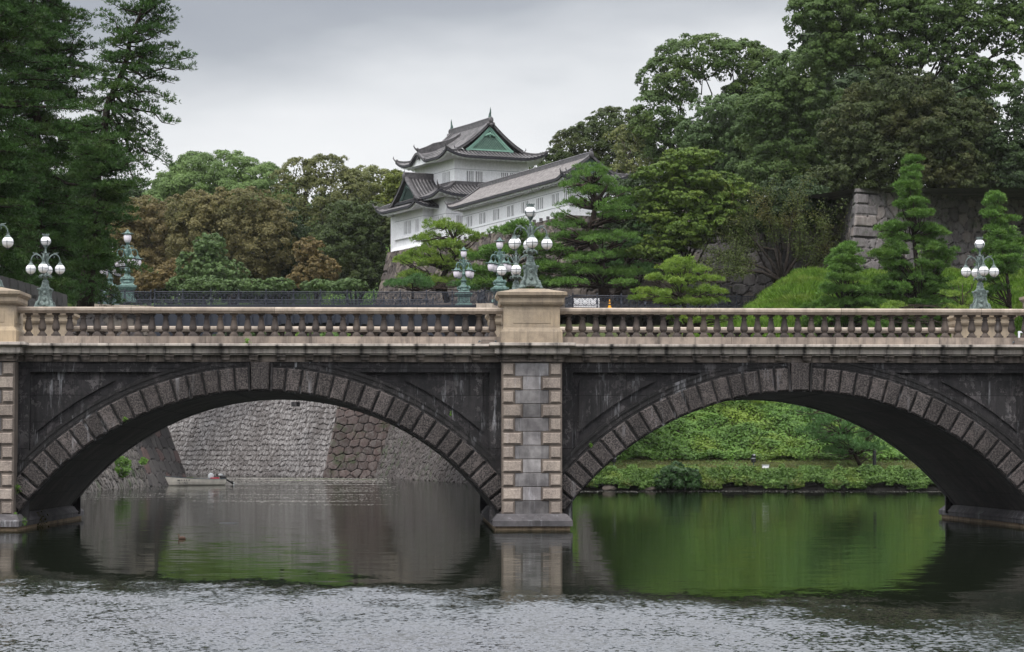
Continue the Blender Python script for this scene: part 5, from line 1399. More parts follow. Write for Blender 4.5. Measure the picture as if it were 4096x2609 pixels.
# right terrace walls
TP = ((0.05,0.045,0.048),(0.11,0.098,0.10),(0.15,0.125,0.115)); TP_LIT = ((0.085,0.074,0.074),(0.17,0.15,0.148),(0.2,0.17,0.155))  # second palette is lighter: brightening put into the right-hand face's stone colour
rw = [P(2700, 0, 226), P(3318, 0, 222), P(3372, 0, 207), P(4300, 0, 220)]
masonry_wall('terrace_wall', rw, 25.1, 12.5, M['masonry_moss'], 'tall dark stone wall with squared corner stones behind the grass bank', su=1.05, sv=0.95, jit=(0.85, 0.8), depth=0.26, res=0.13, batter=0.10, curve=1.0, pal=((0.05,0.045,0.048),(0.11,0.098,0.10),(0.15,0.125,0.115)), seed=31, quoin=2.6, thick=30, warp=0.6, segs_=[(1.3, 0.95, (0.6, 0.3), 0.2, TP, 0, 0.2, 0), (1.05, 0.95, (0.85, 0.8), 0.26, TP, 0, 0.6, 0), (1.05, 0.95, (0.85, 0.8), 0.26, TP_LIT, 0, 0.6, 0)])
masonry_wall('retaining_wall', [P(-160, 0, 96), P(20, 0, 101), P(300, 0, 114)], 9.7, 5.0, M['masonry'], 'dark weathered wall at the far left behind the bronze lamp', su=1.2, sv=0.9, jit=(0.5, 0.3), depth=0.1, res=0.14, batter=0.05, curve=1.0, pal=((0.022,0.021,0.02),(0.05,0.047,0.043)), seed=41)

# ------------------------------------------------------------------ terrain
M['hill'] = plain('dark undergrowth', (0.022,0.038,0.010), 0.95, 0, 0.5, 0.8, 0.1, col2=(0.055,0.10,0.022), bstr=1.0)  # dark green ground colour of the far slope
def terrain(name, xs, ys, zf, mat, label=None):
    X, Y = np.meshgrid(xs, ys, indexing='ij'); Z = zf(X, Y)
    V = np.dstack([X, Y, Z]).reshape(-1, 3); g = np.arange(X.size).reshape(X.shape)
    q = np.stack([g[:-1, :-1], g[1:, :-1], g[1:, 1:], g[:-1, 1:]], -1).reshape(-1, 4)
    return tag(mesh_obj(name, V, q, mat, smooth=True), kind='structure')
def sm(a, b, x): t = np.clip((x-a)/(b-a), 0, 1); return t*t*(3-2*t)
XA, XB = float(P(2850, 0, 200)[0]), float(P(3330, 0, 200)[0])
XBL = float(P(2130, 0, 165)[0])
def bank_z(X, Y):
    topz = 12.9 + 4.9*sm(XA, XB, X)
    z = np.where(Y < 164.3, 0.35, 0.95 + (Y-164.3)*0.14)
    s = 2.05 + 0.45*(Y-172) + 0.25*np.sin(X*0.5)*np.sin(Y*0.37) + 0.12*np.sin(X*1.7+Y)
    z = np.where(Y > 172, s, z)
    hi = topz + 0.16*np.sin(X*0.6) + 0.10*np.sin(X*2.1+Y*0.4)*np.sin(Y*0.7) + 0.08*np.sin(X*4.3) + 0.02*np.clip(Y-206, 0, 99)
    k = 0.6; z = np.where(Y > 185, -k*np.log(np.exp(-np.clip(z, -5, 60)/k)+np.exp(-hi/k)), z)
    edge = sm(0, 1, (X - XBL)/1.5) 
    return z*edge + (-2.0)*(1-edge)*(Y < 400)
terrain('grass_bank', np.concatenate([np.arange(XBL-7, 62, 0.5), [80, 140]]), np.concatenate([[162.6, 163.0, 163.4], np.arange(164, 212, 0.5), [230, 260]]), bank_z, M['earth'])
tw = [AX+[7,4,0], C0+[7.5,4,0], C1+[6,6,0], E0+[6.5,4,0], E1+[6.5,5,0]]
def hill_z(X, Y):
    wl = np.interp(X, [-80, AX[0]+7, C0[0]+7.5, C1[0]+6, E0[0]+6.5, E1[0]+6.5, 30], [345, AX[1]+5, C0[1]+5, C1[1]+5, E0[1]+5, 212, 212])
    d = Y-wl; z = np.where(d > 0, np.where(X < 10, 9.4+0.35*np.clip(d-2.5, 0, 62), 12.8), -2.0)
    return z + np.where(d > 3, 0.5*np.sin(X*0.35)*np.sin(Y*0.3), 0)
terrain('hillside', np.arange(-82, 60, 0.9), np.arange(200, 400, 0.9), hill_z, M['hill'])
tp = MB(); 
def slabpoly(name, poly, z, mat, zb=-2.0):
    m = MB(); n = len(poly); m.add([(x, y, zb) for x, y in poly]+[(x, y, z) for x, y in poly], [tuple(range(n, 2*n)), tuple(range(n))[::-1]]+[(i, (i+1) % n, (i+1) % n+n, i+n) for i in range(n)])
    return tag(m.build(name, M[mat] if isinstance(mat, str) else mat), kind='structure')
q = lambda px, D: tuple(P(px, 0, D)[:2])
slabpoly('left_bank', [q(-900, 99), q(20, 103), q(300, 116), q(290, 165), q(330, 186), q(470, 204), q(400, 300), (-140, 330)], 9.4, 'turf')
slabpoly('left_bank', [(-60, 93.5), q(150, 94), q(262, 113), q(20, 100.5), q(-160, 95.6), (-60, 95.6)], 6.6, 'turf')
slabpoly('upper_terrace', [q(3420, 212), q(4400, 222), (150, 330), (20, 330), q(3380, 226)], 24.9, 'turf', 13)
slabpoly('upper_terrace', [q(2740, 231), q(3340, 227), (40, 330), (10, 330)], 24.6, 'turf', 13)
slabpoly('far_terrace', [(-160, 345), (-60, 345), (-42, 330), (60, 330), (160, 330), (160, 460), (-160, 460)], 18.0, 'turf')
slabpoly('approach_road', [(XL-14, 80.5), (XL-0.9, 80.5), (XL-0.9, 92), (XL-14, 92)], z_corn_t-0.02, 'asphalt', 5.5)
slabpoly('approach_road', [(XR+14, 80.5), (XR+14, 92), (XR+0.9, 92), (XR+0.9, 80.5)], z_corn_t-0.02, 'asphalt', 5.5)
# stone kerb of the right bank
masonry_wall('kerb_wall', [P(2230, 0, 163.2), P(3100, 0, 162.8), P(4200, 0, 163)], 0.62, -0.3, M['masonry'], 'low mossy stone edging along the waterline of the green bank', su=1.5, sv=0.5, jit=(0.5, 0.15), depth=0.1, res=0.16, batter=0.1, curve=1.0, pal=((0.03,0.028,0.024),(0.06,0.055,0.045)), seed=51, thick=1.2)
# ------------------------------------------------------------------ vegetation
def leaves_to_obj(name, V, mat, parent, origin):
    return mesh_obj(name, V, quads(len(V)//4), mat, parent, origin=origin)
def needle_quads(base, d, L, w, rng):
    n = len(base); a = rng.normal(0, 1, (n, 3)); v = np.cross(d, a); v /= np.linalg.norm(v, axis=1, keepdims=True)+1e-9
    V = np.empty((n, 4, 3)); L = np.asarray(L).reshape(-1, 1)
    V[:, 0] = base; V[:, 1] = base+d*L*0.55-v*w; V[:, 2] = base+d*L; V[:, 3] = base+d*L*0.55+v*w
    return V.reshape(-1, 3)
def limb_tube(mb, a, b, r0, r1, rng, sag=0.12, n=5):
    a = np.array(a, float); b = np.array(b, float); L = np.linalg.norm(b-a)
    pts = []; rr = []
    for i in range(n+1):
        t = i/n; p = a+(b-a)*t + (rng.normal(0, 0.035*L, 3) if 0 < i < n else 0)
        p[2] += sag*L*math.sin(math.pi*t)*0.6; pts.append(p); rr.append(r0+(r1-r0)*t)
    mb.tube(pts, rr, 5)
def px_lobes(lobes, D, dd=1.0):
    outl = []
    for l in lobes:
        px, py, rx, ry = l[:4]; off = l[4] if len(l) > 4 else 0.0
        c = P(px, py, D+off); k = (D+off)/F
        outl.append((c, np.array([rx*k, dd*0.5*(rx+ry)*k*1.15, ry*k])))
    return outl
def broadleaf(name, label, lobes, D, mat, bark='bark', trunk=None, zbase=13.0, leaf=0.125, dens=0.64, sub=0.21, flat=0.75, seed=0, cat='tree', asp=0.6, fill=0.14, group=None, limbs=True, dd=1.0, upb=0.55):
    rng = np.random.default_rng(seed+100)
    L = px_lobes(lobes, D, dd); cs = np.array([l[0] for l in L]); rs = np.array([l[1] for l in L])
    cen = cs.mean(0); tb = np.array(trunk if trunk is not None else [cen[0], cen[1]+1.0, zbase], float)
    AV = []
    for li, (c, r) in enumerate(L):
        rm = (r[0]*r[1]*r[2])**(1/3)
        ns = int(1.35*4/(sub*sub)); d = rng.normal(0, 1, (ns, 3)); d[:, 2] += 0.25; d /= np.linalg.norm(d, axis=1, keepdims=True)
        keep = (d[:, 2] > -0.75) & ((d[:, 1] < 0.45) | (rng.uniform(0, 1, ns) < 0.35))
        d = d[keep]; sc = c + d*r*rng.uniform(0.74, 1.04, (len(d), 1))
        # drop clumps buried in other lobes
        bur = np.zeros(len(sc), bool)
        for lj, (c2, r2) in enumerate(L):
            if lj != li: bur |= (((sc-c2)/r2)**2).sum(1) < 0.42
        d = d[~bur]; sc = sc[~bur]
        srad = sub*rm*rng.uniform(0.6, 1.45, len(sc))
        nl = np.maximum(6, (dens*2*math.pi*srad**2/(2*leaf*leaf*asp)).astype(int))
        idx = np.repeat(np.arange(len(sc)), nl); n = len(idx)
        d2 = d[idx]*0.75 + np.array([0, 0, upb]) + rng.normal(0, 0.62, (n, 3)); d2 /= np.linalg.norm(d2, axis=1, keepdims=True)
        pos = sc[idx] + d2*srad[idx][:, None]*np.array([1, 1, flat])*rng.uniform(0.6, 1.12, (n, 1))
        AV.append(leaf_quads(pos, d2, leaf, asp, 0.38, rng))
        nf = int(n*fill); dv = rng.normal(0, 1, (nf, 3)); dv /= np.linalg.norm(dv, axis=1, keepdims=True)
        pos = c + dv*r*rng.uniform(0.35, 0.85, (nf, 1)); AV.append(leaf_quads(pos, dv, leaf*1.5, 0.8, 0.8, rng))
    V = np.concatenate(AV)
    t = empty(name, tuple(tb), label=label, cat=cat, group=group)
    leaves_to_obj('crown', V, mat, t, tb)
    mb = MB(); z0 = tb.copy(); topp = cen.copy(); topp[2] = min(topp[2], tb[2]+0.55*(cen[2]-tb[2])+0.5)
    h = max(1.0, topp[2]-z0[2]); rad = 0.035*(rs[:, 0].mean()*2+h)*0.55
    fork = z0+(topp-z0)*0.6
    mb.tube([z0, z0+(fork-z0)*0.5+rng.normal(0, 0.1, 3), fork], [rad*1.25, rad, rad*0.8], 8)
    if limbs:
        for c, r in L:
            tgt = c - np.array([0, 0, r[2]*0.25]); limb_tube(mb, fork, tgt, rad*0.55, rad*0.15, rng, 0.1)
            for k in range(7):
                dv = rng.normal(0, 1, 3); dv[2] = abs(dv[2])*0.8; dv /= np.linalg.norm(dv)
                limb_tube(mb, tgt+(fork-tgt)*rng.uniform(0, 0.35), c+dv*r*0.85, rad*0.2, rad*0.05, rng, 0.05, 4)
    V0 = mb.build('trunk', M[bark], t, True, origin=tb)
    return t
def pine_needles(blobs, rng, nl, k=8, L=0.30, w=0.024, spread=0.55, upb=0.7, area=0.045, camcut=True):
    """blobs: (centre, radii) -> tufts over the upper shell of each blob"""
    B = []; Dv = []
    for c, r in blobs:
        n = max(6, int(nl*2*math.pi*r[0]*r[1]/area*0.1)); d = rng.normal(0, 1, (n, 3)); d[:, 2] = np.abs(d[:, 2])*1.0-0.25*rng.uniform(0, 1, n)
        d /= np.linalg.norm(d, axis=1, keepdims=True)
        lump = 1.0+0.22*np.sin(d[:, 0]*5+c[0]*7)*np.sin(d[:, 1]*5+c[2]*9)
        p = c + d*r*(rng.uniform(0.55, 1.05, (n, 1)))*lump[:, None]
        dirn = d*0.7+np.array([0, 0, upb]); dirn /= np.linalg.norm(dirn, axis=1, keepdims=True)
        B.append(np.repeat(p, k, 0)); dn = np.repeat(dirn, k, 0)+rng.normal(0, spread, (n*k, 3)); dn /= np.linalg.norm(dn, axis=1, keepdims=True); Dv.append(dn)
    B = np.concatenate(B); Dv = np.concatenate(Dv)
    return needle_quads(B, Dv, L*rng.uniform(0.7, 1.25, len(B)), w, rng)
def pine(name, label, pads, D, trunk, mat, bark='bark_red', seed=0, k=9, L=0.30, w=0.022, nl=5.5, depth_copies=2, tr=0.32, spread=0.6, group='pines around the moat', cat='pine tree', padz=None, droop=0.0, dsp=1.0, twigs=True):
    rng = np.random.default_rng(seed+500)
    tp = [P(x, y, D) for x, y in trunk]; base = tp[0].copy()
    blobs = []
    for p_ in pads:
        px, py, rx, ry = p_[:4]; kk = D/F
        for j in range(1+depth_copies):
            off = 0 if j == 0 else rng.uniform(0.5, 1.9)*rx*kk*(-1 if j % 2 else 1)*dsp
            sc = 1 if j == 0 else rng.uniform(0.6, 0.9)
            jit = (0, 0) if j == 0 else (rng.uniform(-0.5, 0.5)*rx, rng.uniform(-0.5, 0.5)*ry)
            c = P(px+jit[0], py+jit[1], D+off); 
            # split each pad into a few lumps
            m = max(3, int(rx*kk/0.32))
            for q_ in range(m):
                a = rng.uniform(0, 2*math.pi); rr = rng.uniform(0, 0.9)
                cc = c+np.array([math.cos(a)*rr*rx*kk*sc, math.sin(a)*rr*rx*kk*sc*0.8, rng.uniform(-0.4, 0.4)*ry*kk - 0.25*rr*ry*kk])
                s2 = rng.uniform(0.26, 0.46)
                r_b = max(0.42, rx*kk*s2*sc); blobs.append((cc, np.array([r_b, r_b, max(0.26, min(ry*kk*rng.uniform(0.6, 0.95)*sc, r_b*0.75))])))
    V = pine_needles(blobs, rng, nl, k, L, w, spread)
    t = empty(name, tuple(base), label=label, cat=cat, group=group)
    leaves_to_obj('crown', V, mat, t, base)
    mb = MB(); n = len(tp); mb.tube(tp, [tr*(1-0.75*i/(n-1)) for i in range(n)], 8)
    for c, r in blobs[::2]:
        dd_ = [np.linalg.norm((c-q_)*np.array([1, 0.6, 1.3])) for q_ in tp]; i = int(np.argmin(dd_)); src = tp[max(0, i-1)]*0.45+tp[i]*0.55
        if twigs: limb_tube(mb, src, c-np.array([0, 0, r[2]*0.3]), tr*0.26, 0.03, rng, 0.06, 4)
    mb.build('trunk', M[bark], t, True, origin=base)
    return t
def conifer(name, label, D, trunk, branches, mat, seed=0, auto=None, L=0.20, w=0.020, k=7, nl=3.6, tr=0.22, bark='bark', group='tall dark conifers at the left', blob=0.46, droop=0.1, spread=0.6, vy=0.55):
    """branches: (px0,py0,px1,py1) limbs set with needle tufts; auto=(y_top,y_bot,n,fn radius_px) adds limbs all round"""
    rng = np.random.default_rng(seed+900); kk = D/F
    tp = [P(x, y, D) for x, y in trunk]; base = tp[0].copy(); ys = [y for x, y in trunk]
    def trunk_at(py):
        for i in range(len(trunk)-1):
            (x0, y0), (x1, y1) = trunk[i], trunk[i+1]
            if (y0 >= py >= y1): t_ = (y0-py)/(y0-y1+1e-9); return tp[i]+(tp[i+1]-tp[i])*t_
        return tp[-1] if py < ys[-1] else tp[0]
    segs = []
    for b_ in branches:
        a = P(b_[0], b_[1], D) if len(b_) == 4 else P(b_[0], b_[1], D); e_ = P(b_[2], b_[3], D+rng.uniform(-0.8, 0.8)); segs.append((a, e_, 1.0))
    if auto:
        y0, y1, n, fn = auto
        for i in range(n):
            py = y0+(y1-y0)*(i+rng.uniform(0, 1))/n; a = trunk_at(py); ang = rng.uniform(0, 2*math.pi); R_ = fn(py)*kk*rng.uniform(0.65, 1.1)
            e_ = a+np.array([math.cos(ang)*R_, math.sin(ang)*R_, R_*rng.uniform(-0.28, 0.22)-droop*R_]); segs.append((a, e_, 1.0))
    blobs = []; mb = MB(); mb.tube(tp, [tr*(1-0.8*i/(len(tp)-1)) for i in range(len(tp))], 8)
    for a, e_, s_ in segs:
        Lg = np.linalg.norm(e_-a); m = max(3, int(Lg/0.34)); limb_tube(mb, a, e_, 0.02+0.018*Lg, 0.012, rng, -0.05, 5)
        d = (e_-a)/Lg; sd_ = np.cross(d, [0, 0, 1.0]); sd_ /= np.linalg.norm(sd_)+1e-9
        for i in range(m):
            t_ = 0.22+0.78*(i+0.5)/m; wdt = blob*1.6*(1.05-t_*0.7)
            for q_ in range(2):
                c = a+(e_-a)*t_+sd_*rng.uniform(-1, 1)*wdt+np.array([0, 0, rng.uniform(-0.14, 0.12)])
                r_ = blob*rng.uniform(0.6, 1.1); blobs.append((c, np.array([r_, r_, r_*0.5])))
    V = pine_needles(blobs, rng, nl, k, L, w, spread, upb=vy)
    t = empty(name, tuple(base), label=label, cat='conifer', group=group)
    leaves_to_obj('crown', V, mat, t, base); mb.build('trunk', M[bark], t, True, origin=base)
    return t

LM = {
 'camphor': leafmat('camphor leaf', (0.065,0.125,0.04), (0.13,0.215,0.075), (0.17,0.24,0.06), 0.25),
 'camphor_far': leafmat('far camphor leaf', (0.11,0.19,0.08), (0.21,0.32,0.13), None, 0.2, k=0.75),
 'camphor_pale': leafmat('pale camphor leaf', (0.10,0.175,0.09), (0.165,0.26,0.13), None, 0.3),
 'brown': leafmat('browning zelkova leaf', (0.14,0.13,0.065), (0.215,0.185,0.095), (0.12,0.155,0.065), 0.18, k=0.7),
 'brown2': leafmat('rusty zelkova leaf', (0.17,0.14,0.075), (0.25,0.19,0.105), (0.15,0.17,0.075), 0.2, c3amt=0.35),
 'olive': leafmat('olive leaf', (0.10,0.12,0.05), (0.19,0.20,0.09), None, 0.25, k=0.75),
 'olive_light': leafmat('light olive leaf', (0.15,0.18,0.09), (0.24,0.26,0.12), None, 0.25, k=0.75),
 'yellowgreen': leafmat('yellow green leaf', (0.12,0.175,0.03), (0.20,0.235,0.045), None, 0.4),
 'dark': leafmat('dark evergreen leaf', (0.05,0.085,0.03), (0.10,0.145,0.05), (0.13,0.14,0.05), 0.25),
 'darkgreen': leafmat('deep green leaf', (0.03,0.062,0.028), (0.06,0.105,0.04), None, 0.3),
 'oak': leafmat('dark oak leaf', (0.045,0.075,0.028), (0.085,0.115,0.042), (0.12,0.11,0.045), 0.3),
 'maple': leafmat('layered maple leaf', (0.075,0.155,0.03), (0.16,0.25,0.045), (0.20,0.27,0.04), 0.5),
 'teal': leafmat('bluish green leaf', (0.075,0.14,0.06), (0.15,0.24,0.10), None, 0.5),
 'rust': leafmat('orange brown leaf', (0.17,0.13,0.065), (0.25,0.18,0.09), None, 0.6),
 'hedge': leafmat('hedge leaf', (0.07,0.15,0.04), (0.13,0.24,0.07), None, 0.5),
 'bush_dark': leafmat('glossy dark shrub leaf', (0.03,0.085,0.03), (0.06,0.14,0.045), None, 1.5, rough=0.4),
 'pine': leafmat('pine needle', (0.075,0.17,0.045), (0.14,0.27,0.07), (0.17,0.28,0.06), 0.6, k=0.78),
 'pine_blue': leafmat('blue green pine needle', (0.06,0.15,0.06), (0.105,0.225,0.085), None, 0.6, k=0.75),
 'pine_yellow': leafmat('yellow green pine needle', (0.13,0.23,0.045), (0.22,0.33,0.07), (0.25,0.31,0.06), 0.6, k=0.85),
 'conifer': leafmat('dark conifer needle', (0.035,0.10,0.03), (0.08,0.18,0.045), (0.12,0.175,0.045), 0.8, k=0.52),
 'conifer2': leafmat('conifer needle', (0.045,0.12,0.045), (0.10,0.205,0.06), (0.13,0.19,0.055), 0.8, k=0.56),
 'cherry': leafmat('cherry leaf', (0.07,0.11,0.035), (0.13,0.17,0.05), (0.20,0.11,0.045), 0.35, c3amt=0.35),
 'grass': leafmat('grass blade', (0.11,0.24,0.03), (0.24,0.42,0.07), (0.28,0.38,0.10), 0.6, k=0.60, c3amt=0.8, hscale=1.2),
 'cover': leafmat('bank plant leaf', (0.07,0.17,0.04), (0.18,0.34,0.08), (0.27,0.38,0.07), 0.35, c3amt=0.8, hscale=1.6),
 'cover2': leafmat('waterside plant leaf', (0.065,0.145,0.035), (0.16,0.28,0.08), (0.23,0.29,0.06), 0.5, c3amt=0.8, hscale=1.6),
}
G1 = 'trees on the far side of the moat'
broadleaf('camphor_tree', 'broad light green dome topped tree behind the brown trees at the left', [(870,705,210,80),(720,780,120,85),(1030,760,150,95),(860,800,260,110),(1130,880,110,120)], 335, LM['camphor_far'], seed=1, zbase=18, group=G1)
broadleaf('zelkova_tree', 'rusty brown tree beside the tall left conifers', [(570,860,110,70),(470,970,110,100),(650,930,120,110),(520,1080,160,90),(700,1060,130,100)], 292, LM['brown2'], seed=2, zbase=14, dens=0.5, group=G1)
broadleaf('zelkova_tree', 'large olive brown tree under the light green dome', [(790,850,125,75),(960,835,150,70),(1085,905,95,90),(850,950,175,135),(1030,1000,150,120),(930,1080,160,90)], 286, LM['brown'], seed=3, zbase=14, dens=0.5, group=G1)
broadleaf('elm_tree', 'airy olive tree with dark forking limbs left of the turret', [(1200,700,95,58),(1310,690,105,60),(1170,790,70,80),(1290,800,120,75),(1390,770,80,80),(1240,900,90,60)], 312, LM['olive'], seed=4, zbase=15, dens=0.42, sub=0.24, fill=0.05, group=G1)
broadleaf('elm_tree', 'pale olive tree crown touching the left edge of the turret', [(1480,735,120,58),(1550,800,70,80),(1420,830,100,80),(1500,870,90,70)], 318, LM['olive_light'], seed=5, zbase=15, dens=0.5, group=G1)
broadleaf('ginkgo_tree', 'yellow green tree directly left of the turret bay roof', [(1590,745,55,60),(1560,820,60,50)], 304, LM['yellowgreen'], seed=6, zbase=15, dens=0.6, group=G1)
broadleaf('evergreen_tree', 'dark olive green tree in front of the pale olive crown, left of the turret base', [(1430,880,130,75),(1380,1000,150,110),(1470,1060,80,80),(1320,1080,110,90),(1530,940,60,80),(1440,1120,140,60)], 287, LM['dark'], seed=7, zbase=13, group=G1)
broadleaf('small_tree', 'bluish green small tree in front of the large brown tree', [(835,995,65,55),(800,1070,90,60),(890,1100,90,60),(770,1140,100,40)], 258, LM['teal'], seed=8, zbase=13, leaf=0.16, group=G1)
broadleaf('small_tree', 'orange brown small tree beside the dark tree left of the turret base', [(1235,1000,60,45),(1270,1080,80,60),(1220,1120,70,45)], 268, LM['rust'], seed=9, zbase=13, leaf=0.16, dens=0.5, group=G1)
broadleaf('small_tree', 'slender green tree between the brown tree and the orange one', [(1150,900,55,75),(1190,980,60,80),(1130,1050,75,80),(1060,1110,90,60)], 290, LM['darkgreen'], seed=10, zbase=13, group=G1)
broadleaf('small_tree', 'dull brown bush right of the left urn lamps', [(640,1120,110,45),(560,1140,70,40),(700,1080,60,40)], 262, LM['rust'], seed=12, zbase=13, leaf=0.16, dens=0.5, group=G1)
hl = [(760+i*58, 1158-(i*37 % 23), 50+(i*29 % 30), 18+(i*13 % 14)) for i in range(12) if i not in (3, 7, 8)]
broadleaf('hedge', 'low bright green hedge just above the iron railing', hl, 244, LM['teal'], seed=11, zbase=13, leaf=0.13, cat='hedge', limbs=False)
broadleaf('far_wood', 'dim tree line filling the gaps behind the left trees', [(300,950,260,220),(620,980,260,200),(980,960,260,200),(1330,1000,240,190),(60,900,200,250),(350,1150,250,90),(650,1130,260,100),(1000,1130,260,100),(1300,1130,220,90)], 352, LM['darkgreen'], seed=13, zbase=18, leaf=0.3, cat='trees', fill=0.4, limbs=False)

G2 = 'trees on the right hand heights'
broadleaf('evergreen_tree', 'dark round headed evergreen behind the gallery roof', [(2450,525,130,80),(2340,600,130,90),(2230,680,115,75),(2480,640,140,120),(2560,560,80,90),(2410,720,160,90)], 292, LM['dark'], seed=20, zbase=20, sub=0.18, group=G2)
broadleaf('small_tree', 'thin yellowing tree with bare twigs before the dark evergreen', [(2500,560,70,50),(2550,640,90,50),(2480,715,90,45),(2590,700,70,60)], 270, LM['olive_light'], seed=21, zbase=20, dens=0.3, sub=0.3, fill=0.02, bark='bark_pale', group=G2)
broadleaf('camphor_tree', 'tall grey green camphor with an open trunk window against the sky', [(2800,240,190,80),(2680,330,120,100),(2930,255,150,80),(3040,300,110,100),(2630,480,100,120),(2830,600,180,80),(2720,580,130,90),(2990,420,110,110)], 268, LM['camphor'], seed=22, zbase=22, dens=0.6, fill=0.05, group=G2)
broadleaf('camphor_tree', 'pale green camphor in the middle of the right hand trees', [(2890,450,120,60),(2790,545,90,65),(2960,560,110,80),(3050,470,90,90),(3000,660,120,80)], 256, LM['camphor_pale'], seed=23, zbase=22, group=G2)
broadleaf('maple_tree', 'layered bright green tree right of the tall pine', [(2760,640,130,36),(2670,695,125,36),(2800,730,150,38),(2640,780,110,36),(2760,825,180,40),(2630,870,110,36),(2780,915,170,42),(2870,860,130,45),(2910,770,110,45),(2700,960,140,40),(2620,1010,110,36)], 218, LM['maple'], seed=24, zbase=13, leaf=0.13, sub=0.26, flat=0.5, upb=0.9, dd=1.5, group=G2)
broadleaf('camphor_tree', 'broad mid green camphor left of the dark oak', [(3180,330,130,110),(3060,480,120,120),(3250,450,130,120),(3140,620,150,110),(3300,600,120,110),(3050,720,120,100),(3200,780,140,90)], 248, LM['camphor'], seed=25, zbase=24, group=G2)
broadleaf('camphor_tree', 'huge camphor whose dark limbs spread across the top right of the sky', [(3250,70,120,80),(3390,-20,150,100),(3420,180,150,80),(3590,70,140,90),(3550,-80,150,100),(3760,0,130,110),(3700,210,110,70),(3900,70,120,100),(4060,160,110,100),(3990,330,90,80),(4080,-10,120,120),(3320,60,130,90),(3480,60,150,100),(3700,90,140,90),(3830,160,120,80),(3860,290,110,70),(3300,230,110,70),(3550,230,140,70)], 234, LM['camphor'], seed=26, zbase=25, dens=0.8, fill=0.08, sub=0.22, trunk=P(3660, 560, 234), group=G2)
broadleaf('oak_tree', 'dense brownish dark oak bulging over the tall stone wall', [(3600,400,200,115),(3450,520,170,120),(3700,520,210,130),(3550,640,190,110),(3780,650,190,110),(3420,690,130,100),(3650,740,180,95),(3880,510,100,110),(3860,740,140,80),(3500,770,120,60),(3300,740,90,70)], 227, LM['oak'], seed=27, zbase=25, sub=0.17, fill=0.2, group=G2)
broadleaf('oak_tree', 'dark tree cut by the right picture edge above the wall', [(4010,580,90,90),(4090,690,100,120),(4020,790,110,90),(4110,450,80,100)], 226, LM['darkgreen'], seed=28, zbase=25, group=G2)
broadleaf('understory_tree', 'shadowy green tree between the layered tree and the wall corner', [(3150,810,160,90),(3260,860,80,80),(3040,860,120,80),(2960,900,110,60)], 219, LM['darkgreen'], seed=29, zbase=14, group=G2)
broadleaf('understory_tree', 'dark foliage between the gallery end and the layered tree', [(2560,780,90,80),(2520,880,110,80),(2620,960,110,90),(2480,960,90,60)], 229, LM['darkgreen'], seed=33, zbase=14, group=G2)
broadleaf('far_wood', 'dark background foliage behind the right hand trees', [(3150,560,260,220),(3450,480,260,220),(3750,520,220,220),(2820,720,200,160),(3300,200,120,100),(3300,700,200,140),(3900,700,220,140)], 272, LM['darkgreen'], seed=30, zbase=22, leaf=0.28, cat='trees', fill=0.4, limbs=False)
# open crowned cherry
def cherry():
    D = 213; rng = np.random.default_rng(77); base = P(3150, 1180, D); t = empty('cherry_tree', tuple(base), label='sparse spreading cherry tree with bare dark limbs in front of the stone wall', cat='tree')
    mb = MB(); AV = []
    fork = P(3130, 1130, D); mb.tube([base, P(3148, 1150, D), fork], [0.42, 0.34, 0.3], 8)
    mains = [((3060, 1075), (2960, 1040), (2850, 1010), 0), ((3080, 1040), (3010, 950), (2940, 880), 1), ((3120, 1020), (3080, 900), (3050, 790), -1), ((3150, 1030), (3160, 920), (3180, 800), 1.5), ((3170, 1060), (3230, 980), (3300, 900), -1.5), ((3190, 1090), (3260, 1040), (3330, 1020), 0.5), ((3050, 1090), (2930, 1080), (2840, 1075), -2), ((3100, 1000), (2990, 980), (2890, 960), 2.5)]
    ends = []
    for a, b, c, off in mains:
        p = [fork, P(*a, D+off*0.4), P(*b, D+off), P(*c, D+off*1.8)]; mb.tube(p, [0.2, 0.14, 0.08, 0.03], 6); ends.append(p)
        for i in range(16):
            s = rng.uniform(0.15, 1); q0 = p[1]+(p[3]-p[1])*s; dv = (p[3]-p[1]); dv = dv/np.linalg.norm(dv)*0.6+rng.normal(0, 0.55, 3)+np.array([0, 0, 0.35]); q1 = q0+dv*rng.uniform(1.0, 2.6)
            limb_tube(mb, q0, q1, 0.035, 0.01, rng, 0.02, 3)
            n = 150; tt = rng.uniform(0.1, 1.1, (n, 1)); pos = q0+(q1-q0)*tt+rng.normal(0, 0.28, (n, 3)); AV.append(leaf_quads(pos, rng.normal(0, 1, (n, 3)), 0.085, 0.5, 0.5, rng))
    leaves_to_obj('crown', np.concatenate(AV), LM['cherry'], t, base); mb.build('trunk', M['bark'], t, True, origin=base)
cherry()

# pines of the middle distance
pine('pine_tree', 'cloud shaped yellow green pine hiding the foot of the turret', [(1770,905,75,30),(1850,930,70,30),(1700,955,60,28),(1905,955,45,28),(1790,985,110,26),(1650,1025,80,24),(1860,1015,80,22),(1620,1045,50,18),(1740,1050,110,26),(1670,1110,90,24),(1620,1145,60,18),(1830,1075,80,22),(1760,1125,110,26),(1700,1000,60,22)], 226, [(1790,1210),(1765,1120),(1800,1050),(1840,1000),(1800,930),(1790,900)], LM['pine_yellow'], seed=1)
pine('pine_tree', 'spreading pine behind the cluster of lamps left of the central pedestal', [(2040,925,110,30),(2130,950,80,30),(1990,995,90,26),(2100,1005,110,30),(1925,1030,80,26),(1960,1090,120,30),(2080,1095,130,30),(1885,1135,90,26),(2160,1065,90,30),(2210,1130,110,30),(2040,1150,140,24),(1990,1050,70,24)], 219, [(2060,1215),(2040,1120),(2070,1030),(2040,940)], LM['pine'], seed=2)
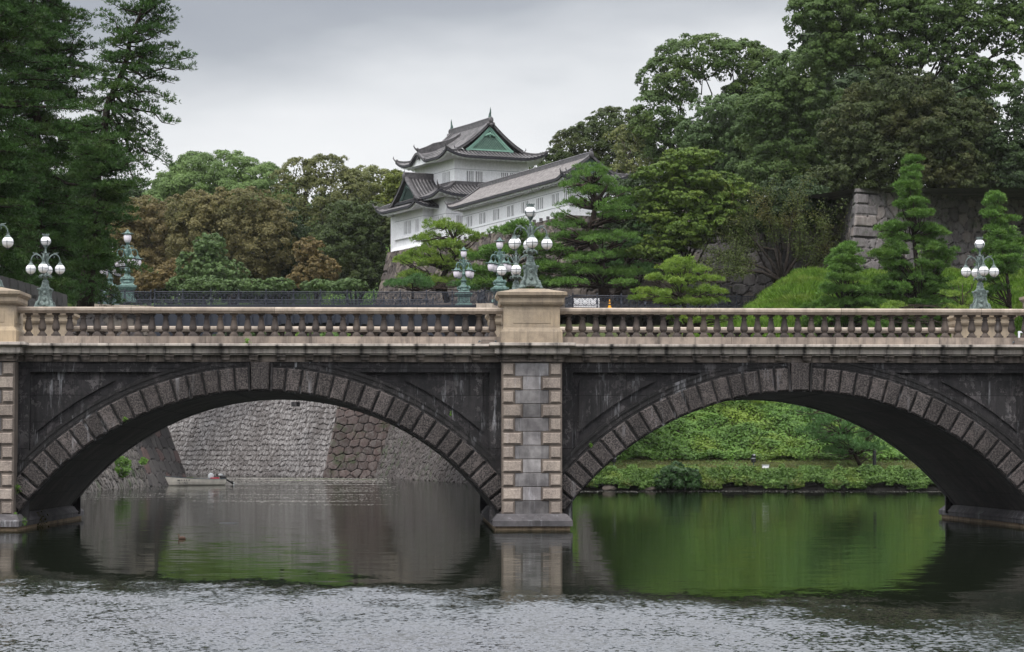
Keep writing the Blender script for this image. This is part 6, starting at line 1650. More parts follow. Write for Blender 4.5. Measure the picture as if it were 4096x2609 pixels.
pine('pine_tree', 'tallest middle pine with a curved trunk right of the bronze lamp', [(2345,672,50,24),(2400,680,40,22),(2330,700,75,30),(2400,720,75,30),(2290,745,70,26),(2360,770,110,28),(2440,765,60,26),(2280,815,75,24),(2480,805,60,24),(2400,825,110,26),(2235,872,55,22),(2300,895,90,24),(2430,875,100,24),(2510,870,40,20),(2370,945,120,26),(2250,955,80,24),(2480,945,90,24),(2200,1005,110,26),(2320,1020,120,28),(2480,1020,110,28),(2210,1080,110,28),(2350,1090,130,28),(2500,1090,110,28),(2260,1140,120,24),(2440,1140,110,20)], 218, [(2418,1205),(2410,1100),(2392,1010),(2345,950),(2372,880),(2385,800),(2355,690)], LM['pine'], seed=3, tr=0.5, nl=3.4)
pine('pine_tree', 'bluish pine spreading to the right of the tallest middle pine', [(2570,905,80,28),(2640,955,80,28),(2580,985,100,28),(2640,1030,100,28),(2690,1080,60,24),(2560,1080,100,28),(2700,1010,50,22),(2500,960,80,24),(2440,1050,90,24)], 228, [(2470,1205),(2480,1100),(2530,1020),(2590,920)], LM['pine_blue'], seed=4, tr=0.4)
pine('low_pine', 'low bushy pine at the left end of the railing by the turret base', [(1580,1135,60,22),(1650,1125,70,22),(1720,1140,60,20),(1860,1150,80,20)], 216, [(1650,1205),(1650,1130)], LM['pine_blue'], seed=5, tr=0.15)
pine('pine_tree', 'small round yellow green pine on the bank behind the right balustrade', [(2740,1050,70,22),(2680,1085,60,20),(2790,1080,65,22),(2620,1120,60,18),(2720,1125,90,22),(2830,1120,60,20),(2590,1170,60,18),(2680,1170,80,20),(2790,1170,80,20),(2860,1165,50,18),(2560,1195,50,16),(2640,1205,70,18),(2760,1210,90,20),(2850,1205,60,18),(2700,1260,90,24),(2800,1290,80,24),(2880,1270,70,24)], 186, [(2740,1400),(2745,1250),(2720,1180),(2740,1080)], LM['pine_yellow'], seed=6, nl=10, L=0.24, w=0.018, tr=0.22)
def cone_pads(px0, px1, y0, y1, w0, w1, n, seed):
    rg_ = random.Random(seed); out_ = []
    for i in range(n):
        t_ = i/(n-1); y = y0+(y1-y0)*t_; hw = w0+(w1-w0)*(t_**0.9)*rg_.uniform(0.6, 1.3); xc = px0+(px1-px0)*t_
        m_ = max(1, int(hw/45))
        for j in range(m_):
            u = 0 if m_ == 1 else (j/(m_-1)-0.5)*2
            out_.append((xc+u*hw*0.72+rg_.uniform(-12, 12), y+abs(u)*18+rg_.uniform(-10, 10), max(26, hw/m_*1.1), rg_.uniform(18, 26)))
    return out_
G3 = 'young pines on the grass bank'
pine('young_pine', 'short dense pine on the grass bank left of the tall bank pine', cone_pads(3380, 3380, 985, 1300, 32, 165, 15, 1), 192, [(3385,1330),(3380,1150),(3375,980)], LM['pine'], seed=7, L=0.30, w=0.022, nl=12, depth_copies=3, tr=0.18, group=G3)
pine('young_pine', 'tall pointed pine rising in front of the dark stone wall', cone_pads(3638, 3660, 655, 1320, 24, 195, 27, 2), 194, [(3695,1330),(3670,1100),(3645,850),(3632,650)], LM['pine'], seed=8, L=0.30, w=0.022, nl=12, depth_copies=3, tr=0.24, group=G3)
pine('young_pine', 'narrow pine with a bare lower trunk right of the far right lamp', cone_pads(3985, 4010, 790, 1080, 28, 85, 13, 3)+[(3960,1120,40,18),(3940,1180,40,18),(4000,1150,30,16)], 190, [(4048,1330),(4035,1150),(4012,1000),(3990,790)], LM['pine'], seed=9, L=0.30, w=0.022, nl=12, tr=0.16, group=G3)
pine('young_pine', 'hazy pine sprays low on the bank left of the far right lamp', [(3850,1130,50,20),(3830,1180,60,22),(3870,1215,60,22),(3800,1240,60,22),(3560,1230,70,22),(3480,1250,60,20)], 184, [(3850,1330),(3850,1150)], LM['pine_yellow'], seed=10, L=0.24, w=0.015, nl=7.0, tr=0.08, group=G3)
pine('young_pine', 'dark pine leaning over the waterside slope, seen through the right arch', [(3230,1640,60,22),(3330,1665,80,24),(3420,1690,70,24),(3280,1700,60,22),(3380,1730,80,24),(3460,1740,60,22),(3300,1760,60,22),(3400,1790,80,22),(3490,1800,60,22),(3350,1815,60,22),(3250,1730,90,30),(3350,1760,110,30),(3440,1780,90,28),(3480,1720,70,26),(3300,1680,90,26)], 168.5, [(3440,1860),(3400,1780),(3370,1700),(3350,1640)], LM['pine_blue'], seed=11, L=0.24, w=0.016, tr=0.14, group=G3)
pine('young_pine', 'pine bough hanging at the crown of the right arch opening', [(2900,1600,90,22),(2980,1580,90,22),(3040,1610,80,20)], 181, [(2960,1640),(2960,1560)], LM['pine_yellow'], seed=12, L=0.22, w=0.014, nl=6, tr=0.06, group=G3)

# tall conifers at the left
rb_ = [(520,160,690,25),(525,150,703,78),(515,170,690,118),(510,200,712,188),(505,240,772,228),(505,255,765,272),(500,262,700,335),(480,300,690,410),(470,330,640,440),(460,380,700,500),(455,400,620,540),(450,430,640,590),(440,470,690,668),(450,450,600,700),(560,60,690,-20),(550,90,660,-40),
       (520,160,410,45),(515,180,405,110),(510,200,420,160),(500,260,400,210),(495,280,390,280),(560,60,440,10),(570,20,500,-60),(505,250,600,250),(505,235,610,190),(470,320,400,360),(440,420,560,620),(430,480,500,640),(420,500,560,770),(410,540,500,700)]
conifer('leaning_pine', 'leaning pine with an exposed crooked trunk against the sky at the upper left', 128, [(330,1250),(360,900),(400,640),(430,420),(490,290),(512,220),(520,150),(560,60),(590,-80)], rb_, LM['conifer2'], seed=1, tr=0.26, auto=(-60, 620, 50, lambda y: 120 if y < 300 else 160), nl=3.6)
conifer('tall_pine', 'dense dark pine filling the left side above the bronze lamp', 134, [(170,1260),(160,800),(140,300),(130,-150)], [(160,300,345,90),(160,350,350,150),(150,200,335,40),(200,560,520,690),(200,700,560,760),(200,760,480,830)], LM['conifer'], seed=2, tr=0.3, auto=(-120, 1180, 270, lambda y: 195+70*math.sin(y/170.0)), nl=3.6)
conifer('tall_pine', 'green pine whose boughs reach over the left urn lamps', 140, [(320,1260),(330,1000),(340,760),(345,520)], [(330,1100,300,1210),(330,1120,390,1215),(330,1060,420,1130),(330,1140,430,1225),(330,1020,250,1150),(330,1080,360,1180),(330,990,590,1088),(330,1010,470,1050),(335,1040,500,1110),(330,900,540,880),(340,850,500,800),(340,930,450,960),(330,1080,490,1215),(330,1060,470,1180),(340,760,560,720),(340,800,545,850)], LM['conifer2'], seed=3, tr=0.24, auto=(480, 1110, 110, lambda y: 125 if y < 900 else 100), nl=3.6)
conifer('tall_pine', 'mid green pine boughs hiding the lower trunk of the leaning pine', 122, [(360,1250),(375,980),(395,620),(400,560)], [(370,1050,330,1180),(370,1080,400,1190),(370,1100,350,1220),(375,1000,430,1080),(370,1130,300,1200),(370,1000,290,1090),(380,700,560,640),(380,760,600,740),(380,820,520,850)], LM['conifer2'], seed=6, tr=0.2, auto=(560, 1080, 90, lambda y: 115 if y < 880 else 80))
conifer('tall_pine', 'drooping feathery cedar cut by the left picture edge', 116, [(-60,1300),(-60,700),(-60,100),(-60,-200)], [(-40,180,190,60),(-40,250,240,250),(-40,330,260,300),(-40,420,330,440),(-40,380,240,400),(-40,100,150,20)], LM['conifer'], seed=4, tr=0.3, auto=(-150, 1150, 190, lambda y: 210), nl=3.6, droop=0.25, L=0.2, vy=0.1)
conifer('tall_pine', 'shaded pine lowest at the left beside the dark wall', 150, [(90,1280),(90,1000),(100,700)], [], LM['conifer2'], seed=5, tr=0.24, auto=(560, 1180, 170, lambda y: 240), nl=3.6)

# ------------------------------------------------------------------ ground vegetation (uncountable)
def scatter_leaves(name, n, xr, yr, zf, mat, size, asp, hgt, seed, label, cat, keep=None, upn=1.0, clump=0.0):
    rng = np.random.default_rng(seed); X = rng.uniform(*xr, n); Y = rng.uniform(*yr, n)
    if keep is not None: k = keep(X, Y); X, Y = X[k], Y[k]
    Z = zf(X, Y); cl = clump*(np.sin(X*1.9+np.sin(Y*1.3)*1.5)*np.sin(Y*2.1+X*0.6)+1)*0.5
    Z = Z + rng.uniform(0, 1, len(X))**1.5*hgt + cl
    nrm = rng.normal(0, 0.5, (len(X), 3))+np.array([0, -0.45, upn])
    V = leaf_quads(np.stack([X, Y, Z], 1), nrm, size, asp, 0.3, rng)
    o = mesh_obj(name, V, quads(len(X)), mat); return tag(o, label, cat, kind='stuff')
def scatter_blades(name, n, xr, yr, zf, mat, L, w, seed, label, cat, keep=None, lean=0.5, dirx=0.0):
    rng = np.random.default_rng(seed); X = rng.uniform(*xr, n); Y = rng.uniform(*yr, n)
    if keep is not None: k = keep(X, Y); X, Y = X[k], Y[k]
    Z = zf(X, Y)-0.02; d = rng.normal(0, lean, (len(X), 3)); d[:, 2] = 1; d[:, 1] -= 0.3; d[:, 0] += dirx
    d[:, 0] += 0.5*np.sin(X*0.8+Y*0.5); d /= np.linalg.norm(d, axis=1, keepdims=True)
    V = needle_quads(np.stack([X, Y, Z], 1), d, L*rng.uniform(0.6, 1.4, len(X)), w, rng)
    o = mesh_obj(name, V, quads(len(X)), mat); return tag(o, label, cat, kind='stuff')
xs0 = XBL; 
scatter_leaves('bank_plants', 260000, (xs0-1, 47), (171.3, 197), bank_z, LM['cover'], 0.10, 0.62, 0.4, 1, 'lush broad leaved plants covering the slope behind the right arch', 'plants', keep=lambda X, Y: (Y < 189+1.5*np.sin(X*0.7)), clump=0.45)
scatter_leaves('bank_weeds', 7000, (xs0+0.5, 47), (164.5, 172), bank_z, LM['cover'], 0.09, 0.6, 0.06, 2, 'low weeds along the path at the foot of the slope', 'plants', keep=lambda X, Y: np.sin(X*1.1)*np.sin(Y*0.9+X*0.4) > 0.1)
scatter_leaves('hillside_cover', 90000, (-45, 3), (262, 330), lambda X, Y: np.where(hill_z(X, Y) > 9, hill_z(X, Y), -3.0), LM['cover'], 0.2, 0.6, 0.6, 9, 'low green growth on the slope above the far moat wall', 'plants', clump=0.7)
scatter_blades('path_grass', 50000, (xs0+0.5, 47), (164, 173), bank_z, LM['olive_light'], 0.12, 0.02, 3, 'short worn grass on the path by the water', 'grass')
scatter_blades('tall_grass', 240000, (XA-3, 62), (185, 210), bank_z, LM['grass'], 0.55, 0.04, 4, 'long bright green grass covering the upper bank', 'grass', keep=lambda X, Y: (Y > 187+1.5*np.sin(X*0.7)) , dirx=-0.2)
scatter_leaves('upper_weeds', 26000, (XA+4, 60), (190, 208), bank_z, LM['cover'], 0.11, 0.6, 0.3, 5, 'leafy weeds among the tall grass of the upper bank', 'plants', keep=lambda X, Y: np.sin(X*0.35+1)*np.sin(Y*0.5+X*0.2) > 0.0)
def edge_z(X, Y): return 0.12+0.25*(np.sin(X*0.9)*np.sin(X*2.3+1)>0)+0.72*np.clip((Y-162.9)/0.9, 0, 1)*np.clip((166-Y)/1.2, 0, 1) + 0.05*np.sin(X*1.3)
scatter_leaves('waterside_plants', 130000, (xs0+0.3, 47), (162.35, 165.6), edge_z, LM['cover2'], 0.09, 0.5, 0.42, 6, 'hedge like plants overhanging the waterline of the green bank', 'plants', clump=0.28, upn=0.5)
scatter_blades('reed_tufts', 3500, (xs0+0.3, 30), (162.3, 163.0), lambda X, Y: 0.35+0*X, LM['olive_light'], 0.5, 0.02, 7, 'pale grass tufts hanging at the water edge of the bank', 'grass', keep=lambda X, Y: np.sin(X*2.3+1) > 0.75, lean=0.9)
# dark glossy shrub at the waterline
c = P(2712, 1922, 162.6); sh = broadleaf('waterside_shrub', 'dark glossy rounded shrub at the water edge below the right arch', [(2712,1915,78,48),(2660,1925,40,35),(2765,1930,35,30)], 162.6, LM['bush_dark'], seed=60, zbase=0.3, leaf=0.10, sub=0.3, cat='shrub', dens=1.2, limbs=False, asp=0.35)
# creepers on walls
def creeper(px, py, D, rx, ry, n, seed, label, mat=None, size=0.10):
    rng = np.random.default_rng(seed); th = rng.uniform(0, 2*math.pi, n); r_ = np.sqrt(rng.uniform(0, 1, n)); kk = D/F
    c = P(px, py, D); pos = c+np.stack([r_*np.cos(th)*rx*kk, -rng.uniform(0, 0.5, n)+0.3*np.sin(th*3), r_*np.sin(th)*ry*kk], 1)
    o = mesh_obj('creeper', leaf_quads(pos, np.tile([0, -1.0, 0.5], (n, 1)), size, 0.6, 0.4, rng), quads(n), mat or LM['cover'], origin=c); return tag(o, label, 'plant', 'creepers on the stone walls')
creeper(490, 1868, 176, 36, 42, 500, 1, 'bright green creeper patch on the sloping wall under the left arch')
creeper(575, 1845, 186, 16, 14, 90, 2, 'small creeper beside the large squared blocks')
creeper(3700, 1010, 206, 35, 70, 300, 3, 'thin ivy trailing on the tall wall behind the tall bank pine', size=0.08)
creeper(4050, 1010, 209, 50, 110, 700, 4, 'ivy patch on the tall wall at the right picture edge', size=0.09)
creeper(3420, 1060, 206, 30, 40, 120, 5, 'ivy strands at the foot of the wall corner', size=0.08)
# floating weed and foam
def floaters(name, n, xr, yr, seed, mat, label, smin, smax, nst=60, sx=2.4, sy=0.35):
    rng = np.random.default_rng(seed); cx = rng.uniform(*xr, nst); cy = rng.uniform(*yr, nst); w_ = rng.uniform(0.2, 1, nst)**2; w_ /= w_.sum()
    k = rng.choice(nst, n, p=w_); X = cx[k]+rng.normal(0, sx, n); Y = np.clip(cy[k]+rng.normal(0, sy, n)*rng.uniform(0.3, 2, n)+0.25*np.sin(X*1.3+k), yr[0], yr[1])
    ok = X < xr[1]+rng.normal(0, 0.8, n)-1; X, Y = X[ok], Y[ok]; n = len(X)
    pos = np.stack([X, Y, np.full(n, 0.006)], 1); V = leaf_quads(pos, np.tile([0, 0, 1.0], (n, 1)), rng.uniform(smin, smax, n), 0.7, 0.03, rng)
    o = mesh_obj(name, V, quads(n), mat); return tag(o, label, 'floating weed', kind='stuff')
M['scum'] = plain('pale floating scum', (0.36, 0.34, 0.31), 0.8, var=0.3)
M['weed'] = plain('floating weed', (0.12, 0.16, 0.05), 0.8, var=0.3)
xl = P(700, 0, 190)[0]; 
floaters('floating_scum', 15000, (-28, -1), (118, 200), 1, M['scum'], 'pale scum and blossom litter drifting on the calm water under the left arch', 0.02, 0.07, 90, 2.2, 0.5)
floaters('floating_scum', 30000, (-25, -2), (196, 258), 2, M['scum'], 'brownish scum band along the foot of the far moat walls', 0.04, 0.11, 70, 3.5, 1.6)
floaters('floating_weed', 900, (-14, -3), (228, 258), 3, M['weed'], 'green water weed at the foot of the far wall', 0.08, 0.2, 8, 0.8, 0.5)
floaters('floating_weed', 2500, (6, 40), (156, 162.3), 4, M['scum'], 'thin weed line along the green bank', 0.03, 0.07, 20, 2.5, 0.2)
# ------------------------------------------------------------------ boat, duck, people and small things
M['boat'] = plain('cream boat paint', (0.62, 0.57, 0.50), 0.45, var=0.12)
M['black'] = plain('black paint', (0.012, 0.012, 0.014), 0.4)
M['red'] = plain('red plastic', (0.45, 0.03, 0.05), 0.45)
M['grey_plastic'] = plain('pale grey plastic', (0.5, 0.52, 0.54), 0.4)
M['white'] = plain('white sheet', (0.75, 0.75, 0.77), 0.7, var=0.04)
M['orange'] = plain('orange plastic', (0.70, 0.32, 0.01), 0.5, var=0.05)
M['wood'] = plain('weathered wood', (0.20, 0.13, 0.08), 0.8)
bw = W(640, 1943); be = W(880, 1941)
bc = (bw+be)/2; BLn = float(np.linalg.norm(be-bw))+0.35
ang = math.atan2(be[1]-bw[1], be[0]-bw[0])
def boat():
    t = empty('motor_boat', (bc[0], bc[1], 0.0), ang, label='cream coloured open motor boat moored beside the squared block wall', cat='boat')
    L = BLn/2; st = 17; m = MB(); inner = MB(); vs = []; iv = []
    for i in range(st):
        u = i/(st-1); x = -L + 2*L*u                      # bow at -x
        bwid = 0.78*min(1, (u+0.02)**0.55*1.25) if u < 0.6 else 0.78
        bwid = 0.78*math.sin(min(1, u/0.5)*math.pi/2)**0.8 if u < 0.5 else 0.78*(1-0.12*(u-0.5)*2)
        sheer = 0.50+0.26*(1-u)**2.2
        rk = 0.42*(1-min(1, u/0.12)) 
        sec = [(0.0, -0.12), (0.55, -0.10), (0.82, 0.08), (0.93, 0.30), (1.0, sheer)]
        row = []
        for k, (f, z) in enumerate(sec):
            xx = x + (0.55*(1-(z+0.12)/(sheer+0.12)))*(1-u)**6*1.0
            row.append((xx, f*bwid, z))
        full = [(a, -b, c) for a, b, c in row[::-1]]+row[1:]
        vs += full
        iv += [(a, b*0.9, max(c, 0.06)-0.02 if abs(b) < bwid*0.99 else c-0.02) for a, b, c in full]
    n = 9; fs = []
    for i in range(st-1):
        for k in range(n-1): fs.append((i*n+k, (i+1)*n+k, (i+1)*n+k+1, i*n+k+1))
    m.add(vs, fs+[tuple((st-1)*n+k for k in range(n))])
    o = m.build('hull', M['boat'], t, smooth=False)
    inner.add(iv, [tuple(reversed(f)) for f in fs]); inner.build('interior', M['boat'], o)
    g = MB()
    for s in (0, n-1): g.tube([vs[i*n+s] for i in range(st)], 0.028, 6)
    g.tube([vs[(st-1)*n], vs[(st-1)*n+n-1]], 0.03, 6); g.build('gunwale', M['cage'], t)
    g = MB()
    for x in (-0.2, 0.9): g.box(x-0.13, x+0.13, -0.68, 0.68, 0.30, 0.34)
    g.build('thwart', M['wood'], t)
    # registration on the hull
    def text(body, loc, size):
        cu = bpy.data.curves.new('registration', 'FONT'); cu.body = body; cu.size = size; cu.extrude = 0.002; cu.align_x = 'LEFT'
        o_ = bpy.data.objects.new('registration', cu); COL.objects.link(o_)
        dg = bpy.context.evaluated_depsgraph_get(); me = bpy.data.meshes.new_from_object(o_.evaluated_get(dg)); bpy.data.objects.remove(o_)
        ob = bpy.data.objects.new('registration', me); COL.objects.link(ob); me.materials.clear(); me.materials.append(M['black']); ob.parent = t
        ob.location = loc; ob.rotation_euler = (R(76), 0, R(-11)); return ob
    text('C.143', (-1.35, -0.60, 0.12), 0.30)
    g = MB()
    for i, w_ in enumerate((0.30, 0.08, 0.10, 0.08, 0.10)):
        xb = -1.45+i*0.19+(0.12 if i else 0); yb_ = -(0.60+0.20*(xb+1.35)); g.box(xb, xb+w_*0.8, yb_-0.03, yb_+0.01, 0.39, 0.45)
    g.build('hull_lettering', M['black'], t)
    return t
bt = boat()
def at_boat(dx, dy, z): c, s = math.cos(ang), math.sin(ang); return (bc[0]+dx*c-dy*s, bc[1]+dx*s+dy*c, z)
# outboard motor tilted out of the water
p0 = at_boat(BLn/2, 0, 0.5); t = empty('outboard_motor', p0, ang, label='black outboard motor tilted up on the stern of the boat', cat='outboard motor')
m = MB(); m.tube([(-0.12, 0, 0.12), (0.18, 0, 0.14), (0.30, 0, 0.02)], [0.14, 0.17, 0.10], 8); m.build('motor_cowl', M['black'], t)
m = MB(); m.lathe([(0.10, 0), (0.19, 0.02), (0.19, 0.12), (0.12, 0.15)], 10, (-0.16, 0, 0.24)); o = m.build('motor_cap', M['grey_plastic'], t)
m = MB(); m.tube([(0.15, 0, 0.08), (0.55, 0, -0.15), (0.95, 0, -0.36)], [0.09, 0.07, 0.05], 7); m.tube([(0.85, 0, -0.22), (1.02, 0, -0.42)], [0.06, 0.06], 6); m.frustum(0.6, 1.0, -0.02, 0.02, -0.26, 0.7, 1.05, -0.02, 0.02, -0.2); m.build('motor_leg', M['black'], t)
m = MB()
for k in range(3):
    a = k*2.094; m.tube([(1.04, 0, -0.40), (1.05, 0.13*math.cos(a), -0.40+0.13*math.sin(a))], [0.03, 0.05], 5)
m.build('propeller', M['grey_plastic'], t)
p0 = at_boat(BLn/2-0.65, 0.0, 0.30); t = empty('fuel_tank', p0, ang, label='red fuel tank at the stern inside the boat', cat='tank')
m = MB(); m.frustum(-0.35, 0.35, -0.2, 0.2, 0, -0.30, 0.30, -0.16, 0.16, 0.30); m.build('tank', M['red'], t); m = MB(); m.tube([(-0.15, 0, 0.30), (-0.1, 0, 0.37), (0.1, 0, 0.37), (0.15, 0, 0.30)], 0.02, 5); m.lathe([(0.05, 0.29), (0.05, 0.36)], 8, (0.24, 0, 0)); m.build('handle', M['black'], t)
p0 = at_boat(BLn/2-0.85, 0.25, 0.34); t = empty('boat_seat', p0, ang, label='pale grey rounded seat back in the boat above the red tank', cat='seat')
m = MB(); m.ball((0, 0, 0.34), 0.29, 12, 8, (1, 0.35, 1.0)); m.build('seat_back', M['grey_plastic'], t); m = MB(); m.box(-0.25, 0.25, -0.25, 0.15, 0.0, 0.08); m.build('seat_pad', M['cage'], t)
rng = np.random.default_rng(5); n = 900; px_ = rng.uniform(-1.3, 0.35, n); pos = np.array([at_boat(x, rng.uniform(-0.45, 0.45), 0.40+0.22*math.exp(-((x+0.1)/0.7)**2)*rng.uniform(0.3, 1)) for x in px_])
o = mesh_obj('weed_pile', leaf_quads(pos, np.tile([0, -0.4, 1.0], (n, 1)), 0.07, 0.4, 0.8, rng), quads(n), leafmat('cut weed', (0.16,0.14,0.05), (0.16,0.26,0.05), nscale=1.2), origin=at_boat(-0.4, 0, 0.4)); tag(o, 'heap of cut water weed lying in the boat', 'weeds')

# little grebe swimming
dp = W(728, 2157)
m = MB(); st = [(-0.17, 0.03, 0.04), (-0.13, 0.055, 0.07), (-0.05, 0.075, 0.085), (0.05, 0.07, 0.07), (0.12, 0.06, 0.045), (0.16, 0.075, 0.02)]
def duck():
    t = bpy.data.objects.new('duck', None)
    b = MB(); body = []
    xs = np.linspace(-0.17, 0.17, 12)
    b.tube([(x, 0, 0.035+0.02*math.cos(x*9)) for x in xs], [0.012+0.07*math.sin(math.pi*(i+0.6)/12.5) for i in range(12)], 10)
    nk = [(-0.12, 0, 0.05), (-0.145, 0, 0.10), (-0.14, 0, 0.16), (-0.15, 0, 0.20), (-0.175, 0, 0.215)]
    b.tube(nk, [0.04, 0.028, 0.024, 0.034, 0.020], 8); b.tube([(-0.18, 0, 0.213), (-0.225, 0, 0.205)], [0.012, 0.003], 5)
    o = b.build('duck', plain('duck plumage', (0.06, 0.03, 0.018), 0.8, var=0.4, scale=30, col2=(0.10,0.05,0.03)), None, True, origin=(0, 0, 0)); o.location = (dp[0], dp[1], 0.0); o.scale = (0.62, 0.62, 0.62)
    tag(o, 'small reddish brown duck swimming to the left on the calm water', 'duck')
    w_ = MB(); w_.ball((0.12, 0, 0.05), 0.045, 8, 6, (1.1, 0.9, 0.8)); w_.build('tail_feathers', plain('pale down', (0.55,0.5,0.45), 0.9), o)
duck()
# white patch of foam
f = W(915, 2093); o = MB(); o.lathe([(0.22, 0.0), (0.2, 0.012), (0.06, 0.02)], 12, (0, 0, 0), 1.6, 0.8); tag(o.build('foam_patch', M['white'], None, origin=(0, 0, 0)), 'small white foam patch on the calm water right of the duck', 'foam').location = tuple(f)

def person(px, D, z, label, rz, bag=None, lean=0.0, hcol=(0.02, 0.018, 0.018), cap=False):
    loc = on(px, D, z); t = empty('person', loc, rz, label=label, cat='person')
    sk = {'pel': (0, 0, .95), 'ch': (0, lean*.3, 1.25), 'nk': (0, lean*.45, 1.47), 'hd0': (0, lean*.5-.01, 1.56), 'hd': (0, lean*.5-.02, 1.66),
          'sl': (.19, lean*.4, 1.40), 'el': (.25, lean*.4+.02, 1.13), 'wl': (.24, lean*.4-.12, .92), 'sr': (-.19, lean*.4, 1.40), 'er': (-.25, lean*.4+.02, 1.13), 'wr': (-.22, lean*.4-.14, .95),
          'hl': (.10, 0, .90), 'kl': (.11, -.02, .50), 'al': (.11, .03, .09), 'tl': (.12, -.13, .04), 'hr': (-.10, 0, .90), 'kr': (-.11, -.03, .50), 'ar': (-.12, .02, .09), 'tr': (-.13, -.14, .04)}
    rad = {'pel': .16, 'ch': .17, 'nk': .06, 'hd0': .075, 'hd': .098, 'sl': .075, 'el': .05, 'wl': .034, 'sr': .075, 'er': .05, 'wr': .034, 'hl': .10, 'kl': .065, 'al': .045, 'tl': .04, 'hr': .10, 'kr': .065, 'ar': .045, 'tr': .04}
    ed = [('pel','ch'),('ch','nk'),('nk','hd0'),('hd0','hd'),('ch','sl'),('sl','el'),('el','wl'),('ch','sr'),('sr','er'),('er','wr'),('pel','hl'),('hl','kl'),('kl','al'),('al','tl'),('pel','hr'),('hr','kr'),('kr','ar'),('ar','tr')]
    def skin(name, names, edges, rd, mat):
        me = bpy.data.meshes.new(name); ix = {n_: i for i, n_ in enumerate(names)}
        me.from_pydata([sk[n_] for n_ in names], [(ix[a], ix[b]) for a, b in edges], [])
        ob = bpy.data.objects.new(name, me); COL.objects.link(ob)
        md = ob.modifiers.new('s', 'SKIN'); ob.modifiers.new('u', 'SUBSURF').levels = 1
        for i, n_ in enumerate(names): me.skin_vertices[0].data[i].radius = (rd[n_], rd[n_]*0.8); 
        me.skin_vertices[0].data[0].use_root = True
        dg = bpy.context.evaluated_depsgraph_get(); m2 = bpy.data.meshes.new_from_object(ob.evaluated_get(dg)); bpy.data.objects.remove(ob)
        m2.materials.clear(); m2.materials.append(mat); o2 = bpy.data.objects.new(name, m2); COL.objects.link(o2); o2.parent = t
        m2.polygons.foreach_set('use_smooth', [True]*len(m2.polygons)); return o2
    skinm = M.setdefault('skin', plain('skin', (0.45, 0.27, 0.19), 0.6)); navy = M.setdefault('navy', plain('navy uniform', (0.012, 0.014, 0.03), 0.8))
    body = skin('body', list(sk), ed, rad, skinm)
    r2 = {k: v*1.12+0.008 for k, v in rad.items()}
    nm = [n_ for n_ in sk if n_ not in ('hd0', 'hd', 'nk', 'tl', 'tr')]; skin('clothing', nm, [e_ for e_ in ed if e_[0] in nm and e_[1] in nm], r2, navy)
    h = MB(); hx, hy, hz = sk['hd']
    h.ball((hx, hy-.01, hz), .10, 12, 9, (.85, 1, 1.2)); h.ball((hx, hy-.105, hz-.01), .018, 6, 5, (.8, 1.2, 1.3))
    for s in (-1, 1): h.ball((hx+s*.088, hy, hz), .022, 6, 5, (.5, 1, 1.5))
    for w_, s in (('wl', 1), ('wr', -1)):
        x, y, z_2 = sk[w_]; h.ball((x, y-.03, z_2-.04), .036, 8, 6, (.6, 1, 1.3))
        for k in range(4): h.tube([(x, y-.055+k*.018, z_2-.07), (x-s*.004, y-.06+k*.018, z_2-.11), (x-s*.02, y-.06+k*.018, z_2-.14+abs(k-1.5)*.006)], [.009, .008, .006], 5)
        h.tube([(x, y-.065, z_2-.04), (x-s*.01, y-.09, z_2-.075)], [.010, .007], 5)
    h.build('head_and_hands', skinm, body, True)
    e_ = MB()
    for s in (-1, 1): e_.ball((hx+s*.034, hy-.098, hz+.012), .010, 6, 4)
    e_.box(hx-.022, hx+.022, hy-.108, hy-.10, hz-.055, hz-.048); e_.build('face_details', M['black'], body)
    g = MB(); g.ball((hx, hy+.012, hz+.03), .108, 12, 8, (.88, 1, 1.12)); hr = g.build('hair', plain('hair', hcol, 0.7), t, True)
    if cap:
        g = MB(); g.lathe([(.115, .07), (.13, .10), (.12, .14), (.05, .15)], 12, (hx, hy, hz)); g.box(hx-.07, hx+.07, hy-.17, hy-.09, hz+.07, hz+.08); g.build('cap', navy if not bag else M['white'], t)
    return t
person(376, 193, zdk-0.0, 'person in a dark navy uniform standing behind the iron railing, left of the other', R(20), cap=True)
person(454, 192.5, zdk-0.05, 'person in navy with a white and orange cap behind the iron railing', R(-60), cap=True, hcol=(0.30, 0.11, 0.04), bag=True)

# litter bins and boxes on the waterside path
def bin_(px, D, label, zb=None):
    x, y, _ = on(px, D, 0); z = float(bank_z(np.array([x]), np.array([y]))[0]); t = empty('litter_bin', (x, y, z+0.05), label=label, cat='bin', group='black cylindrical posts on the waterside path'); t.scale = (1.15, 1.15, 1.15)
    m = MB(); m.lathe([(0.03, 0), (0.03, 0.42)], 8); m.build('post', M['cage'], t)
    m = MB(); m.lathe([(0.12, 0.36), (0.135, 0.38), (0.135, 0.80), (0.12, 0.83), (0.03, 0.86)], 14); m.build('drum', M['black'], t)
    m = MB(); m.lathe([(0.137, 0.60), (0.137, 0.62)], 14); m.box(-0.02, 0.08, -0.14, -0.1, 0.78, 0.84); m.build('band', M['grey_plastic'], t)
bin_(2452, 167.5, 'black drum on a thin post near the left side of the right arch opening')
bin_(3005, 167.5, 'black drum on a post mid right arch opening, beside a white box')
x, y, _ = on(3484, 167, 0); z = float(bank_z(np.array([x]), np.array([y]))[0]); t = empty('bollard', (x, y, z), label='thick black pole on a concrete foot under the leaning pine', cat='pole')
m = MB(); m.frustum(-0.30, 0.30, -0.25, 0.25, -0.1, -0.28, 0.28, -0.23, 0.23, 0.26); m.build('foot', M['quoin_edge'], t); m = MB(); m.lathe([(0.12, 0.24), (0.12, 1.3), (0.08, 1.34)], 14); m.build('pole', M['black'], t)
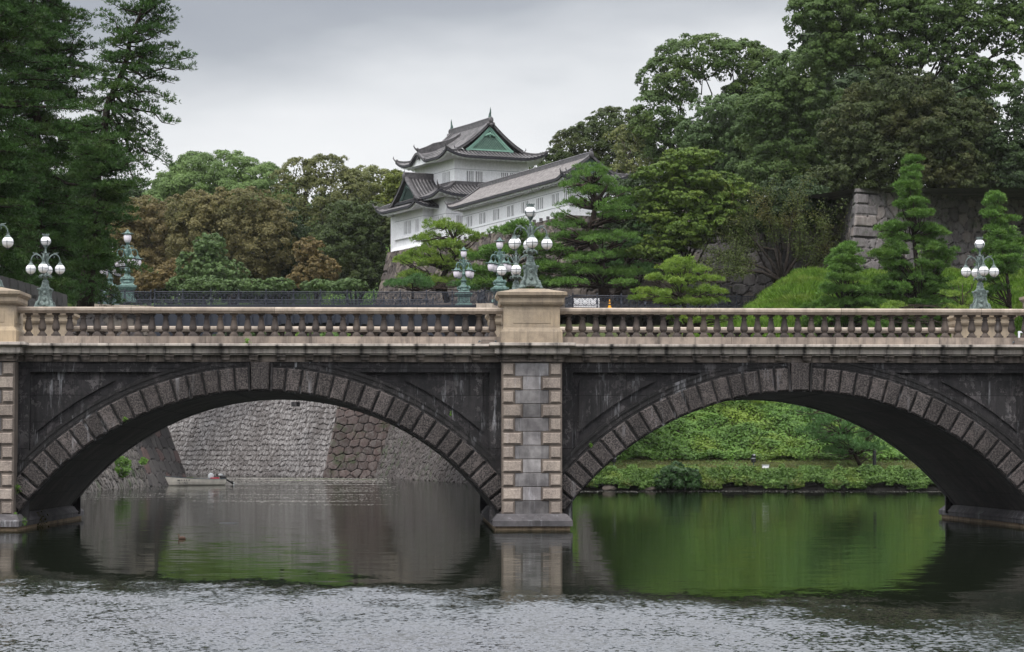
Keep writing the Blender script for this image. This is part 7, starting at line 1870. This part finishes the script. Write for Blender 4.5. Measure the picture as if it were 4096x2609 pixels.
x, y, _ = on(3052, 168, 0); z = float(bank_z(np.array([x]), np.array([y]))[0]); t = empty('utility_box', (x, y, z), label='low white box lying in the grass beside the middle drum', cat='box')
m = MB(); m.frustum(-0.22, 0.22, -0.15, 0.15, 0.0, -0.20, 0.20, -0.13, 0.13, 0.20); m.build('body', M['white'], t); m = MB(); m.box(-0.24, 0.24, -0.17, 0.17, 0.20, 0.24); m.build('lid', M['grey_plastic'], t)
x, y, _ = on(3602, 166.5, 0); z = float(bank_z(np.array([x]), np.array([y]))[0])
m = MB(); m.lathe([(0.33, 0.0), (0.33, 0.06), (0.28, 0.075), (0.05, 0.08)], 20); o = m.build('manhole_cover', plain('rusty cast iron', (0.09, 0.05, 0.035), 0.8), None, origin=(0, 0, 0)); o.location = (x, y, z+0.02); o.rotation_euler = (R(25), 0, 0); tag(o, 'round rusty manhole cover on the slope at the right end of the path', 'manhole cover')
# boulder at the waterline
for k, (px_b, w_) in enumerate(((2430, 0.4), (2590, 0.4))):
    q = P(px_b, 0, 162.7); m = MB(); m.ball((0, 0, 0.1), w_, 10, 7, (1.2, 0.7, 0.55)); rg2 = random.Random(k)
    m.v = [(x*(1+rg2.uniform(-.12, .12)), y*(1+rg2.uniform(-.12, .12)), z*(1+rg2.uniform(-.12, .12))) for x, y, z in m.v]
    o = m.build('boulder', M['quoin_edge'], None, origin=(0, 0, 0)); o.location = (q[0], q[1], 0.1); tag(o, ('pale grey boulder at the water edge at the left foot of the right arch', 'flat dark boulder at the water edge left of the glossy shrub')[k], 'boulder')
# banner, cone, drain
a = P(2290, 1180, 203.2); b = P(2398, 1217, 203.2); bz = zdr
t = empty('banner', (float(a[0]), 203.3, bz), label='white banner sheet standing behind the right lattice railing', cat='banner')
m = MB(); L_ = float(b[0]-a[0]); m.box(0, L_, 0.0, 0.03, 0.12, 0.86); m.build('sheet', M['white'], t); m = MB()
for x in (0.03, L_-0.03): m.tube([(x, 0.05, 0), (x, 0.05, 0.9)], 0.02, 6)
m.build('stand', M['cage'], t)
t = empty('traffic_cone', on(2436, 202.6, zdr), label='yellow orange striped traffic cone beside the white banner', cat='traffic cone')
m = MB(); m.lathe([(0.16, 0.04), (0.14, 0.10), (0.03, 0.72), (0.015, 0.74)], 12); m.box(-0.19, 0.19, -0.19, 0.19, 0, 0.04); m.build('cone', M['orange'], t); m = MB(); m.lathe([(0.122, 0.25), (0.103, 0.36)], 12, cap=False); m.lathe([(0.086, 0.47), (0.068, 0.56)], 12, cap=False); m.build('stripe', M['black'], t)
dq = P(1196, 1619, 268.5)
t = empty('drain_outlet', (float(dq[0]), float(dq[1])-0.5, float(dq[2])), R(25), label='small dark drain outlet box high on the pale moat wall', cat='drain')
m = MB(); m.box(-0.22, 0.22, 0.1, 1.6, 0.2, 0.32); m.box(-0.22, -0.13, 0.2, 1.6, -0.2, 0.2); m.box(0.13, 0.22, 0.2, 1.6, -0.2, 0.2); m.build('stone_spout', M['granite_dark'], t); m = MB(); m.box(-0.13, 0.13, 0.35, 1.6, -0.2, 0.2); m.build('opening', M['black'], t)
# white plastic fence beyond the right end
t = empty('white_fence', on(4062, 100, 6.3), R(-6), label='white slatted plastic fence just beyond the right end of the balustrade', cat='fence')
m = MB()
for x in (0, 0.95, 1.9): m.box(x-0.04, x+0.04, -0.04, 0.04, 0, 1.12)
m.build('post', M['white'], t)
m = MB()
for z in (0.35, 0.72, 1.05): m.box(0, 1.9, -0.025, 0.025, z, z+0.07)
for i in range(16): m.box(0.06+i*0.115, 0.10+i*0.115, -0.02, 0.02, 0.1, 0.72)
m.build('slats', M['white'], t)

# thin air haze that fades the far trees
hm, ht, ho = newmat('haze'); pv = ht.nodes.new('ShaderNodeVolumePrincipled'); pv.inputs['Color'].default_value = (0.93, 0.93, 0.94, 1); pv.inputs['Density'].default_value = 0.00004; pv.inputs['Anisotropy'].default_value = 0.0
ht.links.new(pv.outputs[0], ho.inputs['Volume'])
m = MB(); m.box(-170, 190, -70, 500, -4.0, 75); tag(m.build('haze', hm), kind='stuff')
